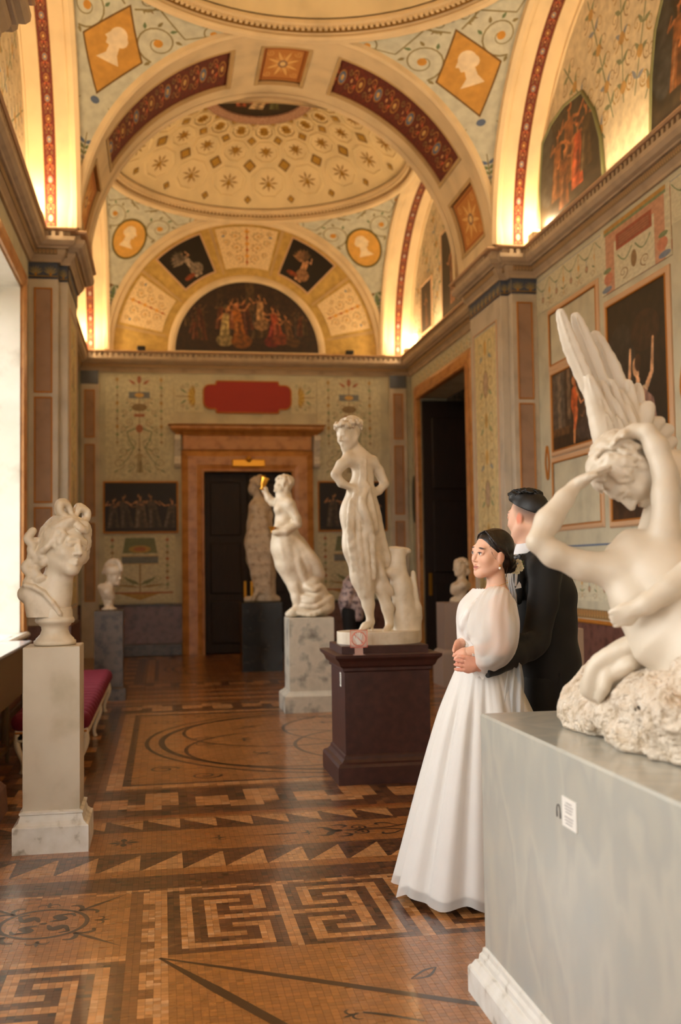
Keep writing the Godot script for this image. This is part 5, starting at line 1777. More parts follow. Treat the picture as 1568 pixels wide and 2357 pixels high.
# ---------------------------------------------------------------- left wall and its windows
func build_left_wall() -> void:
	var W: Node3D = M.wl
	var tf := tf_l()
	var n := 0
	for w in WINDOWS:
		n += 1
		var D := struct("window_%d" % n)
		var a0: float = -w[1]
		var a1: float = -w[0]
		# white marble reveals, sill and orange marble casing
		var b := MB.new()
		b.box(Vector3(a0, 0.85, -0.74), Vector3(a0 + 0.025, 4.6, 0.004), 0.0, tf)
		put("reveal", b.mesh(), M.marble, D)
		b = MB.new()
		b.box(Vector3(a1 - 0.025, 0.85, -0.74), Vector3(a1, 4.6, 0.004), 0.0, tf)
		put("reveal", b.mesh(), M.marble, D)
		b = MB.new()
		b.box(Vector3(a0, 4.575, -0.74), Vector3(a1, 4.6, 0.004), 0.0, tf)
		put("reveal_head", b.mesh(), M.marble, D)
		b = MB.new()
		b.box(Vector3(a0 - 0.12, 0.83, -0.74), Vector3(a1 + 0.12, 0.89, 0.1), 0.02, tf)
		put("window_sill", b.mesh(), M.marble, D)
		b = MB.new()
		b.box(Vector3(a0 - 0.08, 0.77, -0.004), Vector3(a1 + 0.08, 0.83, 0.07), 0.01, tf)
		put("sill_moulding", b.mesh(), M.brownstone, D)
		rim(D, "casing", tf, a0, a1, 0.89, 4.6, 0.2, 0.06, M.yellowmarble)
		# timber frame with panes
		b = MB.new()
		for e in [[a0, a0 + 0.09], [a1 - 0.09, a1], [(a0 + a1) / 2 - 0.05, (a0 + a1) / 2 + 0.05]]: b.box(Vector3(e[0], 0.89, -0.7), Vector3(e[1], 4.6, -0.62), 0.01, tf)
		for y in [0.89, 3.3, 4.51]: b.box(Vector3(a0, y, -0.7), Vector3(a1, y + 0.09, -0.62), 0.01, tf)
		put("window_frame", b.mesh(), M.windowpaint, D)
		for e in [[a0 + 0.09, (a0 + a1) / 2 - 0.05], [(a0 + a1) / 2 + 0.05, a1 - 0.09]]:
			for y in [[0.98, 3.3], [3.39, 4.51]]:
				b = MB.new()
				b.quad(tf * Vector3(e[0], y[0], -0.66), tf * Vector3(e[1], y[0], -0.66), tf * Vector3(e[1], y[1], -0.66), tf * Vector3(e[0], y[1], -0.66), Vector3.RIGHT)
				put("pane", b.mesh(), M.glass, D)
	var D4 := struct("window_4")
	var tn := Transform3D(Basis(Vector3.LEFT, Vector3.UP, Vector3.FORWARD), Vector3(0, 0, ZB))
	var b4 := MB.new()
	for e in [[-3.7, -3.61], [-1.6, -1.5], [0.51, 0.6]]: b4.box(Vector3(e[0], 0.85, -0.3), Vector3(e[1], 4.6, -0.22), 0.01, tn)
	for y in [0.85, 3.3, 4.51]: b4.box(Vector3(-3.7, y, -0.3), Vector3(0.6, y + 0.09, -0.22), 0.01, tn)
	put("window_frame", b4.mesh(), M.windowpaint, D4)
	rim(D4, "casing", tn, -3.7, 0.6, 0.85, 4.6, 0.2, 0.06, M.yellowmarble)
	for e in [[-3.61, -1.6], [-1.5, 0.51]]:
		for y in [[0.94, 3.3], [3.39, 4.51]]:
			b4 = MB.new()
			b4.quad(tn * Vector3(e[0], y[0], -0.26), tn * Vector3(e[1], y[0], -0.26), tn * Vector3(e[1], y[1], -0.26), tn * Vector3(e[0], y[1], -0.26), Vector3.FORWARD)
			put("pane", b4.mesh(), M.glass, D4)
	for e in [[-7.2, 18.9]]:
		slab(W, "dado", tf, e[0], e[1], 0.18, 0.76, 0.03, M.dado)
		slab(W, "skirting", tf, e[0], e[1], 0.0, 0.18, 0.045, M.brownstone, 0.01)


# ---------------------------------------------------------------- parquet floor
const TU := 0.0275
const MEANDER := ["DDDDDDDDD", "DLLLLLLLD", "DLDDDDDLD", "DLDLLLDLD", "DLDLDDDLD", "DLDLDLLLD", "DLDLDDDDD", "DLDLLLLLL", "DLDLDDDDD", "DLDLDLLLD", "DLDLDDDLD", "DLDLLLDLD", "DLDDDDDLD", "DLLLLLLLD", "DDDDDDDDD"]
const TONES := [Color(0.36, 0.22, 0.125), Color(0.50, 0.32, 0.17), Color(0.74, 0.51, 0.295), Color(0.63, 0.405, 0.20), Color(0.78, 0.56, 0.34), Color(0.56, 0.31, 0.13)]


func frame_px(p: Vector3) -> Vector2:
	var d := p - EYE
	var w := -d.dot(CAM_B)
	return Vector2(784.0 + FPX * d.dot(CAM_R) / w, 1178.5 - FPX * d.dot(CAM_U) / w)


func meander(x: float, z: float, x0: float, z0: float) -> int:
	# the labyrinth of the photograph; x0, z0: its far left corner
	var c := int(floor((x - x0) / 0.055))
	var r := int(floor((z - z0) / 0.055))
	if r < 0 or r > 14: return 2
	if c < 0: return 2
	c = c % 20
	if c == 9 or c == 19: return 2
	if c > 9: c = 18 - c
	return 0 if MEANDER[r][c] == "D" else 2


func tone_at(x: float, z: float) -> int:
	if z > -5.122:
		if x > -0.0:
			if z < -4.297: return meander(x, z, 0.0055, -5.122)
			return 3
		if x > -0.05: return 2
		if x > -0.14: return 1 if int(floor(z / 0.0825)) % 3 == 0 or x < -0.1 else 2
		if z < -4.33:
			if x > -0.90: return 3
			return 0 if int(floor(x / 0.055)) % 2 == 0 else 2
		# lower left labyrinth, turned
		var c := int(floor((-0.14 - x) / 0.055))
		var r := int(floor((z + 4.33) / 0.055))
		if r < 1: return 2
		r -= 1
		var k := c % 10
		if k == 9: return 2
		return 0 if MEANDER[r % 15][k] == "D" else 2
	if z > -5.173: return 2 if int(floor(x / 0.0825) + floor(z / TU)) % 3 else 1
	if z > -5.377: return 0
	if z > -5.49: return 3
	if z > -5.80: return 0
	if z > -5.84: return 0
	if z > -6.30: return 3
	if z > -6.34: return 0
	if z > -6.57: return 0
	if z > -6.63: return 3
	if z > -6.74: return 0 if z < -6.68 else 5
	# the square compartments with circles
	for sq in [[-9.45, 1.76], [-16.3, 1.6], [-2.3, 1.2]]:
		var dz: float = absf(z - sq[0])
		var dx := absf(x - XC)
		var m: float = maxf(dx, dz) - sq[1]
		if m < 0.0: return 3
		if m < 0.07: return 0
		if m < 0.2: return 2
		if m < 0.26: return 1
		if m < 0.94 and dz < 2.72:
			# running key border
			var along := x if dz > dx else z
			var f := fposmod(along, 0.66)
			var v: float = (m - 0.26) / 0.68
			if v < 0.14 or v > 0.88: return 0
			if f < 0.11: return 2 if v < 0.7 else 0
			if f < 0.22: return 0
			if f < 0.44: return 2 if v > 0.35 and v < 0.75 else 0
			if f < 0.52: return 0 if v < 0.6 else 2
			return 2
	var q := fposmod(z, 0.44)
	return 0 if q < 0.11 else (2 if q < 0.22 else (3 if q < 0.33 else 5))


func tile_color(t: int, r: RandomNumberGenerator) -> Color:
	var c: Color = TONES[t]
	var k := r.randf()
	if t == 0 and k < 0.08: c = Color(0.19, 0.12, 0.07)
	elif t == 0 and k < 0.25: c = c.lerp(TONES[1], 0.6)
	elif t == 2 and k < 0.15: c = c.lightened(0.12)
	elif t == 2 and k > 0.9: c = c.lerp(TONES[3], 0.8)
	c = c * r.randf_range(0.88, 1.08)
	c.a = 1.0
	return c.srgb_to_linear()


func tile_top(b: MB, p: PackedVector2Array, deep: bool) -> void:
	var k := b.v.size()
	for q in p: b.vert(Vector3(q.x, 0, q.y), Vector3.UP)
	for q in range(1, p.size() - 1): b.tri_i(k, k + q, k + q + 1)
	if deep:
		for q in p.size():
			var a := p[q]
			var e := p[(q + 1) % p.size()]
			var d := (e - a).orthogonal().normalized()
			b.quad(Vector3(a.x, 0, a.y), Vector3(e.x, 0, e.y), Vector3(e.x, -0.002, e.y), Vector3(a.x, -0.002, a.y), Vector3(d.x, 0, d.y))


func ribbon(b: MB, pts: Array, w0: float, w1: float, w2: float, y := 0.0005) -> void:
	# a flat inlaid strip, width w0 -> w1 -> w2, lying flush in the boards
	var n := pts.size()
	var k0 := b.v.size()
	for k in n:
		var d: Vector2 = (pts[mini(k + 1, n - 1)] - pts[maxi(k - 1, 0)]).normalized()
		var f := float(k) / (n - 1)
		var w := lerpf(w0, w1, f * 2.0) if f < 0.5 else lerpf(w1, w2, f * 2.0 - 1.0)
		var s := Vector2(-d.y, d.x) * w * 0.5
		b.vert(Vector3(pts[k].x + s.x, y, pts[k].y + s.y), Vector3.UP)
		b.vert(Vector3(pts[k].x - s.x, y, pts[k].y - s.y), Vector3.UP)
		if k: b.tri_i(k0 + 2 * k - 2, k0 + 2 * k, k0 + 2 * k + 1); b.tri_i(k0 + 2 * k - 2, k0 + 2 * k + 1, k0 + 2 * k - 1)


func bend(p: Array, n := 14) -> Array:
	var out := []
	for j in n + 1:
		var f := float(j) / n * (p.size() - 1)
		var a := mini(int(f), p.size() - 2)
		out.append(p[a].cubic_interpolate(p[a + 1], p[maxi(a - 1, 0)], p[mini(a + 2, p.size() - 1)], f - a))
	return out


func turned(pts: Array, c: Vector2, a: float, s := 1.0, flip := 1.0) -> Array:
	return pts.map(func(p: Vector2): return c + Vector2(p.x * s, p.y * s * flip).rotated(a))


func fleur(b: MB, c: Vector2, a: float, s: float) -> void:
	# a lily that points along angle a
	ribbon(b, turned([Vector2(0, 0), Vector2(0.3, 0), Vector2(0.6, 0), Vector2(1.0, 0)], c, a, s), 0.05 * s, 0.42 * s, 0.0)
	for f in [-1.0, 1.0]:
		ribbon(b, bend(turned([Vector2(-0.1, 0), Vector2(0.35, 0.28), Vector2(0.3, 0.75), Vector2(-0.1, 0.9)], c, a, s, f)), 0.1 * s, 0.2 * s, 0.06 * s)
	ribbon(b, turned([Vector2(-0.35, 0), Vector2(-0.1, 0), Vector2(0.05, 0)], c, a, s), 0.1 * s, 0.3 * s, 0.1 * s)


func curl(b: MB, c: Vector2, r: float, a0: float, dir: float, w: float) -> void:
	var p := []
	for k in 25:
		var f := k / 24.0
		p.append(c + Vector2(cos(a0 + dir * TAU * 1.4 * f), sin(a0 + dir * TAU * 1.4 * f)) * r * (1.0 - 0.8 * f))
	ribbon(b, p, w, w * 0.8, w * 1.2)


func ring2(b: MB, c: Vector2, r: float, w: float, n := 64) -> void:
	var p := []
	for k in n + 1: p.append(c + Vector2(cos(TAU * k / n), sin(TAU * k / n)) * r)
	ribbon(b, p, w, w, w)


func build_floor() -> void:
	var F := struct("floor")
	put("subfloor", bx(Vector3(WL - 0.7, -0.25, ZF - 0.4), Vector3(WR + 0.4, -0.0018, ZB + 0.4)), M.joint, F)
	var r := RandomNumberGenerator.new()
	r.seed = 99
	var near := []
	var b := MB.new()
	b.colored = true
	var zz := [[ZB, -3.3, 0.11, WL, WR], [-3.3, -6.63, TU, WL, 1.4025], [-3.3, -6.63, 0.055, 1.4025, WR], [-6.63, ZF, 0.055, WL, WR]]
	for zone in zz:
		var t: float = zone[2]
		var g := 0.0004 if t < 0.05 else 0.0005
		var nzr := int(ceil((zone[0] - zone[1]) / t))
		var nxr := int(ceil((zone[4] - zone[3]) / t))
		for j in nzr:
			var z1: float = zone[0] - j * t
			var z0 := maxf(z1 - t, zone[1])
			var zm := (z0 + z1) / 2
			for i in nxr:
				var x0: float = zone[3] + i * t
				var x1 := minf(x0 + t, zone[4])
				var xm := (x0 + x1) / 2
				var tn := tone_at(xm, zm)
				var poly := PackedVector2Array([Vector2(x0 + g, z0 + g), Vector2(x1 - g, z0 + g), Vector2(x1 - g, z1 - g), Vector2(x0 + g, z1 - g)])
				var deep := t < 0.05
				if deep and ((zm < -5.49 and zm > -5.80) or (zm < -6.34 and zm > -6.57)):
					# saw-tooth bands: each board is cut along the slope
					var k := floorf((xm - 0.097) / 0.216)
					var xa := 0.097 + k * 0.216
					var tri2 := PackedVector2Array([Vector2(xa, -5.49), Vector2(xa + 0.216, -5.49), Vector2(xa + 0.216, -5.80)]) if zm > -6.0 else PackedVector2Array([Vector2(xa, -6.57), Vector2(xa + 0.216, -6.57), Vector2(xa + 0.216, -6.34)])
					for part in Geometry2D.intersect_polygons(poly, tri2):
						b.col = tile_color(4, r)
						tile_top(b, part, false)
					for part in Geometry2D.clip_polygons(poly, tri2):
						b.col = tile_color(0, r)
						if not Geometry2D.is_polygon_clockwise(part) or true: tile_top(b, part, false)
					continue
				if deep and zm > -3.86:
					var px := frame_px(Vector3(xm, 0, zm))
					if px.x > 2.0 and px.x < 1105.0 and px.y < 2356.0:
						near.append([px.y, Vector3(xm, 0, zm), tn])
						continue
				b.col = tile_color(tn, r)
				tile_top(b, poly, deep and zm > -5.2)
	# the largest 300 blocks in view lie singly
	near.sort_custom(func(p, q): return p[0] > q[0])
	var variants := {}
	var half := TU / 2 - 0.0004
	var sq := PackedVector2Array([Vector2(-half, -half), Vector2(half, -half), Vector2(half, half), Vector2(-half, half)])
	for k in near.size():
		var e: Array = near[k]
		if k < 300:
			var key: int = e[2] * 8 + r.randi() % 5
			if not variants.has(key):
				var mb := MB.new()
				mb.colored = true
				mb.col = tile_color(e[2], r)
				tile_top(mb, sq, true)
				variants[key] = mb.mesh()
			put("parquet_block", variants[key], M.parquet, F, e[1])
		else:
			b.col = tile_color(e[2], r)
			var p: Vector3 = e[1]
			tile_top(b, PackedVector2Array([sq[0] + Vector2(p.x, p.z), sq[1] + Vector2(p.x, p.z), sq[2] + Vector2(p.x, p.z), sq[3] + Vector2(p.x, p.z)]), true)
	put("parquet_blocks", b.mesh(), M.parquet, F).set_meta("kind", "stuff")
	# round medallion
	b = MB.new()
	var c := Vector2(-0.52, -4.775)
	ring2(b, c, 0.185, 0.02)
	ribbon(b, turned([Vector2(-0.016, 0), Vector2(-0.008, 0), Vector2(0.008, 0), Vector2(0.016, 0)], c, 0), 0.004, 0.036, 0.004)
	for k in 4:
		var a := PI / 2 * k
		fleur(b, c + Vector2(0.235, 0).rotated(a), a, 0.055)
		ribbon(b, bend(turned([Vector2(0.03, 0.01), Vector2(0.08, 0.05), Vector2(0.10, 0.0), Vector2(0.15, 0.035)], c, a + 0.5)), 0.01, 0.05, 0.008)
		ribbon(b, bend(turned([Vector2(0.12, 0.05), Vector2(0.14, 0.075), Vector2(0.11, 0.1)], c, a + 0.3)), 0.006, 0.022, 0.01)
		var d := Vector2(1, 0).rotated(a + PI / 4)
		ribbon(b, [c + d * 0.2, c + d * 0.3, c + d * 0.5], 0.012, 0.022, 0.0)
		for f in [-1.0, 1.0]:
			ribbon(b, bend(turned([Vector2(0.2, 0), Vector2(0.235, 0.02), Vector2(0.25, 0.06), Vector2(0.225, 0.085)], c, a + PI / 4, 1.0, f)), 0.014, 0.024, 0.012)
	put("medallion_inlay", b.mesh(), M.inlaymid, F)
	# frieze of lilies and scrolls
	b = MB.new()
	var zf := -6.07
	for k in 4:
		var a := PI / 2 * k
		ribbon(b, turned([Vector2(0.012, 0), Vector2(0.035, 0), Vector2(0.06, 0), Vector2(0.085, 0)], Vector2(-0.225, zf), a), 0.004, 0.05, 0.006)
		ribbon(b, turned([Vector2(0.025, 0), Vector2(0.05, 0), Vector2(0.075, 0)], Vector2(-0.225, zf), a + PI / 4), 0.004, 0.012, 0.004)
	ring2(b, Vector2(-0.225, zf), 0.006, 0.012, 12)
	fleur(b, Vector2(0.33, zf), PI, 0.062)
	ribbon(b, [Vector2(0.36, zf), Vector2(0.55, zf), Vector2(0.75, zf)], 0.004, 0.006, 0.03)
	fleur(b, Vector2(0.80, zf), 0.0, 0.06)
	for f in [-1.0, 1.0]:
		ribbon(b, bend(turned([Vector2(1.02, 0.0), Vector2(0.96, 0.02), Vector2(0.93, 0.08), Vector2(0.88, 0.09)], Vector2(0, zf), 0, 1.0, f)), 0.03, 0.045, 0.01)
		curl(b, Vector2(1.12, zf + f * 0.055), 0.055, -PI * 0.5 * f, f, 0.014)
		ribbon(b, bend(turned([Vector2(1.04, 0.0), Vector2(1.15, 0.015), Vector2(1.3, 0.02), Vector2(1.5, 0.1), Vector2(1.7, 0.12)], Vector2(0, zf), 0, 1.0, f)), 0.012, 0.018, 0.012)
		ribbon(b, bend(turned([Vector2(1.36, 0.06), Vector2(1.3, 0.12), Vector2(1.24, 0.12), Vector2(1.25, 0.085)], Vector2(0, zf), 0, 1.0, f)), 0.008, 0.02, 0.014)
		curl(b, Vector2(1.47, zf + f * 0.03), 0.05, 0.0, f, 0.016)
		ribbon(b, bend(turned([Vector2(1.02, 0.06), Vector2(1.06, 0.1), Vector2(1.02, 0.13), Vector2(0.98, 0.12)], Vector2(0, zf), 0, 1.0, f)), 0.01, 0.026, 0.006)
	put("scroll_inlay", b.mesh(), M.inlay, F)
	# long diagonal bands of the near compartment
	b = MB.new()
	var p0 := Vector2(-0.02, -4.262)
	ribbon(b, [p0, p0 + Vector2(0.54, 0.328), p0 + Vector2(1.64, 1.0)], 0.012, 0.036, 0.036)
	ribbon(b, [p0, p0 + Vector2(0.2, 0.345), p0 + Vector2(0.62, 1.07)], 0.012, 0.045, 0.045)
	put("diagonal_inlay", b.mesh(), M.inlaymid, F)
	b = MB.new()
	fleur(b, Vector2(0.64, -3.60), 2.7, 0.05)
	ribbon(b, bend([Vector2(0.67, -3.61), Vector2(0.75, -3.57), Vector2(0.86, -3.5)]), 0.012, 0.02, 0.01)
	for f in [-1.0, 1.0]: ribbon(b, bend([Vector2(0.9, -3.86), Vector2(0.97, -3.9 + f * 0.03), Vector2(1.02, -3.95)]), 0.004, 0.014, 0.006)
	put("sprig_inlay", b.mesh(), M.inlay, F)
	# circles of the square compartments
	for sqr in [[-9.45, 1.0], [-16.3, 0.9], [-2.3, 0.68]]:
		b = MB.new()
		var cc := Vector2(XC, sqr[0])
		var s: float = sqr[1]
		ring2(b, cc, 1.70 * s, 0.035, 96)
		ring2(b, cc, 1.57 * s, 0.055, 96)
		for k in 4:
			var d := Vector2(1, 0).rotated(PI / 2 * k + PI / 4)
			ring2(b, cc + d * 0.66 * s, 0.9 * s, 0.032, 72)
			for f in [-1.0, 1.0]:
				curl(b, cc + d * 1.98 * s + d.orthogonal() * f * 0.22 * s, 0.12 * s, 0.0, f, 0.022)
				curl(b, cc + d.rotated(PI / 4) * 1.2 * s + d.rotated(PI / 4).orthogonal() * f * 0.14 * s, 0.1 * s, 0.0, f, 0.02)
			fleur(b, cc + d * 1.0 * s, d.angle(), 0.14 * s)
			fleur(b, cc + d.rotated(PI / 4) * 0.8 * s, d.angle() + PI / 4, 0.12 * s)
		put("circle_inlay", b.mesh(), M.inlaymid, F)


# ---------------------------------------------------------------- pedestals and furniture
func block(parent: Node, called: String, x0: float, x1: float, z0: float, z1: float, prof: Array, m: Material) -> MeshInstance3D:
	# a rectangular block with a moulded outline; z0 is the far side
	var b := MB.new()
	b.sweep([Vector2(x0, z0), Vector2(x1, z0), Vector2(x1, z1), Vector2(x0, z1)], prof, true)
	var t: Vector2 = prof[-1]
	var e: Vector2 = prof[0]
	b.quad(Vector3(x0 - t.x, t.y, z1 + t.x), Vector3(x1 + t.x, t.y, z1 + t.x), Vector3(x1 + t.x, t.y, z0 - t.x), Vector3(x0 - t.x, t.y, z0 - t.x), Vector3.UP)
	b.quad(Vector3(x0 - e.x, e.y, z1 + e.x), Vector3(x1 + e.x, e.y, z1 + e.x), Vector3(x1 + e.x, e.y, z0 - e.x), Vector3(x0 - e.x, e.y, z0 - e.x), Vector3.DOWN)
	return put(called, b.mesh(), m, parent, -parent.position)


func build_pedestals() -> void:
	# tall white one under the colossal head
	var t := thing("tall_pedestal", "tall slim cream-white pedestal with moulded marble foot, carrying the colossal head", "pedestal", Vector3(-0.61, 0, -6.13))
	block(t, "shaft", -0.762, -0.458, -6.29, -5.98, [Vector2(0.0, 0.2), Vector2(0.0, 1.108), Vector2(-0.004, 1.112)], M.plaster)
	block(t, "foot", -0.762, -0.458, -6.29, -5.98, [Vector2(0.05, 0.0), Vector2(0.05, 0.14), Vector2(0.047, 0.145), Vector2(0.036, 0.15), Vector2(0.022, 0.165), Vector2(0.014, 0.19), Vector2(0.012, 0.2), Vector2(0.018, 0.205), Vector2(0.018, 0.215), Vector2(0.0, 0.222)], M.whitebase)
	# brown porphyry one
	t = thing("brown_pedestal", "dark red-brown stone pedestal with moulded cap, under the wreathed statue", "pedestal", Vector3(1.58, 0, -7.65))
	block(t, "shaft", 1.27, 1.89, -7.95, -7.35, [Vector2(0.0, 0.2), Vector2(0.0, 0.8)], M.porphyry)
	block(t, "plinth", 1.27, 1.89, -7.95, -7.35, [Vector2(0.065, 0.0), Vector2(0.065, 0.12), Vector2(0.055, 0.14), Vector2(0.03, 0.15), Vector2(0.014, 0.17), Vector2(0.01, 0.19), Vector2(0.0, 0.2)], M.porphyry)
	block(t, "cap", 1.27, 1.89, -7.95, -7.35, [Vector2(0.0, 0.78), Vector2(0.015, 0.79), Vector2(0.015, 0.81), Vector2(0.035, 0.825), Vector2(0.045, 0.85), Vector2(0.05, 0.86), Vector2(0.075, 0.885), Vector2(0.078, 0.905), Vector2(0.05, 0.91)], M.porphyry)
	block(t, "top_slab", 1.255, 1.89, -7.93, -7.37, [Vector2(0.0, 0.905), Vector2(0.0, 0.958), Vector2(-0.004, 0.962)], M.porphyry)
	var lb := put("number_label", bx(Vector3(-0.0265, -0.05, -0.001), Vector3(0.0265, 0.05, 0.001)), M.paper, t, Vector3(1.268, 0.715, -7.52) - t.position)
	lb.rotation.y = PI / 2
	for k in 6: put("print_line", bx(Vector3(-0.018, -0.003, 0), Vector3(0.018, 0.002, 0.0004)), M.ink, lb, Vector3(0, 0.034 - 0.013 * k, -0.0013))
	# grey veined marble one
	t = thing("grey_pedestal", "grey veined marble pedestal with a plain plinth, under the leaning statue", "pedestal", Vector3(1.57, 0, -11.27))
	block(t, "shaft", 1.318, 1.80, -11.5, -11.05, [Vector2(0.0, 0.22), Vector2(0.0, 0.988), Vector2(-0.005, 0.993)], M.greyveined)
	block(t, "plinth", 1.318, 1.80, -11.5, -11.05, [Vector2(0.06, 0.0), Vector2(0.06, 0.17), Vector2(0.05, 0.18), Vector2(0.02, 0.2), Vector2(0.0, 0.22)], M.greyveined)
	# black marble one
	t = thing("black_pedestal", "polished black veined marble pedestal in front of the far door", "pedestal", Vector3(1.45, 0, -15.75))
	block(t, "shaft", 1.15, 1.75, -16.05, -15.5, [Vector2(0.0, 0.0), Vector2(0.0, 1.02), Vector2(-0.006, 1.03)], M.blackstone)
	# brown one by the left pier
	t = thing("brown_stone_pedestal", "dim brown stone pedestal of the small bust by the left pier", "pedestal", Vector3(-0.63, 0, -12.76))
	block(t, "shaft", -0.80, -0.47, -12.95, -12.62, [Vector2(0.0, 0.16), Vector2(0.0, 1.05), Vector2(-0.005, 1.055)], M.brownstone)
	block(t, "plinth", -0.80, -0.47, -12.95, -12.62, [Vector2(0.03, 0.0), Vector2(0.03, 0.14), Vector2(0.0, 0.16)], M.brownstone)
	# pinkish one by the side doorway
	t = thing("pink_pedestal", "pale pinkish-grey pedestal of the bare-shouldered bust by the side doorway", "pedestal", Vector3(3.72, 0, -13.1))
	block(t, "shaft", 3.53, 3.92, -13.3, -12.9, [Vector2(0.0, 0.46), Vector2(0.0, 1.05), Vector2(-0.005, 1.055)], mat(Color(0.56, 0.48, 0.43), 0.5))
	block(t, "plinth", 3.53, 3.92, -13.3, -12.9, [Vector2(0.045, 0.0), Vector2(0.045, 0.4), Vector2(0.04, 0.42), Vector2(0.0, 0.46)], mat(Color(0.60, 0.53, 0.48), 0.5))
	# low beige block behind the groom
	t = thing("beige_pedestal", "low beige-pink boxy pedestal behind the dark suit", "pedestal", Vector3(3.6, 0, -9.3))
	block(t, "shaft", 3.36, 3.80, -9.55, -9.1, [Vector2(0.0, 0.0), Vector2(0.0, 0.93), Vector2(-0.006, 0.936)], mat(Color(0.66, 0.56, 0.47), 0.6))
	# the great grey block in front
	t = thing("grey_marble_pedestal", "huge polished pale grey marble pedestal under the winged marble group", "pedestal", Vector3(1.75, 0, -2.6))
	block(t, "die", 1.128, 2.45, -3.66, -1.55, [Vector2(0.0, 0.16), Vector2(0.0, 0.987), Vector2(-0.006, 0.995)], M.grey)
	block(t, "foot", 1.128, 2.45, -3.66, -1.55, [Vector2(0.052, 0.0), Vector2(0.052, 0.085), Vector2(0.047, 0.095), Vector2(0.04, 0.1), Vector2(0.03, 0.118), Vector2(0.02, 0.122), Vector2(0.018, 0.14), Vector2(0.01, 0.15), Vector2(0.008, 0.165), Vector2(0.0, 0.17)], M.whitebase)
	var card := put("caption_card", bx(Vector3(-0.052, -0.042, 0), Vector3(0.052, 0.042, 0.004), 0.001), mat(Color(0.87, 0.85, 0.81), 0.5), t, Vector3(1.128, 0.825, -2.83) - t.position)
	card.rotation.y = -PI / 2
	for k in 7: put("print_line", bx(Vector3(-0.022 - 0.012 * fposmod(k * 0.7, 1.0), -0.0014, 0), Vector3(0.022 + 0.012 * fposmod(k * 0.7, 1.0), 0.0014, 0.0003)), mat(Color(0.5, 0.47, 0.45), 0.8), card, Vector3(0, 0.028 - 0.0085 * k - (0.006 if k > 3 else 0.0), 0.0041))
	# headphone mark beside the card
	var hb := MB.new()
	var arc := []
	for k in 13: arc.append(Vector3(cos(PI * k / 12.0) * 0.013, sin(PI * k / 12.0) * 0.022, 0.001))
	hb.tube(arc, 0.0012, 5)
	for q in [-1.0, 1.0]: hb.box(Vector3(q * 0.013 - 0.003, -0.016, 0), Vector3(q * 0.013 + 0.003, 0.002, 0.0016), 0.0007)
	var mk := put("headphone_sticker", hb.mesh(), M.ink, t, Vector3(1.127, 0.812, -2.915) - t.position)
	mk.rotation.y = -PI / 2
	build_bench()
	build_case()
	build_touch_sign()


func build_bench() -> void:
	var t := thing("upholstered_bench", "long low bench with crimson velvet seat and white curved legs", "bench", Vector3(-0.85, 0, -9.95))
	var o := -t.position
	for e in [[-8.24, -9.98], [-9.98, -11.72]]:
		var k := Clay.new(Vector3(-1.16, 0.28, e[1] - 0.02), Vector3(-0.52, 0.52, e[0] + 0.02), 0.016)
		for zz in 9:
			var z := lerpf(e[1] + 0.06, e[0] - 0.06, zz / 8.0)
			k.cone(Vector3(-1.07, 0.385, z), Vector3(-0.62, 0.385, z), 0.075, 0.075, 0.05)
		put("seat_cushion", k.mesh(), M.velvet, t, o)
	put("rail", bx(Vector3(-1.1, 0.235, -11.7), Vector3(-0.585, 0.315, -8.26), 0.012), M.whitepaint, t, o)
	put("rail_bead", bx(Vector3(-1.11, 0.302, -11.71), Vector3(-0.578, 0.316, -8.25), 0.005), M.gilt, t, o)
	var lb := MB.new()
	var pts := []
	var rad := []
	for k in 11:
		var f := k / 10.0
		pts.append(Vector3(0.028 * sin(f * PI * 1.6 + 0.5) - 0.01 + 0.012 * f * f, 0.3 * (1.0 - f), 0))
		rad.append(lerpf(0.034, 0.015, pow(f, 0.6)) + (0.008 if k == 10 else 0.0))
	lb.tube(pts, rad, 10)
	lb.box(Vector3(-0.032, 0.25, -0.03), Vector3(0.032, 0.33, 0.03), 0.006)
	var leg := lb.mesh()
	for z in [-8.29, -9.98, -11.66]:
		for x in [-0.605, -1.08]:
			var l := put("leg", leg, M.whitepaint, t, Vector3(x, 0, z) - t.position)
			if x < -1.0: l.rotation.y = PI


func build_case() -> void:
	var t := thing("display_case", "long beige case with pale top standing under the window", "display case", Vector3(-1.32, 0, -8.2))
	var o := -t.position
	put("body", bx(Vector3(-1.44, 0.47, -9.9), Vector3(-1.205, 0.875, -6.4), 0.006), M.beige, t, o)
	put("top", bx(Vector3(-1.45, 0.875, -9.93), Vector3(-1.185, 0.9, -6.37), 0.006), mat(Color(0.72, 0.72, 0.72), 0.15), t, o)
	for z in [-6.6, -7.7, -8.8, -9.75]:
		for x in [-1.41, -1.24]: put("leg", bx(Vector3(x - 0.014, 0.0, z - 0.014), Vector3(x + 0.014, 0.475, z + 0.014), 0.003), M.beige, t, o)
	put("stretcher", bx(Vector3(-1.25, 0.1, -9.75), Vector3(-1.23, 0.13, -6.6), 0.003), M.beige, t, o)


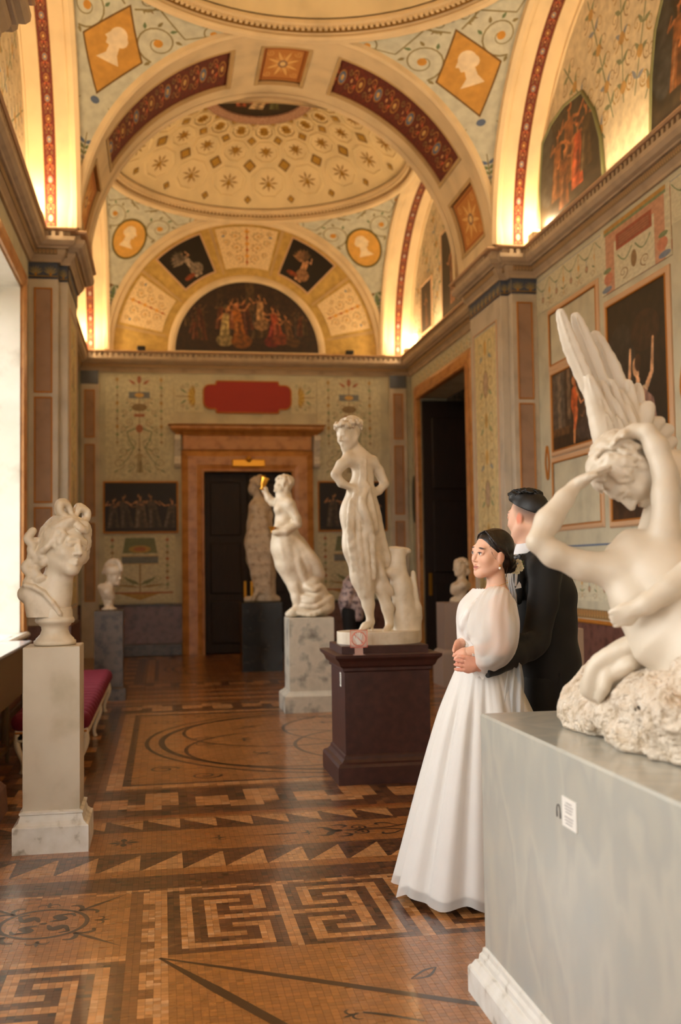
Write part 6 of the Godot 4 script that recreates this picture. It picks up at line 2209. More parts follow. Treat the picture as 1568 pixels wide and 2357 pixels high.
func build_touch_sign() -> void:
	# clear plate with a red barred ring over a white hand
	var t := thing("no_touching_sign", "clear plate with a white hand in a red barred ring", "sign", Vector3(1.36, 0.93, -7.27))
	var pm := mat(Color(0.95, 0.80, 0.75, 0.35), 0.1)
	pm.transparency = BaseMaterial3D.TRANSPARENCY_ALPHA
	put("plate", bx(Vector3(-0.062, 0.03, -0.003), Vector3(0.062, 0.155, 0.003), 0.001), pm, t)
	var red := mat(Color(0.86, 0.42, 0.34), 0.5)
	var b := MB.new()
	for e in [[-0.062, 0.03, 0.062, 0.034], [-0.062, 0.151, 0.062, 0.155], [-0.062, 0.03, -0.058, 0.155], [0.058, 0.03, 0.062, 0.155]]: b.box(Vector3(e[0], e[1], 0.003), Vector3(e[2], e[3], 0.0045))
	put("border", b.mesh(), red, t)
	b = MB.new()
	var ring := []
	for k in 33: ring.append(Vector3(cos(TAU * k / 32.0) * 0.05, 0.0925 + sin(TAU * k / 32.0) * 0.05, 0.005))
	b.tube(ring, 0.0028, 6, false)
	b.tube([Vector3(-0.035, 0.127, 0.006), Vector3(0.035, 0.057, 0.006)], 0.0026, 6)
	put("barred_ring", b.mesh(), red, t)
	b = MB.new()
	b.prism(PackedVector2Array([Vector2(-0.012, 0.052), Vector2(0.012, 0.052), Vector2(0.02, 0.085), Vector2(0.024, 0.1), Vector2(-0.018, 0.104), Vector2(-0.026, 0.084)]), 0.003, 0.0046)
	for e in [[-0.015, 0.1, -0.02, 0.128], [-0.004, 0.1, -0.005, 0.136], [0.007, 0.1, 0.008, 0.135], [0.018, 0.098, 0.022, 0.125], [-0.022, 0.082, -0.036, 0.108]]:
		b.tube([Vector3(e[0], e[1], 0.0038), Vector3(e[2], e[3], 0.0038)], 0.005, 6)
	put("hand_print", b.mesh(), mat(Color(0.93, 0.92, 0.90), 0.5), t)
	put("stand", bx(Vector3(-0.03, -0.02, -0.003), Vector3(0.03, 0.031, 0.003), 0.001), pm, t)
	put("stand_foot", bx(Vector3(-0.04, -0.021, -0.02), Vector3(0.04, -0.017, 0.04), 0.001), pm, t)


# ---------------------------------------------------------------- carved figures
func facing(f: Vector3, up := Vector3.UP) -> Basis:
	# columns: side, up, forward
	var z := f.normalized()
	var x := up.cross(z).normalized()
	return Basis(x, z.cross(x), z)


func head_clay(k: Clay, c: Vector3, bs: Basis, s: float, nose := 1.0, smile := 0.0) -> void:
	var ears := true
	# a plain classical head about the midpoint between the ears at eye height, s = 1 for life size
	var B := bs
	k.ell(c + bs * (Vector3(0, 0.03, -0.015) * s), Vector3(0.074, 0.088, 0.096) * s, 0.02 * s, B)
	k.ell(c + bs * (Vector3(0, -0.028, 0.028) * s), Vector3(0.063, 0.085, 0.062) * s, 0.03 * s, B)
	for e in [-1.0, 1.0]:
		k.cone(c + bs * (Vector3(e * 0.048, -0.052, 0.0) * s), c + bs * (Vector3(e * 0.012, -0.094, 0.062) * s), 0.026 * s, 0.02 * s, 0.025 * s)
		k.ell(c + bs * (Vector3(e * 0.036, -0.03, 0.06) * s), Vector3(0.025, 0.026, 0.022) * s, 0.025 * s, B)
		if ears: k.ell(c + bs * (Vector3(e * 0.073, -0.012, -0.008) * s), Vector3(0.009, 0.031, 0.018) * s, 0.008 * s, B)
	k.ell(c + bs * (Vector3(0, -0.098, 0.066) * s), Vector3(0.022, 0.018, 0.02) * s, 0.02 * s, B)
	k.cone(c + bs * (Vector3(-0.036, 0.022, 0.077) * s), c + bs * (Vector3(0.036, 0.022, 0.077) * s), 0.0125 * s, 0.0125 * s, 0.018 * s)
	for e in [-1.0, 1.0]:
		k.ell(c + bs * (Vector3(e * 0.032, 0.0, 0.104) * s), Vector3(0.019, 0.013, 0.017) * s, 0.014 * s, B, true)
		k.ell(c + bs * (Vector3(e * 0.031, -0.001, 0.078) * s), Vector3(0.0155, 0.0135, 0.0145) * s, 0.004 * s, B)
		k.cone(c + bs * (Vector3(e * 0.016, 0.006, 0.092) * s), c + bs * (Vector3(e * 0.046, 0.004, 0.083) * s), 0.0045 * s, 0.004 * s, 0.006 * s)
	k.cone(c + bs * (Vector3(0, 0.018, 0.086) * s), c + bs * (Vector3(0, -0.032, 0.108 - 0.03 * (1.0 - nose)) * s), 0.0085 * nose * s, 0.0125 * nose * s, 0.01 * s)
	for e in [-1.0, 1.0]: k.ell(c + bs * (Vector3(e * 0.0115, -0.0365, 0.095 - 0.015 * (1.0 - nose)) * s), Vector3(0.008, 0.0075, 0.01) * nose * s, 0.006 * s, B)
	for e in [-1.0, 1.0]:
		k.cone(c + bs * (Vector3(0.0, -0.0605, 0.093) * s), c + bs * (Vector3(e * 0.022, -0.0665 + smile, 0.081) * s), 0.0068 * s, 0.004 * s, 0.006 * s)
		k.cone(c + bs * (Vector3(0.0, -0.0745, 0.091) * s), c + bs * (Vector3(e * 0.018, -0.0715 + smile * 0.8, 0.081) * s), 0.0078 * s, 0.004 * s, 0.006 * s)
		k.cone(c + bs * (Vector3(0.0, -0.0675, 0.1015) * s), c + bs * (Vector3(e * 0.023, -0.0685 + smile * 1.1, 0.09) * s), 0.0022 * s, 0.0016 * s, 0.004 * s, Vector3.ZERO, 1.0, true)


func curls(k: Clay, c: Vector3, bs: Basis, s: float, seed_: int, n: int, r0: float, y_lo: float, front := 0.055) -> void:
	# locks of hair over the skull: short bent strands that follow the head
	var r := RandomNumberGenerator.new()
	r.seed = seed_
	for j in n:
		var y := r.randf_range(y_lo, 0.98)
		var a := r.randf_range(0, TAU)
		var d := Vector3(sqrt(1.0 - y * y) * sin(a), y, sqrt(1.0 - y * y) * cos(a))
		var p := Vector3(d.x * 0.079, d.y * 0.093 + 0.03, d.z * 0.1 - 0.015)
		if p.z > front and p.y < 0.075: continue
		if absf(p.x) > 0.05 and p.y < -0.0 and p.z > 0.0: continue
		var t := d.cross(Vector3(0, 0, 1)).normalized() * r.randf_range(-1, 1) + Vector3(0, -0.8, 0)
		t = (t - d * t.dot(d)).normalized()
		var u := d.cross(t)
		var l := r.randf_range(0.02, 0.035)
		var w := r.randf_range(-0.016, 0.016)
		k.curve([c + bs * ((p - t * l) * s), c + bs * ((p + u * w + d * 0.004) * s), c + bs * ((p + t * l + d * 0.003) * s)], r0 * 0.6 * s, r0 * s, r0 * 0.5 * s, 0.005 * s, 4)


func statue_colossal_head() -> void:
	var z := -6.13
	var t := thing("marble_bust", "colossal curly-haired marble head with topknot, on a turned socle", "bust", Vector3(-0.60, 1.112, z))
	var c := at(151, 1262, z)
	# looks to the right of the camera and a little up, head leaning
	var f := (Vector3(0.62, 0.10, 0.78)).normalized()
	var bs := facing(f, Vector3(0.20, 1, -0.10).normalized())
	var s := 1.40
	var k := Clay.new(Vector3(-0.86, 1.27, -6.42), Vector3(-0.36, 1.96, -5.88), 0.0048)
	head_clay(k, c, bs, s)
	# neck and the cut edge of the chest
	k.cone(c + bs * Vector3(0, -0.1, -0.03), at(128, 1385, z), 0.078, 0.085, 0.04)
	k.cone(at(125, 1372, z), at(118, 1425, z), 0.082, 0.06, 0.04)
	k.cone(at(64, 1342, z + 0.03), at(128, 1350, z), 0.03, 0.06, 0.05)
	var rim_ := [at(58, 1347, z + 0.06), at(78, 1352, z + 0.075), at(100, 1364, z + 0.085), at(122, 1388, z + 0.085), at(138, 1412, z + 0.075), at(147, 1428, z + 0.05)]
	for j in 5:
		k.cone(rim_[j], rim_[j + 1], 0.016, 0.016, 0.008, Vector3(0, 0, 1), 1.7)
		var a0: Vector3 = rim_[j]
		var a1: Vector3 = rim_[j + 1]
		k.cone(a0 + Vector3(-0.0, -0.05, -0.05), a1 + Vector3(-0.03, -0.03, -0.05), 0.05, 0.05, 0.02)
	k.cone(at(74, 1372, z + 0.03), at(95, 1430, z + 0.03), 0.045, 0.075, 0.03)
	k.cone(at(100, 1400, z), at(115, 1432, z), 0.09, 0.085, 0.03)
	# hair: big locks swept back, a double knot on top, ringlets down the neck
	curls(k, c, bs, s * 1.05, 3, 150, 0.013, -0.45, 0.05)
	for e in [[-1.0, 0.0], [1.0, 0.0]]:
		for j in 5:
			var y := 0.085 - 0.026 * j
			k.curve([c + bs * (Vector3(e[0] * 0.012, 0.098, 0.062) * s), c + bs * (Vector3(e[0] * (0.04 + 0.012 * j), y + 0.012, 0.068 - 0.012 * j) * s), c + bs * (Vector3(e[0] * (0.078 + 0.004 * j), y - 0.02, 0.03 - 0.016 * j) * s), c + bs * (Vector3(e[0] * 0.086, y - 0.045, -0.02 - 0.01 * j) * s)], 0.016, 0.021, 0.014, 0.008, 10)
	var kn := c + bs * (Vector3(0.0, 0.135, 0.02) * s)
	for e in [-1.0, 1.0]:
		var m := kn + bs * (Vector3(e * 0.042, 0.018, 0.0) * s)
		for j in 3:
			var ww := 0.012 * j
			k.curve([kn + bs * Vector3(e * 0.01, -0.01, 0.01 * j - 0.01), m + bs * Vector3(-e * 0.02, 0.045 - ww, 0.012 * j - 0.02), m + bs * Vector3(e * 0.03, 0.03 - ww * 0.5, 0.01 * j - 0.015), m + bs * Vector3(e * 0.03, -0.025, 0.01 * j - 0.01), m + bs * Vector3(0, -0.04, 0.01 * j)], 0.014, 0.02, 0.015, 0.008, 12)
	for e in [[76, 1222, 70, 1250, 66, 1290], [84, 1245, 78, 1275, 74, 1305], [96, 1262, 90, 1288, 98, 1300], [72, 1290, 64, 1315, 62, 1335], [92, 1300, 86, 1322, 92, 1338], [80, 1310, 78, 1326, 70, 1340]]:
		k.curve([at(e[0], e[1], z + 0.02), at(e[2] - 6, e[3] - 10, z + 0.035), at(e[2] + 5, e[3] + 8, z + 0.04), at(e[4], e[5], z + 0.03)], 0.022, 0.024, 0.014, 0.008, 9)
	for e in [[98, 1282], [106, 1290], [88, 1334], [98, 1330], [100, 1296]]:
		k.ell(at(e[0], e[1], z + 0.06), Vector3(0.024, 0.022, 0.02), 0.008)
	put("head", k.mesh(), M.statue, t, -t.position)
	var b := MB.new()
	b.lathe([Vector2(0.001, 0.0), Vector2(0.112, 0.0), Vector2(0.118, 0.012), Vector2(0.116, 0.026), Vector2(0.106, 0.032), Vector2(0.106, 0.038), Vector2(0.098, 0.044), Vector2(0.082, 0.062), Vector2(0.074, 0.085), Vector2(0.076, 0.104), Vector2(0.088, 0.112), Vector2(0.09, 0.12), Vector2(0.104, 0.126), Vector2(0.11, 0.14), Vector2(0.104, 0.154), Vector2(0.098, 0.16), Vector2(0.096, 0.2), Vector2(0.09, 0.215), Vector2(0.001, 0.216)], 48)
	put("socle", b.mesh(), M.statue, t, Vector3(-0.005, 0, 0))


func statue_wreathed() -> void:
	var z := -7.64
	var t := thing("marble_statue", "wreathed marble woman with hands on hips beside a tree stump", "statue", Vector3(1.585, 0.962, z))
	var k := Clay.new(Vector3(1.17, 0.95, -7.98), Vector3(2.02, 2.70, -7.30), 0.0085)
	# head turned to the left, looking down
	var c := at(803, 1001, z + 0.02)
	var bs := facing(Vector3(-0.80, -0.16, 0.58), Vector3(-0.12, 1, 0.05).normalized())
	head_clay(k, c, bs, 0.98)
	curls(k, c, bs, 1.0, 5, 50, 0.012, 0.0)
	var r := RandomNumberGenerator.new()
	r.seed = 4
	for j in 15:
		var a := TAU * j / 15.0
		var p := Vector3(sin(a) * 0.085, 0.075 + 0.012 * sin(j * 2.3), cos(a) * 0.105 - 0.012)
		k.ell(c + bs * p, Vector3(0.022, 0.018, 0.02), 0.006)
		k.ell(c + bs * (p + Vector3(r.randf_range(-0.012, 0.012), 0.02, r.randf_range(-0.012, 0.012))), Vector3(0.014, 0.013, 0.014), 0.005)
	k.ell(c + bs * Vector3(0, 0.11, -0.06), Vector3(0.05, 0.035, 0.05), 0.015)
	# neck, back, waist
	k.cone(c + bs * Vector3(0, -0.08, -0.03), at(825, 1042, z), 0.046, 0.052, 0.03)
	var sl := at(803, 1058, z + 0.05)
	var sr := at(856, 1064, z - 0.02)
	k.cone(sl, sr, 0.055, 0.055, 0.05)
	k.cone(at(830, 1062, z), at(836, 1096, z), 0.085, 0.072, 0.03, Vector3(0.3, 0, 0.95), 0.85)
	k.cone(at(836, 1096, z), at(832, 1125, z), 0.073, 0.078, 0.03, Vector3(0.3, 0, 0.95), 0.9)
	for e in [[826, 1058, 832, 1090, 830, 1118], [834, 1056, 838, 1090, 836, 1118], [842, 1058, 842, 1090, 840, 1116]]: k.curve([at(e[0], e[1], z + 0.08), at(e[2], e[3], z + 0.085), at(e[4], e[5], z + 0.085)], 0.008, 0.01, 0.009, 0.012, 7)
	# arms bent to the hips
	k.chain([sl, at(786, 1070, z + 0.07), at(772, 1092, z + 0.08), at(786, 1112, z + 0.09), at(812, 1124, z + 0.07)], [0.048, 0.042, 0.033, 0.032, 0.024], 0.012)
	k.ell(at(816, 1124, z + 0.05), Vector3(0.035, 0.025, 0.03), 0.015)
	k.chain([sr, at(872, 1084, z - 0.04), at(886, 1114, z - 0.05), at(872, 1130, z - 0.03), at(852, 1136, z)], [0.046, 0.04, 0.033, 0.03, 0.024], 0.012)
	# draped hips and legs
	k.cone(at(830, 1135, z), at(824, 1185, z), 0.105, 0.125, 0.05, Vector3(0, 0, 1), 0.8)
	k.cone(at(824, 1180, z), at(826, 1260, z + 0.02), 0.122, 0.115, 0.05, Vector3(0, 0, 1), 0.8)
	k.cone(at(824, 1250, z + 0.02), at(834, 1330, z + 0.02), 0.1, 0.085, 0.05, Vector3(0, 0, 1), 0.85)
	k.cone(at(835, 1325, z + 0.02), at(842, 1362, z + 0.02), 0.082, 0.062, 0.04)
	for e in [[818, 1130, 812, 1230, 830, 1350], [826, 1135, 828, 1240, 842, 1368], [835, 1140, 842, 1230, 851, 1355], [808, 1150, 803, 1220, 815, 1310], [843, 1140, 856, 1220, 862, 1330]]:
		k.curve([at(e[0], e[1], z + 0.09), at(e[2], e[3], z + 0.115), at(e[4], e[5], z + 0.075)], 0.012, 0.017, 0.016, 0.016, 10)
	# knot at the waist with hanging ends
	for e in [[836, 1118], [843, 1116], [848, 1122], [838, 1126], [846, 1130]]: k.ell(at(e[0], e[1], z + 0.085), Vector3(0.026, 0.022, 0.024), 0.008)
	k.curve([at(842, 1124, z + 0.09), at(834, 1160, z + 0.13), at(846, 1200, z + 0.12), at(858, 1248, z + 0.09)], 0.02, 0.03, 0.022, 0.02, 9)
	k.curve([at(846, 1130, z + 0.07), at(856, 1170, z + 0.08), at(862, 1220, z + 0.06)], 0.02, 0.026, 0.03, 0.02, 9)
	# drapery that blows back to the stump
	for e in [[852, 1150, 866, 1215, 880, 1268, 0.028], [856, 1160, 874, 1225, 892, 1302, 0.024], [850, 1170, 862, 1235, 884, 1296, 0.024], [858, 1155, 878, 1240, 895, 1290, 0.02]]:
		k.curve([at(e[0], e[1], z), at(e[2], e[3], z - 0.02), at(e[4], e[5], z - 0.04)], 0.035, e[6] + 0.004, e[6], 0.025, 9)
	# bare far leg in a slit of cloth
	k.chain([at(848, 1190, z - 0.02), at(862, 1290, z - 0.02), at(876, 1352, z - 0.02), at(893, 1400, z - 0.02), at(897, 1440, z - 0.02)], [0.085, 0.062, 0.05, 0.043, 0.029], 0.03)
	k.curve([at(866, 1280, z + 0.02), at(880, 1325, z + 0.02), at(902, 1366, z - 0.02)], 0.03, 0.026, 0.02, 0.02, 8)
	k.chain([at(897, 1438, z - 0.02), at(890, 1452, z + 0.04), at(884, 1456, z + 0.09)], [0.03, 0.026, 0.018], 0.015)
	# near leg up on its toes
	k.chain([at(840, 1350, z + 0.02), at(848, 1390, z + 0.02), at(852, 1422, z + 0.02)], [0.056, 0.044, 0.03], 0.03)
	k.chain([at(854, 1432, z + 0.02), at(840, 1442, z + 0.05), at(826, 1458, z + 0.09)], [0.031, 0.027, 0.018], 0.02)
	k.cone(at(857, 1440, z + 0.02), at(857, 1466, z + 0.02), 0.011, 0.012, 0.008)
	# stump with a sawn top, roots, and an oval base
	var sk := Clay.new(Vector3(1.17, 0.95, -8.0), Vector3(2.08, 1.72, -7.28), 0.0085)
	sk.chain([at(916, 1258, z - 0.06), at(914, 1300, z - 0.06), at(924, 1350, z - 0.06), at(934, 1420, z - 0.06), at(936, 1466, z - 0.06)], [0.066, 0.062, 0.078, 0.092, 0.1], 0.03)
	sk.cone(at(894, 1266, z - 0.05), at(940, 1268, z - 0.05), 0.022, 0.022, 0.02)
	sk.cutplane(at(915, 1259, z - 0.06), Vector3(0.06, 1, 0.12).normalized())
	sk.cone(at(905, 1318, z - 0.03), at(872, 1318, z - 0.03), 0.045, 0.026, 0.03)
	sk.cone(at(951, 1318, z - 0.05), at(962, 1420, z - 0.05), 0.018, 0.03, 0.02)
	sk.cone(at(958, 1400, z - 0.05), at(952, 1470, z - 0.05), 0.04, 0.06, 0.03)
	var bb := MB.new()
	var ov := PackedVector2Array()
	for j in 40:
		var a := TAU * j / 40.0
		ov.append(Vector2(1.588 + cos(a) * 0.315 * (1.0 + 0.03 * sin(a * 3.0)), -(z - 0.01) + sin(a) * 0.225))
	bb.prism(ov, 0.963, 1.052, Transform3D(Basis(Vector3.RIGHT, Vector3.FORWARD, Vector3.UP), Vector3.ZERO))
	sk.cutplane(Vector3(0, 0.964, 0), Vector3.DOWN)
	put("base", bb.mesh(), M.statue, t, -t.position)
	put("tree_stump", sk.mesh(), M.statue, t, -t.position)
	k.cutplane(Vector3(0, 1.04, 0), Vector3.DOWN)
	put("figure", k.mesh(), M.statue, t, -t.position)


func statue_leaning() -> void:
	var z := -11.28
	var t := thing("marble_statue", "marble girl leaning forward on a swirling cloud, one arm raised with a gilt cup", "statue", Vector3(1.56, 0.993, z))
	var k := Clay.new(Vector3(1.0, 0.98, -11.62), Vector3(2.06, 2.72, -10.95), 0.0105)
	var c := pz(2, 428, 232, z)
	var bs := facing(Vector3(-0.93, -0.12, 0.3), Vector3(-0.1, 1, 0).normalized())
	head_clay(k, c, bs, 1.05)
	curls(k, c, bs, 1.05, 9, 60, 0.013, -0.1)
	k.ell(pz(2, 478, 168, z), Vector3(0.055, 0.045, 0.05), 0.02)
	k.ell(pz(2, 462, 200, z), Vector3(0.06, 0.05, 0.06), 0.03)
	k.cone(c + bs * Vector3(0, -0.09, -0.03), pz(2, 440, 350, z), 0.048, 0.055, 0.03)
	var sl := pz(2, 398, 362, z - 0.1)
	var sr := pz(2, 485, 385, z + 0.12)
	k.cone(sl, sr, 0.06, 0.06, 0.05)
	k.cone(pz(2, 432, 400, z), pz(2, 438, 530, z), 0.12, 0.1, 0.06, Vector3(1, 0, 0), 0.85)
	k.ell(pz(2, 388, 430, z + 0.06), Vector3(0.055, 0.055, 0.055), 0.03)
	k.ell(pz(2, 385, 430, z - 0.05), Vector3(0.055, 0.055, 0.055), 0.03)
	k.cone(pz(2, 440, 540, z), pz(2, 450, 680, z), 0.105, 0.135, 0.06)
	k.chain([sl, pz(2, 335, 365, z - 0.1), pz(2, 300, 330, z - 0.1), pz(2, 272, 275, z - 0.1)], [0.055, 0.045, 0.04, 0.03], 0.02)
	k.ell(pz(2, 262, 252, z - 0.1), Vector3(0.04, 0.04, 0.035), 0.015)
	k.chain([sr, pz(2, 545, 510, z + 0.14), pz(2, 552, 555, z + 0.14), pz(2, 450, 615, z + 0.16), pz(2, 372, 628, z + 0.15)], [0.055, 0.046, 0.044, 0.038, 0.032], 0.02)
	k.ell(pz(2, 352, 630, z + 0.14), Vector3(0.04, 0.035, 0.035), 0.015)
	for e in [[400, 560], [430, 545], [460, 560], [490, 545], [380, 585]]: k.ell(pz(2, e[0], e[1], z + 0.08), Vector3(0.05, 0.035, 0.05), 0.02)
	# clinging skirt, hips to shins
	k.chain([pz(2, 445, 660, z), pz(2, 450, 760, z), pz(2, 480, 900, z), pz(2, 505, 1010, z)], [0.14, 0.155, 0.145, 0.1], 0.06)
	k.chain([pz(2, 500, 1000, z), pz(2, 530, 1100, z + 0.03), pz(2, 545, 1200, z + 0.05), pz(2, 545, 1280, z + 0.06)], [0.1, 0.075, 0.055, 0.035], 0.04)
	k.chain([pz(2, 520, 1060, z - 0.06), pz(2, 560, 1180, z - 0.06), pz(2, 580, 1260, z - 0.05)], [0.08, 0.055, 0.035], 0.04)
	k.chain([pz(2, 545, 1290, z + 0.06), pz(2, 510, 1315, z + 0.09), pz(2, 480, 1335, z + 0.1)], [0.036, 0.03, 0.02], 0.02)
	# long flying folds
	for e in [[400, 640, 430, 820, 520, 1010], [430, 640, 480, 820, 560, 1060], [470, 640, 560, 830, 590, 1040], [500, 660, 620, 840, 660, 1010], [520, 680, 660, 840, 720, 1000], [540, 700, 690, 860, 765, 1000], [460, 680, 560, 900, 640, 1090]]:
		k.curve([pz(2, e[0], e[1], z + 0.08), pz(2, e[2], e[3], z + 0.12), pz(2, e[4], e[5], z + 0.05)], 0.03, 0.042, 0.035, 0.03, 9)
	for e in [[540, 690, 680, 880, 750, 1010], [560, 720, 660, 930, 690, 1060], [520, 720, 600, 950, 650, 1080]]:
		k.curve([pz(2, e[0], e[1], z - 0.03), pz(2, e[2], e[3], z - 0.06), pz(2, e[4], e[5], z - 0.08)], 0.06, 0.07, 0.045, 0.04, 8)
	# billowing cloud
	for e in [[680, 1060, 0.07, 0], [640, 1110, 0.09, 0], [720, 1130, 0.09, 0], [700, 1180, 0.11, 0], [780, 1220, 0.1, 0], [640, 1240, 0.12, 0], [740, 1280, 0.13, 0], [560, 1320, 0.08, 0], [640, 1330, 0.09, 0], [800, 1290, 0.07, 0], [490, 1345, 0.05, 0]]:
		k.ell(pz(2, e[0], e[1], z - 0.02), Vector3(e[2] * 1.2, e[2] * 0.8, 0.14), 0.05)
	for e in [[620, 1100, 700, 1130, 760, 1090], [600, 1190, 700, 1200, 790, 1140], [590, 1270, 720, 1270, 850, 1190], [540, 1330, 700, 1340, 855, 1250], [600, 1230, 690, 1230, 800, 1170]]:
		k.curve([pz(2, e[0], e[1], z + 0.1), pz(2, e[2], e[3], z + 0.13), pz(2, e[4], e[5], z + 0.06)], 0.022, 0.03, 0.022, 0.015, 8)
	k.cutplane(Vector3(0, 0.993, 0), Vector3.DOWN)
	put("figure", k.mesh(), M.statue, t, -t.position)
	var b := MB.new()
	b.lathe([Vector2(0.001, -0.07), Vector2(0.03, -0.065), Vector2(0.012, -0.04), Vector2(0.035, -0.01), Vector2(0.04, 0.04), Vector2(0.05, 0.07), Vector2(0.04, 0.075), Vector2(0.001, 0.05)], 16, Transform3D(Basis(Vector3.FORWARD, 0.3), pz(2, 252, 205, z - 0.08) - t.position))
	put("gilt_jug", b.mesh(), M.giltbright, t)
	b = MB.new()
	b.lathe([Vector2(0.001, -0.05), Vector2(0.025, -0.05), Vector2(0.01, -0.03), Vector2(0.03, 0.0), Vector2(0.042, 0.02), Vector2(0.035, 0.02), Vector2(0.001, 0.0)], 16, Transform3D(Basis(), pz(2, 328, 595, z + 0.14) - t.position))
	put("gilt_cup", b.mesh(), M.giltbright, t)


func pz(which: int, x: float, y: float, z: float) -> Vector3:
	# points read off enlarged views of the photograph
	if which == 2: return at(540.0 + x * 0.2632, 1060.0 + y * 0.2632, z)
	return at(1180.0 + x * 0.28, 680.0 + y * 0.28, z)


func statue_back_view() -> void:
	var z := -15.78
	var t := thing("marble_statue", "marble woman seen from behind in long drapery, on the black pedestal", "statue", Vector3(1.45, 1.03, z))
	var k := Clay.new(Vector3(0.98, 1.02, -16.1), Vector3(1.98, 2.98, -15.45), 0.0135)
	var c := pz(2, 185, 225, z)
	var bs := facing(Vector3(-0.7, 0.05, -0.7))
	head_clay(k, c, bs, 1.1)
	curls(k, c, bs, 1.1, 12, 40, 0.015, -0.2)
	k.ell(pz(2, 165, 255, z), Vector3(0.08, 0.09, 0.08), 0.03)
	k.cone(c, pz(2, 210, 350, z), 0.05, 0.06, 0.03)
	k.cone(pz(2, 180, 400, z + 0.05), pz(2, 280, 400, z), 0.075, 0.075, 0.06)
	k.chain([pz(2, 215, 420, z), pz(2, 210, 560, z), pz(2, 200, 720, z), pz(2, 205, 860, z), pz(2, 220, 1000, z), pz(2, 232, 1215, z)], [0.16, 0.165, 0.185, 0.165, 0.12, 0.075], 0.06, Vector3(0, 0, 1), 0.85)
	k.chain([pz(2, 290, 560, z - 0.02), pz(2, 300, 800, z - 0.02), pz(2, 300, 1000, z - 0.02), pz(2, 290, 1200, z - 0.02)], [0.075, 0.09, 0.1, 0.13], 0.05)
	k.chain([pz(2, 275, 395, z - 0.03), pz(2, 310, 480, z), pz(2, 300, 580, z)], [0.06, 0.05, 0.045], 0.03)
	k.chain([pz(2, 235, 370, z - 0.1), pz(2, 262, 300, z - 0.14), pz(2, 240, 190, z - 0.14)], [0.055, 0.045, 0.035], 0.03)
	k.ell(pz(2, 225, 155, z - 0.14), Vector3(0.07, 0.06, 0.06), 0.02)
	for j in 9:
		var x := 130.0 + 20.0 * j
		k.curve([pz(2, 190.0 + 8.0 * j, 440, z + 0.12), pz(2, x - 12 + 4 * j, 760, z + 0.16), pz(2, 190.0 + 14.0 * j, 1150, z + 0.09)], 0.02, 0.026, 0.02, 0.03, 9)
	k.cone(pz(2, 110, 1215, z + 0.05), pz(2, 370, 1215, z), 0.05, 0.06, 0.03)
	k.cone(pz(2, 195, 1150, z + 0.1), pz(2, 165, 1215, z + 0.12), 0.04, 0.035, 0.03)
	k.cutplane(Vector3(0, 1.03, 0), Vector3.DOWN)
	put("figure", k.mesh(), M.statue2, t, -t.position)
	var b := MB.new()
	b.lathe([Vector2(0.001, -0.1), Vector2(0.03, -0.1), Vector2(0.02, -0.06), Vector2(0.045, 0.0), Vector2(0.05, 0.07), Vector2(0.03, 0.1), Vector2(0.045, 0.13), Vector2(0.001, 0.12)], 16, Transform3D(Basis(), pz(2, 250, 205, z - 0.06) - t.position))
	put("gilt_jug", b.mesh(), M.giltbright, t)


func small_busts() -> void:
	# helmeted bust on the brown stone pedestal
	var z := -12.78
	var t := thing("marble_bust", "small bust in a plumed helmet on the dim brown pedestal", "bust", Vector3(-0.64, 1.055, z))
	var k := Clay.new(Vector3(-0.88, 1.04, -12.98), Vector3(-0.38, 1.78, -12.58), 0.0095)
	var c := at(262, 1325, z)
	var bs := facing(Vector3(0.75, -0.05, 0.6))
	head_clay(k, c, bs, 1.0)
	k.ell(c + bs * Vector3(0, 0.06, -0.01), Vector3(0.1, 0.085, 0.12), 0.01, bs)
	k.curve([c + bs * Vector3(0, 0.07, 0.12), c + bs * Vector3(0, 0.17, 0.06), c + bs * Vector3(0, 0.15, -0.08), c + bs * Vector3(0, 0.03, -0.15)], 0.02, 0.035, 0.03, 0.015, 8)
	k.cone(c, at(248, 1356, z), 0.055, 0.06, 0.03)
	k.chain([at(234, 1352, z), at(248, 1362, z + 0.04), at(256, 1374, z + 0.03)], [0.05, 0.07, 0.05], 0.04)
	k.cone(at(246, 1366, z), at(248, 1392, z), 0.08, 0.045, 0.03)
	put("head", k.mesh(), M.statue2, t, -t.position)
	var b := MB.new()
	b.lathe([Vector2(0.001, 0.0), Vector2(0.095, 0.0), Vector2(0.09, 0.02), Vector2(0.06, 0.04), Vector2(0.045, 0.07), Vector2(0.06, 0.1), Vector2(0.06, 0.115), Vector2(0.001, 0.12)], 24)
	put("socle", b.mesh(), M.statue2, t, Vector3(0.005, 0, 0))
	# bare-shouldered bust by the door
	z = -13.1
	t = thing("marble_bust", "small bare-shouldered bust in profile before the dark doorway", "bust", Vector3(3.72, 1.055, z))
	k = Clay.new(Vector3(3.46, 1.04, -13.32), Vector3(4.0, 1.72, -12.86), 0.0095)
	c = at(1060, 1306, z)
	bs = facing(Vector3(-0.97, -0.04, 0.2))
	head_clay(k, c, bs, 0.93)
	curls(k, c, bs, 0.97, 22, 50, 0.012, -0.3)
	k.ell(at(1076, 1316, z), Vector3(0.045, 0.05, 0.05), 0.02)
	k.cone(c + bs * Vector3(0, -0.07, -0.02), at(1062, 1342, z), 0.045, 0.055, 0.03)
	k.chain([at(1064, 1346, z), at(1050, 1354, z + 0.03), at(1044, 1362, z + 0.02)], [0.075, 0.07, 0.04], 0.04)
	k.cone(at(1066, 1346, z + 0.1), at(1074, 1348, z - 0.1), 0.06, 0.06, 0.05)
	k.cone(at(1060, 1356, z), at(1062, 1382, z), 0.085, 0.075, 0.04)
	k.cone(at(1046, 1384, z), at(1078, 1384, z), 0.06, 0.06, 0.02)
	k.cutplane(Vector3(0, 1.055, 0), Vector3.DOWN)
	put("figure", k.mesh(), M.statue2, t, -t.position)


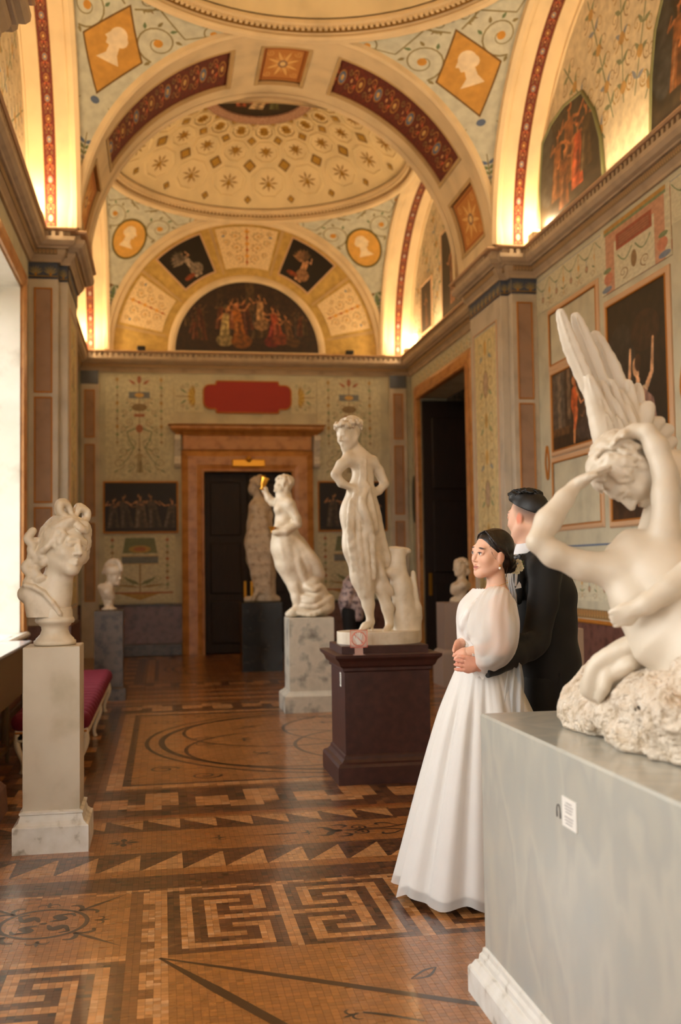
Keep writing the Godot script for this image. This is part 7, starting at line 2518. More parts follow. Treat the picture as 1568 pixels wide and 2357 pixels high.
func hand_clay(k: Clay, wrist: Vector3, tip: Vector3, palm_n: Vector3, s: float, bend_ := 0.25, thumb_side := 1.0, spread := 1.0) -> void:
	# wrist -> tip of the middle finger; palm_n points out of the palm; fingers bend towards the palm
	var d := (tip - wrist)
	var l := d.length()
	d /= l
	var side := d.cross(palm_n).normalized() * thumb_side
	var n := side.cross(d).normalized()
	if n.dot(palm_n) < 0.0: n = -n
	var base := wrist + d * l * 0.46
	k.cone(wrist, wrist + d * l * 0.22, 0.023 * s, 0.027 * s, 0.012 * s, n, 0.72)
	for j in 4:
		var o := (1.5 - j) * 0.0175 * s * spread
		k.cone(wrist + d * l * 0.15 + side * o * 0.6, base + side * o, 0.018 * s, 0.0125 * s, 0.012 * s, n, 0.8)
	var len := [0.50, 0.54, 0.50, 0.40]
	for j in 4:
		var o := (1.5 - j) * 0.0175 * s * spread
		var a := base + side * o
		var ll: float = len[j] * l
		var d1 := (d + n * bend_ * 0.6 + side * (1.5 - j) * 0.05 * spread).normalized()
		var d2 := (d + n * bend_ * 1.6 + side * (1.5 - j) * 0.05 * spread).normalized()
		var d3 := (d + n * bend_ * 2.6).normalized()
		var p1 := a + d1 * ll * 0.45
		var p2 := p1 + d2 * ll * 0.32
		k.chain([a, p1, p2, p2 + d3 * ll * 0.23], [0.0098 * s, 0.0088 * s, 0.0078 * s, 0.0066 * s], 0.004 * s)
	var t0 := wrist + d * l * 0.16 + side * 0.024 * s
	var t1 := t0 + (d * 0.75 + side * 0.6 + n * 0.25).normalized() * l * 0.22
	k.chain([wrist + d * l * 0.08 + side * 0.012 * s, t0, t1, t1 + (d * 0.95 + side * 0.2 + n * 0.35).normalized() * l * 0.18], [0.017 * s, 0.0145 * s, 0.0112 * s, 0.0078 * s], 0.008 * s)


func feather(k: Clay, a: Vector3, m: Vector3, b: Vector3, r: float, view: Vector3, lift: float) -> void:
	# one long flat feather with a raised quill
	var up := -view * lift
	k.curve([a + up, m + up, b + up], r * 1.05, r * 1.05, r * 0.6, 0.002, 8, view, 0.3)
	var q := up - view * r * 0.3
	k.curve([a + q, m + q, b + q * 1.0], 0.0042, 0.0036, 0.0022, 0.003, 10)


func statue_group() -> void:
	var t := thing("marble_group", "large white marble group: winged youth bending over a reclining woman on a rock", "statue", Vector3(1.75, 0.995, -2.75))
	var view := (at(1430, 950, -3.2) - EYE).normalized()
	var zw := -3.2
	# wing: quills, coverts and the rounded short feathers, laid over one another
	var w := Clay.new(Vector3(1.14, 1.78, -3.34), Vector3(1.78, 2.40, -3.02), 0.0042)
	for e in [[1440, 950, 1405, 850, 1371, 774, 0.034, 0.0], [1402, 940, 1358, 815, 1326, 731, 0.030, 0.012], [1362, 905, 1316, 800, 1291, 722, 0.027, 0.024]]:
		feather(w, at(e[0], e[1], zw), at(e[2], e[3], zw), at(e[4], e[5], zw), e[6], view, e[7])
	for e in [[1500, 1060, 1540, 1052, 1572, 1050, 0.027, 0.0], [1498, 1036, 1528, 1022, 1550, 1016, 0.027, 0.008], [1492, 1012, 1520, 994, 1541, 988, 0.028, 0.016], [1484, 996, 1500, 980, 1520, 970, 0.028, 0.024], [1470, 985, 1482, 955, 1493, 936, 0.032, 0.03], [1460, 960, 1466, 920, 1468, 890, 0.024, 0.012], [1448, 960, 1448, 920, 1446, 884, 0.027, 0.02]]:
		feather(w, at(e[0], e[1], zw), at(e[2], e[3], zw), at(e[4], e[5], zw), e[6], view, e[7])
	for e in [[1455, 985, 1440, 945, 1428, 905, 0.024, 0.03], [1432, 965, 1418, 925, 1408, 882, 0.024, 0.034], [1412, 965, 1398, 925, 1386, 884, 0.024, 0.04], [1388, 965, 1370, 915, 1357, 872, 0.026, 0.046], [1462, 1010, 1450, 975, 1442, 940, 0.024, 0.042], [1438, 1005, 1424, 965, 1414, 925, 0.024, 0.048], [1412, 1005, 1396, 962, 1384, 922, 0.025, 0.054], [1440, 1030, 1428, 1000, 1418, 965, 0.024, 0.06], [1416, 1030, 1402, 1000, 1394, 960, 0.025, 0.066], [1462, 1035, 1456, 1010, 1448, 982, 0.023, 0.055]]:
		feather(w, at(e[0], e[1], zw), at(e[2], e[3], zw), at(e[4], e[5], zw), e[6], view, e[7])
	w.curve([at(1404, 1046, zw + 0.04), at(1382, 985, zw + 0.04), at(1362, 905, zw + 0.03)], 0.04, 0.03, 0.018, 0.01, 7, view, 0.8)
	w.cone(at(1420, 1050, zw + 0.02), at(1480, 1050, zw), 0.06, 0.06, 0.03)
	w.cone(at(1440, 1010, zw), at(1425, 950, zw), 0.05, 0.04, 0.02, view, 0.5)
	put("wing", w.mesh(Color.WHITE, 0), M.marblefront, t, -t.position)
	# the youth: shoulders behind, bowed head with short curls
	var hk := Clay.new(Vector3(1.24, 1.60, -3.22), Vector3(1.66, 2.0, -2.86), 0.0042)
	var bs := facing(Vector3(-0.32, -0.93, 0.16), Vector3(-0.90, 0.32, -0.12).normalized())
	var hc := at(1448, 1086, -3.04)
	head_clay(hk, hc, bs, 1.0)
	curls(hk, hc, bs, 1.0, 31, 190, 0.0105, -0.5, 0.05)
	hk.cone(hc + bs * Vector3(0, -0.05, -0.05), at(1520, 1098, -3.08), 0.05, 0.06, 0.03)
	put("youth_head", hk.mesh(), M.marblefront, t, -t.position)
	var k := Clay.new(Vector3(1.02, 1.15, -3.4), Vector3(2.16, 2.0, -2.4), 0.0066)
	k.chain([at(1500, 1060, -3.18), at(1560, 1110, -3.16), at(1640, 1200, -3.1)], [0.06, 0.085, 0.13], 0.04)
	# ring of arms
	k.chain([at(1408, 1312, -2.92), at(1340, 1302, -2.93), at(1275, 1275, -2.94), at(1236, 1248, -2.95)], [0.055, 0.042, 0.038, 0.031], 0.02)
	k.chain([at(1237, 1246, -2.95), at(1262, 1200, -2.97), at(1300, 1148, -2.98), at(1324, 1118, -2.99)], [0.031, 0.040, 0.029, 0.021], 0.012)
	hand_clay(k, at(1324, 1118, -2.99), at(1404, 1070, -2.97), Vector3(0.35, -0.85, 0.3), 0.92, 0.16, -1.0, 1.1)
	k.chain([at(1545, 1310, -2.88), at(1532, 1230, -2.88), at(1532, 1140, -2.9), at(1530, 1085, -2.92)], [0.06, 0.044, 0.038, 0.036], 0.02)
	k.chain([at(1530, 1088, -2.92), at(1512, 1030, -2.94), at(1490, 995, -2.96), at(1462, 992, -2.98), at(1436, 1000, -2.99)], [0.036, 0.037, 0.028, 0.022, 0.018], 0.012)
	hand_clay(k, at(1440, 999, -2.99), at(1398, 1020, -2.98), Vector3(0.3, -0.9, 0.2), 0.75, 0.35, 1.0, 0.8)
	# her body under a thin wrap, leaning back down to the right
	k.chain([at(1470, 1300, -2.92), at(1530, 1345, -2.88), at(1610, 1450, -2.8), at(1700, 1570, -2.7)], [0.085, 0.12, 0.145, 0.18], 0.04)
	k.chain([at(1425, 1325, -2.91), at(1465, 1385, -2.88), at(1530, 1455, -2.84)], [0.05, 0.07, 0.115], 0.03)
	k.ell(at(1455, 1262, -2.94), Vector3(0.055, 0.058, 0.06), 0.035)
	k.ell(at(1412, 1288, -2.96), Vector3(0.026, 0.045, 0.04), 0.02)
	k.cone(at(1512, 1180, -3.02), at(1500, 1260, -2.98), 0.042, 0.055, 0.03)
	# his arm round her
	k.chain([at(1640, 1275, -2.72), at(1545, 1352, -2.73), at(1490, 1390, -2.75), at(1450, 1408, -2.775)], [0.042, 0.036, 0.03, 0.023], 0.008)
	hand_clay(k, at(1456, 1405, -2.775), at(1404, 1430, -2.80), Vector3(0.4, 0.4, -0.8), 0.9, 0.2, 1.0, 0.9)
	# legs away to the right
	k.chain([at(1700, 1570, -2.7), at(1800, 1500, -2.6)], [0.18, 0.12], 0.05)
	put("figures", k.mesh(), M.marblefront, t, -t.position)
	# rough rock
	var rk := Clay.new(Vector3(1.18, 0.985, -3.66), Vector3(2.3, 1.56, -1.8), 0.0095)
	for e in [[1.44, 1.04, -3.2, 0.16, 0.13, 0.2], [1.5, 1.06, -2.85, 0.24, 0.17, 0.3], [1.6, 1.1, -2.6, 0.32, 0.22, 0.3], [1.85, 1.18, -2.5, 0.36, 0.3, 0.5], [1.75, 1.12, -3.05, 0.34, 0.26, 0.4], [1.75, 1.12, -2.2, 0.36, 0.22, 0.34], [1.42, 1.06, -3.30, 0.1, 0.13, 0.14]]:
		rk.ell(Vector3(e[0], e[1], e[2]), Vector3(e[3], e[4], e[5]), 0.08)
	var nz := FastNoiseLite.new()
	nz.seed = 5
	nz.frequency = 5.0
	nz.fractal_octaves = 5
	rk.rough(nz, 0.05)
	rk.cutplane(Vector3(0, 0.996, 0), Vector3.DOWN)
	put("rock", rk.mesh(Color.WHITE, 0), M.rock, t, -t.position)
	# cloth over the rock
	var dk := Clay.new(Vector3(1.18, 1.05, -3.35), Vector3(1.85, 1.45, -2.5), 0.0075)
	for e in [[1352, 1592, 1380, 1525, 1470, 1480, 0.026], [1366, 1600, 1400, 1545, 1490, 1500, 0.026], [1384, 1612, 1430, 1565, 1520, 1518, 0.024], [1395, 1540, 1430, 1505, 1510, 1482, 0.03], [1405, 1520, 1450, 1490, 1540, 1480, 0.034], [1360, 1580, 1392, 1560, 1450, 1530, 0.022], [1420, 1580, 1450, 1545, 1530, 1500, 0.026]]:
		dk.curve([at(e[0], e[1], -2.98), at(e[2], e[3], -2.94), at(e[4], e[5], -2.88)], e[6] * 0.8, e[6], e[6], 0.01, 8)
	dk.curve([at(1378, 1612, -2.95), at(1392, 1582, -2.92), at(1398, 1545, -2.92)], 0.010, 0.018, 0.016, 0.008, 6)
	dk.ell(at(1445, 1525, -2.96), Vector3(0.09, 0.05, 0.07), 0.03)
	dk.ell(at(1352, 1580, -3.0), Vector3(0.024, 0.03, 0.026), 0.01)
	put("rock_drapery", dk.mesh(), M.marblefront, t, -t.position)


# ---------------------------------------------------------------- people
func merged(list: Array) -> ArrayMesh:
	var vs := PackedVector3Array()
	var ns := PackedVector3Array()
	var cs := PackedColorArray()
	var ix := PackedInt32Array()
	for m in list:
		var a: Array = m.surface_get_arrays(0)
		var k := vs.size()
		vs.append_array(a[Mesh.ARRAY_VERTEX]); ns.append_array(a[Mesh.ARRAY_NORMAL]); cs.append_array(a[Mesh.ARRAY_COLOR])
		for q in a[Mesh.ARRAY_INDEX]: ix.append(q + k)
	var arr := []
	arr.resize(Mesh.ARRAY_MAX)
	arr[Mesh.ARRAY_VERTEX] = vs; arr[Mesh.ARRAY_NORMAL] = ns; arr[Mesh.ARRAY_COLOR] = cs; arr[Mesh.ARRAY_INDEX] = ix
	var out := ArrayMesh.new()
	out.add_surface_from_arrays(Mesh.PRIMITIVE_TRIANGLES, arr)
	return out


func lin(r: float, g: float, b: float, a := 1.0) -> Color:
	var c := Color(r, g, b).srgb_to_linear()
	c.a = a
	return c


func pb(x: float, y: float, z: float) -> Vector3:
	return at(860.0 + x * 0.3189, 1100.0 + y * 0.3189, z)


func living_head(k: Clay, c: Vector3, bs: Basis, s: float, male: bool) -> void:
	head_clay(k, c, bs, s, 1.0 if male else 0.82, 0.0 if male else 0.005)
	if male:
		for e in [-1.0, 1.0]: k.cone(c + bs * (Vector3(e * 0.056, -0.05, -0.005) * s), c + bs * (Vector3(e * 0.022, -0.098, 0.056) * s), 0.02 * s, 0.02 * s, 0.02 * s)
	k.dab(c, Vector3.ONE * 0.4, lin(0.90, 0.71, 0.60), 0.01)
	var brow := lin(0.10, 0.065, 0.045) if male else lin(0.20, 0.125, 0.085)
	for e in [-1.0, 1.0]:
		k.dab(c + bs * (Vector3(e * 0.037, -0.035, 0.07) * s), Vector3(0.03, 0.024, 0.03) * s, lin(0.83, 0.55, 0.45, 0.55), 1.0, bs)
		# eyelid shade, white, iris, lashes, brow
		k.dab(c + bs * (Vector3(e * 0.032, 0.006, 0.092) * s), Vector3(0.02, 0.011, 0.02) * s, lin(0.62, 0.42, 0.34, 0.6), 0.8, bs)
		k.dab(c + bs * (Vector3(e * 0.031, -0.0015, 0.093) * s), Vector3(0.0135, 0.0058, 0.012) * s, lin(0.88, 0.85, 0.82), 0.35, bs)
		k.dab(c + bs * (Vector3(e * 0.030, -0.001, 0.094) * s), Vector3(0.0062, 0.0062, 0.012) * s, lin(0.20, 0.20, 0.19), 0.35, bs)
		k.dab(c + bs * (Vector3(e * 0.032, 0.0052, 0.092) * s), Vector3(0.019, 0.0042, 0.016) * s, lin(0.05, 0.035, 0.03), 0.5, bs)
		k.dab(c + bs * (Vector3(e * 0.036, 0.0265, 0.085) * s), Vector3(0.0235, 0.0062, 0.025) * s, brow, 0.5, bs * Basis(Vector3(0, 0, 1), -e * 0.12))
		k.dab(c + bs * (Vector3(e * 0.074, -0.012, -0.008) * s), Vector3(0.02, 0.035, 0.024) * s, lin(0.86, 0.53, 0.42, 0.5), 0.9, bs)
		k.dab(c + bs * (Vector3(e * 0.008, -0.045, 0.1) * s), Vector3(0.004, 0.004, 0.008) * s, lin(0.45, 0.25, 0.2), 0.8, bs)
	k.dab(c + bs * (Vector3(0, -0.0675, 0.088) * s), Vector3(0.022, 0.0125, 0.022) * s, lin(0.72, 0.43, 0.40) if not male else lin(0.74, 0.50, 0.43), 0.5, bs)
	for e in [-1.0, 0.0, 1.0]: k.dab(c + bs * (Vector3(e * 0.014, -0.0682 + (0.0 if male else 0.0035 * absf(e)), 0.09) * s), Vector3(0.011, 0.0022, 0.022) * s, lin(0.42, 0.20, 0.18), 0.8, bs * Basis(Vector3(0, 0, 1), e * (0.0 if male else 0.3)))


func cloth_rows(rows: Array, closed := true) -> ArrayMesh:
	var b := MB.new()
	b.grid(rows, closed, true)
	return b.mesh()


func make_bride() -> void:
	var zb := -4.72
	var t := thing("person", "bride in a white organza gown with sheer puff sleeves, dark hair pinned up", "person", Vector3(1.45, 0, -4.75))
	var o := -t.position
	M.skin = mat(Color.WHITE, 0.55)
	M.skin.vertex_color_use_as_albedo = true
	M.skin.subsurf_scatter_enabled = true
	M.skin.subsurf_scatter_strength = 0.12
	var skin := lin(0.90, 0.71, 0.60)
	# head
	var hc := pb(852, 547, zb)
	var bs := facing(Vector3(-0.955, 0.03, 0.30), Vector3(0.0, 1, 0.10).normalized())
	var s := 0.955
	var k := Clay.new(hc - Vector3(0.15, 0.24, 0.14), hc + Vector3(0.15, 0.15, 0.14), 0.0027)
	living_head(k, hc, bs, s, false)
	k.cone(hc + bs * Vector3(0, -0.07, -0.025), pb(893, 800, zb), 0.042, 0.044, 0.02)
	var head := k.mesh(skin)
	# neck, shoulders, trunk, arms
	var sl := pb(905, 895, zb + 0.155)
	var sr := pb(860, 880, zb - 0.15)
	k = Clay.new(Vector3(1.0, 0.72, -5.0), Vector3(1.75, 1.5, -4.42), 0.0066)
	k.dab(Vector3(1.4, 1.0, -4.7), Vector3.ONE * 3.0, skin, 0.01)
	k.cone(hc + bs * Vector3(0, -0.09, -0.025), pb(895, 830, zb), 0.042, 0.046, 0.02)
	k.cone(sl + Vector3(-0.005, -0.012, -0.02), sr + Vector3(0.005, -0.012, 0.02), 0.046, 0.046, 0.035)
	k.chain([pb(888, 905, zb), pb(845, 1000, zb), pb(810, 1180, zb), pb(830, 1330, zb)], [0.075, 0.1, 0.085, 0.105], 0.04, Vector3(0, 0, 1), 1.2)
	var el := pb(915, 1225, zb + 0.19)
	var er := pb(830, 1200, zb - 0.17)
	k.chain([sl, el, pb(672, 1262, -4.55)], [0.046, 0.038, 0.024], 0.02)
	k.chain([sr, er, pb(622, 1195, -4.66)], [0.046, 0.038, 0.024], 0.02)
	var body := k.mesh(skin)
	k = Clay.new(Vector3(1.12, 1.02, -4.74), Vector3(1.34, 1.20, -4.46), 0.0026)
	k.dab(Vector3(1.2, 1.1, -4.6), Vector3.ONE * 2.0, lin(0.85, 0.63, 0.52), 0.01)
	hand_clay(k, pb(668, 1262, -4.55), pb(588, 1325, -4.56), Vector3(-0.2, -0.5, -0.9), 0.86, 0.2, 1.0)
	hand_clay(k, pb(620, 1195, -4.66), pb(572, 1300, -4.60), Vector3(0.5, -0.2, 0.8), 0.84, 0.16, -1.0)
	k.cone(pb(700, 1256, -4.55), pb(662, 1264, -4.55), 0.024, 0.021, 0.01)
	k.cone(pb(650, 1190, -4.68), pb(616, 1198, -4.66), 0.024, 0.021, 0.01)
	for e in [[588, 1325, -4.56], [572, 1300, -4.6]]: k.dab(pb(e[0], e[1], e[2]), Vector3.ONE * 0.018, lin(0.88, 0.60, 0.52, 0.7), 0.8)
	var hands := k.mesh(skin)
	put("body", merged([head, body, hands]), M.skin, t, o)
	# hair
	M.hairb = tri(mat(Color(0.23, 0.15, 0.105), 0.4, M.fine), 6.0)
	k = Clay.new(hc - Vector3(0.14, 0.17, 0.14), hc + Vector3(0.22, 0.16, 0.14), 0.0034)
	k.ell(hc + bs * (Vector3(0, 0.035, -0.021) * s), Vector3(0.0795, 0.092, 0.1005) * s, 0.01, bs)
	k.cutplane(hc + bs * (Vector3(0, 0.078, 0.074) * s), (bs * Vector3(0, -0.5, 0.86)).normalized())
	k.cutplane(hc + bs * (Vector3(0, -0.065, -0.05) * s), (bs * Vector3(0, -1.0, 0.25)).normalized())
	for e in [-1.0, 1.0]:
		for j in 21:
			var a := j / 20.0
			var w := 0.0022 * sin(j * 2.7)
			k.curve([hc + bs * (Vector3(0.016 + e * (0.003 + 0.01 * a), 0.112 + 0.006 * a + w, 0.058 - 0.1 * a) * s), hc + bs * (Vector3(e * (0.05 + 0.008 * a), 0.086 - 0.012 * a + w, 0.048 - 0.075 * a) * s), hc + bs * (Vector3(e * (0.075 + 0.004 * a), 0.045 - 0.02 * a, 0.02 - 0.045 * a + w) * s), hc + bs * (Vector3(e * (0.076 + w), 0.008 - 0.025 * a, -0.03 - 0.02 * a) * s), hc + bs * (Vector3(e * 0.045, -0.03 - 0.03 * a, -0.075) * s)], 0.0028, 0.0075, 0.005, 0.0025, 13)
	k.ell(hc + bs * Vector3(0.0, -0.02, -0.06), Vector3(0.066, 0.055, 0.05), 0.012, bs)
	k.ell(hc + bs * Vector3(0.0, -0.052, -0.082), Vector3(0.046, 0.042, 0.038), 0.012, bs)
	for j in 9:
		var a := TAU * j / 9.0
		k.curve([hc + bs * Vector3(cos(a) * 0.042, -0.05 + sin(a) * 0.036, -0.085), hc + bs * Vector3(cos(a + 0.6) * 0.036, -0.05 + sin(a + 0.6) * 0.032, -0.112), hc + bs * Vector3(cos(a + 1.4) * 0.016, -0.05 + sin(a + 1.4) * 0.014, -0.124)], 0.006, 0.009, 0.005, 0.003, 6)
	k.curve([hc + bs * Vector3(0.05, 0.072, 0.054), hc + bs * Vector3(0.064, 0.03, 0.053), hc + bs * Vector3(0.069, -0.005, 0.038), hc + bs * Vector3(0.073, -0.025, 0.02)], 0.0018, 0.0018, 0.0012, 0.001, 16)
	k.curve([hc + bs * Vector3(0.05, -0.06, -0.06), hc + bs * Vector3(0.056, -0.1, -0.05), hc + bs * Vector3(0.05, -0.14, -0.055)], 0.003, 0.0022, 0.0016, 0.0015, 8)
	put("hair", k.mesh(Color.WHITE, 0), M.hairb, t, o)
	# earrings and necklace
	M.pearl = mat(Color(0.93, 0.90, 0.85), 0.15)
	var sp := SphereMesh.new(); sp.radius = 0.0062; sp.height = 0.0124; sp.radial_segments = 16; sp.rings = 8
	var sp2 := SphereMesh.new(); sp2.radius = 0.0036; sp2.height = 0.0072; sp2.radial_segments = 10; sp2.rings = 6
	for e in [-1.0, 1.0]:
		var er_ := put("earring", sp, M.pearl, t, hc + bs * Vector3(e * 0.076, -0.062, 0.002) + o)
		put("ear_stud", sp2, M.giltbright, er_, Vector3(0, 0.013, 0))
	var nb := MB.new()
	var pts := []
	for j in 25:
		var a := PI * 2.0 * j / 24.0
		pts.append(pb(893, 778, zb) + Vector3(cos(a) * 0.062, 0.02 * cos(a) + 0.004, sin(a) * 0.062))
	nb.tube(pts, 0.0011, 5, false)
	for j in 12: nb.lathe([Vector2(0.0001, -0.0024), Vector2(0.0024, 0), Vector2(0.0001, 0.0024)], 6, Transform3D(Basis(), pts[2 * j]))
	put("necklace", nb.mesh(), M.giltbright, t, o)
	# gown: bodice
	M.gown = tri(mat(Color(0.93, 0.915, 0.895), 0.6, noise_tex(201, 0.02, [[0.0, Color(0.95, 0.95, 0.95)], [1.0, Color(1, 1, 1)]], 256, 3)), 2.5)
	M.gown.rim_enabled = true; M.gown.rim = 0.3
	M.organza = mat(Color(0.95, 0.935, 0.91, 0.58), 0.5)
	M.organza.transparency = BaseMaterial3D.TRANSPARENCY_ALPHA
	M.organza.backlight_enabled = true
	M.organza.backlight = Color(0.5, 0.5, 0.48)
	k = Clay.new(Vector3(1.1, 0.92, -4.96), Vector3(1.66, 1.42, -4.42), 0.0068)
	k.chain([pb(868, 905, zb), pb(820, 1000, zb), pb(785, 1130, zb), pb(790, 1260, zb), pb(798, 1345, zb)], [0.088, 0.118, 0.1, 0.094, 0.098], 0.06, Vector3(0, 0, 1), 1.18)
	for e in [-1.0, 1.0]:
		k.ell(pb(715, 1030, zb + e * 0.075), Vector3(0.066, 0.068, 0.07), 0.04)
		k.cone(pb(868, 855, zb + e * 0.07), pb(885, 868, zb + e * 0.135), 0.05, 0.05, 0.04)
	k.cone(pb(835, 850, zb), pb(760, 960, zb), 0.07, 0.08, 0.05, Vector3(0, 0, 1), 1.3)
	for e in [[800, 850, 690, 960, 640, 1080], [840, 850, 730, 1000, 680, 1150]]:
		k.curve([pb(e[0], e[1], zb + 0.1), pb(e[2], e[3], zb + 0.14), pb(e[4], e[5], zb + 0.09)], 0.01, 0.013, 0.008, 0.02, 8)
	# scooped neck
	k.cone(pb(893, 760, zb), pb(897, 826, zb), 0.062, 0.06, 0.01, Vector3.ZERO, 1.0, true)
	k.ell(pb(985, 840, zb + 0.06), Vector3(0.07, 0.06, 0.1), 0.02, Basis.IDENTITY, true)
	k.cutplane(pb(790, 1340, zb), Vector3.DOWN)
	put("bodice", k.mesh(), M.gown, t, o)
	put("waistband", cloth_rows(range(4).map(func(j): return ring_pts(pb(795, 1312 + 12 * j, zb), 0.112, 0.118, 40, 0.002, 9))), M.gown, t, o)
	# puff sleeves: gathered balloons that close at a beaded cuff
	for e in [[0, 1.0], [1, -1.0]]:
		var sg: float = e[1]
		var path := [pb(900, 838, zb + sg * 0.13), pb(890, 900, zb + sg * 0.165), pb(875, 1000, zb + sg * 0.18), pb(868, 1100, zb + sg * 0.19), pb(850, 1200, zb + sg * 0.19), pb(800, 1275, zb + sg * 0.175), pb(735, 1290, -4.565), pb(690, 1272, -4.555)] if sg > 0 else [pb(860, 845, zb - 0.13), pb(840, 920, zb - 0.165), pb(820, 1010, zb - 0.17), pb(800, 1100, zb - 0.16), pb(760, 1170, zb - 0.1), pb(700, 1200, -4.7), pb(660, 1205, -4.68), pb(632, 1198, -4.67)]
		var rad := [0.05, 0.085, 0.108, 0.117, 0.112, 0.092, 0.062, 0.034] if sg > 0 else [0.05, 0.08, 0.095, 0.1, 0.09, 0.07, 0.05, 0.032]
		var rows := []
		for j in 29:
			var f := j / 28.0 * 7.0
			var a := mini(int(f), 6)
			var p: Vector3 = path[a].cubic_interpolate(path[a + 1], path[maxi(a - 1, 0)], path[mini(a + 2, 7)], f - a)
			var p2: Vector3 = path[a].cubic_interpolate(path[a + 1], path[maxi(a - 1, 0)], path[mini(a + 2, 7)], f - a + 0.05)
			var r := cubic_interpolate(rad[a], rad[a + 1], rad[maxi(a - 1, 0)], rad[mini(a + 2, 7)], f - a)
			var d := (p2 - p).normalized()
			var sx := d.cross(Vector3(0, 0, 1)).normalized()
			var sy := sx.cross(d)
			var row := PackedVector3Array()
			var gather := 0.10 * (exp(-j * 0.22) + exp(-(28 - j) * 0.28))
			for q in 73:
				var an := TAU * (q % 72) / 72.0
				var rr := r * (1.0 + gather * sin(an * 18.0 + sin(j * 0.3)) * 0.6 + 0.035 * sin(an * 5.0 + j * 0.25) + 0.02 * sin(an * 9.0 - j * 0.4))
				row.append(p + (sx * cos(an) + sy * sin(an)) * rr)
			rows.append(row)
		put("sleeve", cloth_rows(rows), M.organza, t, o)
		# cuff: band, beads and flounce
		var cc: Vector3 = path[7]
		var ax: Vector3 = (path[7] - path[6]).normalized()
		var bx_ := Basis(ax.cross(Vector3(0, 0, 1)).normalized(), ax, ax.cross(Vector3(0, 0, 1)).cross(ax).normalized() * -1.0)
		if sg > 0:
			var cbead := MB.new()
			for j in 22:
				var a := TAU * j / 22.0
				cbead.lathe([Vector2(0.0001, -0.0034), Vector2(0.0034, 0), Vector2(0.0001, 0.0034)], 7, Transform3D(Basis(), cc + (bx_.x * cos(a) + bx_.z * sin(a)) * 0.034 + ax * 0.004))
			put("cuff_beads", cbead.mesh(), M.pearl, t, o)
			rows = []
			for j in 7:
				var f := j / 6.0
				var row := PackedVector3Array()
				for q in 73:
					var an := TAU * (q % 72) / 72.0
					var rr := lerpf(0.034, 0.062, f) * (1.0 + 0.16 * f * sin(an * 7.0 + 1.0))
					row.append(cc + ax * (0.005 - 0.05 * f) + Vector3(0.03, -0.035, 0.0) * f + (bx_.x * cos(an) + bx_.z * sin(an)) * rr)
				rows.append(row)
			put("cuff_flounce", cloth_rows(rows), M.organza, t, o)
	# skirt: opaque lining and sheer overlay
	var w0 := pb(795, 1335, zb)
	var h0 := Vector3(1.53, 0.012, -4.775)
	for lay in 2:
		var rows := []
		for j in 41:
			var f := j / 40.0
			var c := w0.lerp(h0, pow(f, 1.08))
			c.y = lerpf(w0.y, 0.05 if lay == 0 else 0.012, f)
			var rx := lerpf(0.115, 0.475, pow(f, 0.86)) * (1.0 if lay else 0.975)
			var rz := lerpf(0.122, 0.345, pow(f, 0.8)) * (1.0 if lay else 0.965)
			var row := PackedVector3Array()
			for q in 145:
				var a := TAU * (q % 144) / 144.0
				var fold := 0.5 * sin(a * 9.0 + 0.8 * sin(a * 2.0) + 0.4) + 0.3 * sin(a * 16.0 + 1.3 + f * 0.5) + 0.2 * sin(a * 25.0 + 2.0)
				var amp := 0.020 * smoothstep(0.0, 0.25, f) + 0.012 * f
				var k2 := 1.0 + fold * amp / lerpf(0.2, 0.4, f) + (0.012 * sin(a * 40.0) * (1.0 - f) if lay else 0.0)
				var y := c.y + (0.012 * sin(a * 9.0 + 1.7) + 0.006 * sin(a * 16.0)) * pow(f, 6.0) + (0.022 * maxf(0.0, -cos(a)) * pow(f, 6.0))
				row.append(Vector3(c.x + cos(a) * rx * k2, maxf(y, 0.006), c.z + sin(a) * rz * k2))
			rows.append(row)
		put("skirt_overlay" if lay else "skirt_lining", cloth_rows(rows), M.organza if lay else M.gown, t, o)
	# tulle veil falling behind her shoulder
	M.tulle = mat(Color(0.90, 0.91, 0.92, 0.30), 0.6)
	M.tulle.transparency = BaseMaterial3D.TRANSPARENCY_ALPHA
	for e in [[0.0, 1.0], [0.012, 0.72]]:
		var rows := []
		for j in 33:
			var f := j / 32.0
			var row := PackedVector3Array()
			var xl: float = lerpf(968, 985, smoothstep(0.0, 0.12, f)) - 45.0 * smoothstep(0.3, 0.6, f)
			var xr: float = lerpf(1006, 1036, smoothstep(0.0, 0.12, f)) + 52.0 * smoothstep(0.28, 0.5, f) * e[1]
			var yy := lerpf(690, 2300, f)
			for q in 25:
				var g := q / 24.0
				var zz: float = zb + 0.085 + 0.03 * g + 0.012 * sin(g * 16.0 + f * 2.0) + 0.06 * smoothstep(0.2, 0.5, f) - e[0]
				row.append(pb(lerpf(xl, xr, g), yy, zz))
			rows.append(row)
		put("veil", cloth_rows(rows, false), M.tulle, t, o)


func ring_pts(c: Vector3, rx: float, rz: float, n: int, amp: float, w: int) -> PackedVector3Array:
	var row := PackedVector3Array()
	for q in n + 1:
		var a := TAU * (q % n) / n
		row.append(c + Vector3(cos(a) * (rx + amp * sin(a * w)), 0, sin(a) * (rz + amp * sin(a * w))))
	return row


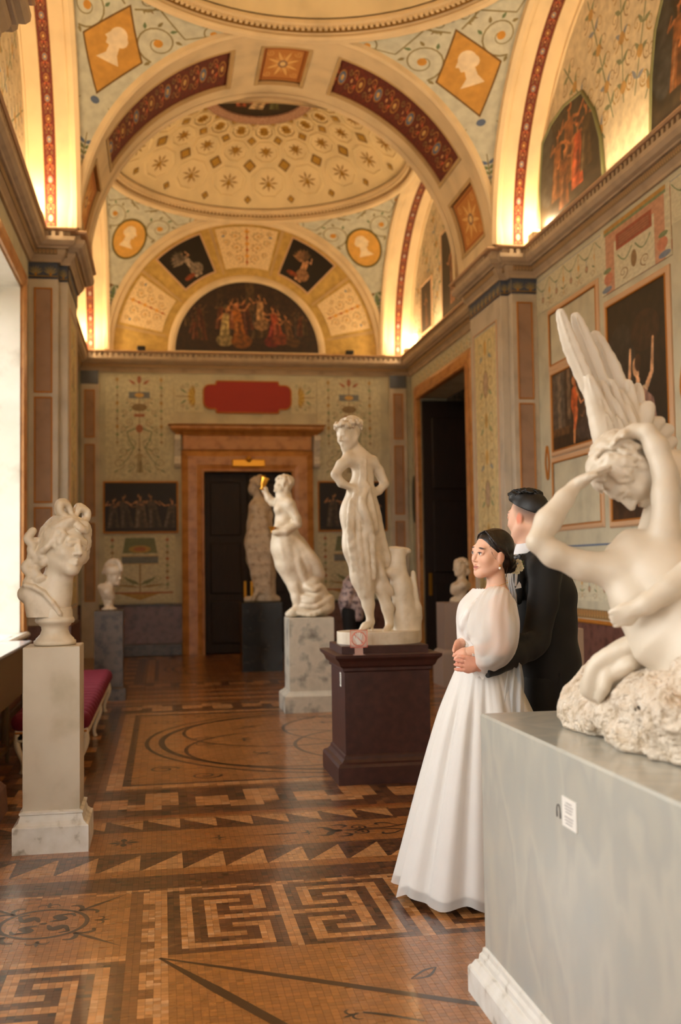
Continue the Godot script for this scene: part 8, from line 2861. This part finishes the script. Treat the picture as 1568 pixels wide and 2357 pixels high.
func make_groom() -> void:
	var zg := -4.97
	var t := thing("person", "groom in a black suit with white boutonniere, holding the bride from behind", "person", Vector3(1.78, 0, -5.0))
	var o := -t.position
	var skin := lin(0.85, 0.655, 0.555)
	var hc := pb(1112, 284, zg)
	var bs := facing(Vector3(-0.54, -0.03, -0.84), Vector3(0.05, 1, 0.02).normalized())
	var s := 1.03
	var k := Clay.new(hc - Vector3(0.17, 0.26, 0.17), hc + Vector3(0.17, 0.17, 0.17), 0.003)
	living_head(k, hc, bs, s, true)
	k.cone(hc + bs * Vector3(0, -0.06, -0.035), pb(1125, 520, zg), 0.056, 0.06, 0.03)
	# cropped sides
	k.dab(hc + bs * (Vector3(0, 0.035, -0.05) * s), Vector3(0.16, 0.085, 0.1) * s, lin(0.20, 0.15, 0.13, 0.92), 0.62, bs)
	k.dab(hc + bs * (Vector3(0, 0.09, -0.04) * s), Vector3(0.18, 0.09, 0.115) * s, lin(0.075, 0.055, 0.05), 0.6, bs)
	k.dab(hc + bs * (Vector3(0, -0.035, -0.095) * s), Vector3(0.08, 0.05, 0.05) * s, lin(0.26, 0.19, 0.165, 0.7), 0.9, bs)
	for e in [-1.0, 1.0]: k.dab(hc + bs * (Vector3(e * 0.078, -0.012, -0.008) * s), Vector3(0.014, 0.034, 0.022) * s, lin(0.88, 0.54, 0.42), 0.5, bs)
	var head := k.mesh(skin)
	k = Clay.new(Vector3(1.16, 0.0, -5.25), Vector3(2.2, 1.66, -4.44), 0.0095)
	k.dab(Vector3(1.7, 1.0, -5.0), Vector3.ONE * 4.0, skin, 0.01)
	k.cone(hc + bs * Vector3(0, -0.08, -0.035), pb(1130, 540, zg), 0.055, 0.062, 0.03)
	var sl := pb(1235, 655, zg + 0.17)
	var sr := pb(1150, 640, zg - 0.2)
	k.cone(sl, sr, 0.06, 0.06, 0.05)
	k.chain([pb(1175, 700, zg), pb(1190, 950, zg), pb(1220, 1250, zg), pb(1240, 1450, zg)], [0.08, 0.095, 0.09, 0.09], 0.04, Vector3(0, 0, 1), 1.3)
	k.chain([sl, pb(1165, 1180, -4.72), pb(772, 1362, -4.53)], [0.05, 0.042, 0.026], 0.02)
	k.chain([sr, pb(1080, 1120, zg - 0.22), pb(800, 1300, -4.92)], [0.05, 0.042, 0.028], 0.02)
	for e in [-1.0, 1.0]:
		k.chain([pb(1240, 1480, zg + e * 0.09), Vector3(1.78, 0.5, zg + e * 0.1), Vector3(1.80, 0.08, zg + e * 0.11)], [0.085, 0.058, 0.04], 0.03)
		k.cone(Vector3(1.80, 0.05, zg + e * 0.11), Vector3(1.66, 0.04, zg + e * 0.12), 0.035, 0.03, 0.02)
	var body := k.mesh(skin)
	k = Clay.new(Vector3(1.14, 0.98, -4.64), Vector3(1.40, 1.16, -4.42), 0.0027)
	k.dab(Vector3(1.2, 1.1, -4.5), Vector3.ONE * 2.0, lin(0.84, 0.60, 0.50), 0.01)
	hand_clay(k, pb(742, 1345, -4.52), pb(590, 1338, -4.53), Vector3(0.1, 0.35, -0.9), 0.98, 0.14, 1.0, 1.15)
	k.cone(pb(790, 1368, -4.53), pb(738, 1346, -4.52), 0.026, 0.024, 0.01)
	for e in [[600, 1310], [596, 1345], [612, 1378]]: k.dab(pb(e[0], e[1], -4.53), Vector3.ONE * 0.016, lin(0.87, 0.57, 0.48, 0.7), 0.8)
	put("body", merged([head, body, k.mesh(skin)]), M.skin, t, o)
	# hair on top
	M.hairg = tri(mat(Color(0.075, 0.055, 0.047), 0.5, M.fine), 8.0)
	k = Clay.new(hc - Vector3(0.16, 0.06, 0.16), hc + Vector3(0.16, 0.19, 0.16), 0.0036)
	k.ell(hc + bs * (Vector3(0, 0.036, -0.018) * s), Vector3(0.0765, 0.092, 0.0995) * s, 0.01, bs)
	k.ell(hc + bs * (Vector3(0, 0.098, 0.028) * s), Vector3(0.064, 0.04, 0.068) * s, 0.02, bs)
	k.cutplane(hc + bs * (Vector3(0, 0.048, 0.0) * s), (bs * Vector3(0, -1.0, 0.45)).normalized())
	k.cutplane(hc + bs * (Vector3(0, 0.075, 0.078) * s), (bs * Vector3(0, -0.45, 0.9)).normalized())
	var r := RandomNumberGenerator.new()
	r.seed = 17
	for j in 340:
		var a := r.randf_range(0, TAU)
		var q := sqrt(r.randf())
		var p := Vector3(cos(a) * 0.066 * q, 0.105 + 0.032 * sqrt(1.0 - q * q), sin(a) * 0.088 * q + 0.005)
		k.cone(hc + bs * (p * s), hc + bs * ((p + Vector3(r.randf_range(-0.006, 0.006) + p.x * 0.1, 0.007, 0.012)) * s), 0.004, 0.0018, 0.003)
	put("hair", k.mesh(Color.WHITE, 0), M.hairg, t, o)
	# shirt collar and bow tie
	var wht := mat(Color(0.90, 0.905, 0.92), 0.6)
	var rows := []
	for e in [[0.0, 0.064, 0.0], [0.028, 0.066, 0.0], [0.045, 0.067, 0.003], [0.046, 0.072, 0.003], [0.012, 0.082, 0.0]]:
		var row := PackedVector3Array()
		for q in 41:
			var a := TAU * (q % 40) / 40.0
			row.append(pb(1122, 560, zg) + Vector3(cos(a) * e[1] + 0.01 * e[0] / 0.04, e[0] * 1.5 + 0.012 * cos(a), sin(a) * e[1]))
		rows.append(row)
	put("shirt_collar", cloth_rows(rows), wht, t, o)
	var navy := mat(Color(0.04, 0.05, 0.08), 0.45)
	k = Clay.new(pb(1050, 545, zg + 0.02) - Vector3(0.06, 0.06, 0.1), pb(1050, 545, zg + 0.02) + Vector3(0.06, 0.06, 0.1), 0.004)
	var bt := pb(1040, 576, zg + 0.03)
	k.ell(bt, Vector3(0.012, 0.012, 0.012), 0.004)
	for e in [-1.0, 1.0]: k.cone(bt, bt + Vector3(-0.006, 0.002 * e, e * 0.045), 0.007, 0.018, 0.004, Vector3(1, 0, 0), 0.4)
	put("bow_tie", k.mesh(), navy, t, o)
	# jacket
	M.suit = tri(mat(Color(0.032, 0.036, 0.040), 0.75, noise_tex(211, 0.08, [[0.0, Color(0.75, 0.75, 0.75)], [1.0, Color(1, 1, 1)]], 256, 3)), 5.0)
	M.suit.rim_enabled = true; M.suit.rim = 0.25
	k = Clay.new(Vector3(1.2, 0.72, -5.28), Vector3(2.06, 1.66, -4.46), 0.0066)
	k.chain([pb(1205, 640, zg - 0.0), pb(1195, 800, zg), pb(1205, 1000, zg), pb(1222, 1200, zg), pb(1238, 1400, zg), pb(1268, 1660, zg)], [0.10, 0.132, 0.132, 0.127, 0.14, 0.155], 0.05, Vector3(0, 0, 1), 1.35)
	k.cone(sl + Vector3(-0.005, -0.005, 0), sr, 0.072, 0.07, 0.04)
	k.cone(pb(1150, 560, zg + 0.05), sl, 0.05, 0.065, 0.05)
	k.cone(pb(1145, 555, zg - 0.05), sr, 0.05, 0.065, 0.05)
	k.chain([pb(1270, 660, zg), pb(1325, 850, zg), pb(1330, 1050, zg), pb(1330, 1300, zg), pb(1365, 1650, zg)], [0.075, 0.075, 0.07, 0.085, 0.075], 0.06, Vector3(0, 0, 1), 1.5)
	# sleeve with creases at the bend of the arm
	k.chain([sl + Vector3(0.0, -0.01, 0.01), pb(1225, 900, zg + 0.215), pb(1172, 1160, -4.72), pb(1120, 1222, -4.68)], [0.078, 0.072, 0.066, 0.062], 0.02)
	k.chain([pb(1150, 1200, -4.70), pb(1010, 1285, -4.61), pb(880, 1342, -4.56), pb(806, 1380, -4.53)], [0.064, 0.056, 0.048, 0.043], 0.018)
	for e in [[1010, 1120, 1060, 1150, 1140, 1130], [1000, 1160, 1060, 1190, 1150, 1180], [1005, 1200, 1060, 1230, 1130, 1240], [960, 1260, 1020, 1300, 1090, 1300]]:
		k.curve([pb(e[0], e[1], -4.66), pb(e[2], e[3], -4.625), pb(e[4], e[5], -4.66)], 0.008, 0.014, 0.008, 0.016, 7)
	k.chain([sr, pb(1100, 1100, zg - 0.2), pb(900, 1280, -4.95)], [0.075, 0.065, 0.05], 0.03)
	# lapels, vent, hem
	for e in [[1085, 560, 1058, 680, 1048, 900, 0.02], [1108, 575, 1075, 690, 1055, 890, 0.018]]:
		k.curve([pb(e[0], e[1], zg + 0.07), pb(e[2], e[3], zg + 0.105), pb(e[4], e[5], zg + 0.11)], 0.014, e[6], 0.012, 0.008, 9)
	k.cone(pb(1345, 1420, zg + 0.2), pb(1362, 1680, zg + 0.215), 0.004, 0.006, 0.008, Vector3.ZERO, 1.0, true)
	k.cone(hc + bs * Vector3(0, -0.1, -0.035), pb(1112, 590, zg + 0.01), 0.084, 0.072, 0.008, Vector3.ZERO, 1.0, true)
	k.cutplane(pb(1240, 1662, zg), Vector3.DOWN)
	k.cutplane(pb(800, 1386, -4.53), Vector3(-0.93, -0.35, 0.1).normalized())
	put("jacket", k.mesh(), M.suit, t, o)
	var bb := MB.new()
	for j in 3: bb.lathe([Vector2(0.0001, 0.0), Vector2(0.0065, 0.0), Vector2(0.0065, 0.0025), Vector2(0.0001, 0.003)], 12, Transform3D(Basis(Vector3.RIGHT, PI / 2), pb(838 + 22 * j, 1386 - 10 * j, -4.50)))
	put("cuff_buttons", bb.mesh(), M.blackplastic, t, o)
	k = Clay.new(Vector3(1.5, -0.01, -5.3), Vector3(2.1, 0.98, -4.7), 0.011)
	for e in [-1.0, 1.0]:
		k.chain([pb(1240, 1480, zg + e * 0.085), Vector3(1.79, 0.5, zg + e * 0.1), Vector3(1.81, 0.05, zg + e * 0.11)], [0.115, 0.088, 0.082], 0.03)
	k.cutplane(Vector3(0, 0.03, 0), Vector3.DOWN)
	put("trousers", k.mesh(), M.suit, t, o)
	for e in [-1.0, 1.0]:
		k = Clay.new(Vector3(1.44, -0.01, zg + e * 0.12 - 0.09), Vector3(1.96, 0.14, zg + e * 0.12 + 0.09), 0.008)
		k.cone(Vector3(1.84, 0.045, zg + e * 0.11), Vector3(1.66, 0.04, zg + e * 0.12), 0.05, 0.045, 0.02)
		k.cone(Vector3(1.66, 0.035, zg + e * 0.12), Vector3(1.57, 0.025, zg + e * 0.125), 0.045, 0.028, 0.02)
		k.cutplane(Vector3(0, 0.002, 0), Vector3.DOWN)
		put("shoe", k.mesh(), mat(Color(0.02, 0.02, 0.02), 0.2), t, o)
	# pocket square and boutonniere
	var pq := MB.new()
	var pc := pb(1046, 775, -4.79)
	pq.prism(PackedVector2Array([Vector2(-0.016, -0.018), Vector2(0.014, -0.012), Vector2(0.012, 0.006), Vector2(0.004, 0.018), Vector2(-0.004, 0.004)]), -0.002, 0.003, Transform3D(Basis(Vector3.UP, -0.3), pc))
	put("pocket_square", pq.mesh(), wht, t, o)
	var bo := put("boutonniere_stem", stem_mesh(pb(1032, 690, -4.785), pb(1026, 780, -4.79)), wht, t, o)
	var rose := mat(Color(0.92, 0.885, 0.77), 0.6)
	for e in [[1018, 655, 0.021, 1], [1042, 618, 0.018, 2], [1056, 648, 0.016, 3], [1010, 632, 0.013, 4], [1034, 672, 0.014, 5]]:
		put("flower", rose_mesh(e[2], e[3]), rose, bo, pb(e[0], e[1], -4.775))
	var lm := mat(Color(0.36, 0.44, 0.22), 0.6)
	for e in [[1016, 600, -0.3], [1072, 612, 0.6], [988, 652, -1.2], [1076, 640, 1.0], [1000, 680, -1.6]]:
		var lb := MB.new()
		lb.prism(PackedVector2Array([Vector2(0, -0.012), Vector2(0.005, 0.0), Vector2(0.0, 0.014), Vector2(-0.005, 0.0)]), -0.0006, 0.0006, Transform3D(Basis(Vector3(0, 0, 1), -e[2]), pb(e[0], e[1], -4.78)))
		put("leaf", lb.mesh(), lm, bo)


func stem_mesh(a: Vector3, b: Vector3) -> ArrayMesh:
	var m := MB.new()
	m.tube([a, a.lerp(b, 0.5), b], [0.007, 0.006, 0.0055], 8)
	return m.mesh()


func rose_mesh(r: float, seed_: int) -> ArrayMesh:
	# overlapping cupped petals
	var m := MB.new()
	for lay in 3:
		var n := 3 + lay * 2
		for j in n:
			var a := TAU * j / n + lay * 0.7 + seed_
			var rows := []
			var open := 0.35 + 0.3 * lay
			for v in 5:
				var row := PackedVector3Array()
				for u in 5:
					var f := v / 4.0
					var g := (u / 4.0 - 0.5) * 1.5 * sin(PI * (0.2 + 0.7 * f))
					var rr := r * (0.25 + open * f * (1.0 if f < 0.8 else 1.05))
					row.append(Vector3(cos(a + g) * rr, sin(a + g) * rr, r * (0.9 * sin(f * 1.5) * (1.1 - 0.25 * lay)) - r * 0.3))
				rows.append(row)
			m.grid(rows)
	return m.mesh()


func make_visitor() -> void:
	# a museum visitor far behind, seen between the wreathed statue's legs
	var z := -14.6
	var x := at(815, 1400, z).x
	var t := thing("person", "visitor in a patterned pale jacket and dark trousers, mostly behind the wreathed statue", "person", Vector3(x, 0, z))
	var o := -t.position
	var skin := lin(0.8, 0.6, 0.5)
	var k := Clay.new(Vector3(x - 0.4, -0.01, z - 0.4), Vector3(x + 0.4, 1.75, z + 0.35), 0.013)
	var hc := Vector3(x + 0.06, 1.52, z)
	k.dab(hc, Vector3.ONE * 3.0, skin, 0.01)
	var bs := facing(Vector3(0.8, -0.1, -0.6))
	head_clay(k, hc, bs, 0.95)
	k.cone(hc, Vector3(x + 0.02, 1.36, z), 0.05, 0.055, 0.03)
	k.cone(Vector3(x - 0.08, 1.3, z + 0.14), Vector3(x + 0.08, 1.3, z - 0.14), 0.07, 0.07, 0.05)
	k.chain([Vector3(x, 1.3, z), Vector3(x, 1.05, z), Vector3(x, 0.9, z)], [0.12, 0.115, 0.13], 0.05)
	for e in [-1.0, 1.0]:
		var dx: float = -0.09 * e
		k.chain([Vector3(x + dx, 0.9, z + e * 0.08), Vector3(x + dx, 0.48, z + e * 0.08), Vector3(x + dx, 0.07, z + e * 0.08)], [0.085, 0.06, 0.045], 0.03)
		k.cone(Vector3(x + dx, 0.045, z + e * 0.08), Vector3(x + dx + 0.14, 0.035, z + e * 0.06 - 0.06), 0.04, 0.032, 0.02)
		k.chain([Vector3(x - 0.08 * e, 1.3, z + e * 0.16), Vector3(x - 0.14 * e, 1.04, z + e * 0.17), Vector3(x + 0.1, 0.98, z + e * 0.1)], [0.05, 0.042, 0.03], 0.02)
	put("body", k.mesh(skin), M.skin, t, o)
	k = Clay.new(Vector3(x - 0.4, 0.75, z - 0.4), Vector3(x + 0.4, 1.45, z + 0.4), 0.013)
	k.chain([Vector3(x, 1.28, z), Vector3(x - 0.03, 1.05, z), Vector3(x - 0.02, 0.86, z)], [0.15, 0.18, 0.16], 0.05)
	k.cone(Vector3(x - 0.1, 1.29, z + 0.15), Vector3(x + 0.1, 1.29, z - 0.15), 0.085, 0.085, 0.05)
	for e in [-1.0, 1.0]: k.chain([Vector3(x - 0.08 * e, 1.28, z + e * 0.17), Vector3(x - 0.15 * e, 1.04, z + e * 0.18), Vector3(x + 0.06, 0.97, z + e * 0.12)], [0.075, 0.068, 0.05], 0.03)
	put("jacket", k.mesh(), tri(mat(Color(0.80, 0.74, 0.74), 0.8, noise_tex(221, 0.02, [[0.0, Color(0.35, 0.34, 0.38)], [0.38, Color(0.55, 0.52, 0.55)], [0.5, Color(1, 1, 1)], [1.0, Color(0.95, 0.92, 0.95)]], 256, 3)), 2.0), t, o)
	k = Clay.new(Vector3(x - 0.3, 0.0, z - 0.3), Vector3(x + 0.3, 0.98, z + 0.3), 0.013)
	for e in [-1.0, 1.0]: k.chain([Vector3(x - 0.08 * e, 0.9, z + e * 0.08), Vector3(x - 0.09 * e, 0.48, z + e * 0.08), Vector3(x - 0.09 * e, 0.1, z + e * 0.08)], [0.11, 0.08, 0.065], 0.03)
	put("trousers", k.mesh(), mat(Color(0.03, 0.03, 0.035), 0.8), t, o)
	k = Clay.new(hc - Vector3(0.16, 0.2, 0.16), hc + Vector3(0.16, 0.16, 0.16), 0.011)
	k.ell(hc + bs * Vector3(0, 0.04, -0.03), Vector3(0.088, 0.09, 0.1), 0.02, bs)
	k.ell(hc + bs * Vector3(0, -0.06, -0.08), Vector3(0.07, 0.08, 0.05), 0.03, bs)
	put("hair", k.mesh(), M.hairb, t, o)


func _ready() -> void:
	rng.seed = 7
	setup_view()
	make_materials()
	M.eggtex = tex_egg_dart()
	build_shell()
	build_cornice()
	build_piers()
	build_vault()
	build_far_wall()
	build_right_wall()
	build_left_wall()
	build_floor()
	build_pedestals()
	statue_colossal_head()
	statue_wreathed()
	statue_leaning()
	statue_back_view()
	small_busts()
	statue_group()
	make_bride()
	make_groom()
	make_visitor()
	lamps()


func cove(parent: Node, a: Vector3, b: Vector3, energy: float, tilt: Vector3) -> void:
	# a slim tube lamp lying on the cornice, with a strip light of its size just above it
	var mb := MB.new()
	mb.tube([a, b], 0.014, 8)
	put("lamp_tube", mb.mesh(), M.lampglow, parent)
	var d := (b - a).normalized()
	mb = MB.new()
	mb.box(Vector3(-a.distance_to(b) * 0.5, -0.03, -0.035), Vector3(a.distance_to(b) * 0.5, -0.012, 0.035), 0.004, Transform3D(Basis(d, Vector3.UP, d.cross(Vector3.UP)), (a + b) * 0.5))
	put("lamp_tray", mb.mesh(), M.whitepaint, parent)
	var l := AreaLight3D.new()
	l.name = "cornice_lamp_light"
	l.area_size = Vector2(a.distance_to(b), 0.03)
	l.light_color = LAMPC
	l.light_energy = energy
	l.area_range = 30.0
	l.area_attenuation = 2.0
	l.shadow_enabled = true
	var z := -tilt.normalized()
	l.transform = Transform3D(Basis(d, z.cross(d).normalized(), z), (a + b) * 0.5 + tilt.normalized() * 0.025)
	add_child(l, true)


func uplight(p: Vector3, turn: float, label: String) -> void:
	# a small floodlight standing on the cornice, its glass turned up to the vault
	var t := thing("floodlight", label, "lamp", p, turn, "floodlights on the cornice corners")
	put("housing", bx(Vector3(-0.09, 0.0, -0.06), Vector3(0.09, 0.1, 0.06), 0.012), M.whitepaint, t)
	put("lamp_glass", bx(Vector3(-0.075, 0.1, -0.05), Vector3(0.075, 0.125, 0.05), 0.01), M.lampglow, t)
	put("bracket", bx(Vector3(-0.1, 0.0, -0.015), Vector3(0.1, 0.02, 0.015), 0.004), M.whitepaint, t)
	var l := OmniLight3D.new()
	l.name = "floodlight_lamp"
	l.position = p + Vector3(0, 0.2, 0)
	l.light_color = LAMPC
	l.light_energy = FLOOD
	l.light_size = 0.1
	l.omni_range = 30.0
	l.omni_attenuation = 2.0
	l.shadow_enabled = true
	add_child(l, true)


func lamps() -> void:
	for bay in BAYS:
		var zc: float = bay[0]
		for s in [-1.0, 1.0]:
			var x: float = WR - 0.15 if s > 0 else WL + 0.15
			var t := thing("cornice_lamp", "slim tube lamp on top of the cornice", "lamp", Vector3.ZERO, 0.0, "tube lamps along the cornice")
			cove(t, Vector3(x, CT + 0.035, zc + 1.7), Vector3(x, CT + 0.035, zc - 1.7), LAMP, Vector3(-s * 0.5, 1, 0))
			for q in [-1.0, 1.0]:
				uplight(Vector3(x, CT + 0.001, zc + q * 2.2), PI / 2, "small pale floodlight on top of the cornice" if zc > -15.0 or q > 0 else ("glowing floodlight on the cornice in the corner beside the far lunette"))
	var k := 0
	for x in [-0.36, 3.42]:
		var t := thing("spotlight", "small black spotlight on the far cornice beside the lunette painting", "lamp", Vector3(x, CT, ZF + 0.14), 0.0, "black spotlights on the far cornice")
		put("housing", bx(Vector3(-0.075, 0.02, -0.05), Vector3(0.075, 0.1, 0.05), 0.015), M.blackplastic, t)
		put("foot", bx(Vector3(-0.04, 0.0, -0.04), Vector3(0.04, 0.022, 0.04), 0.004), M.blackplastic, t)


const LAMP := 4.0
const FLOOD := 0.85
const LAMPC := Color(1.0, 0.86, 0.66)
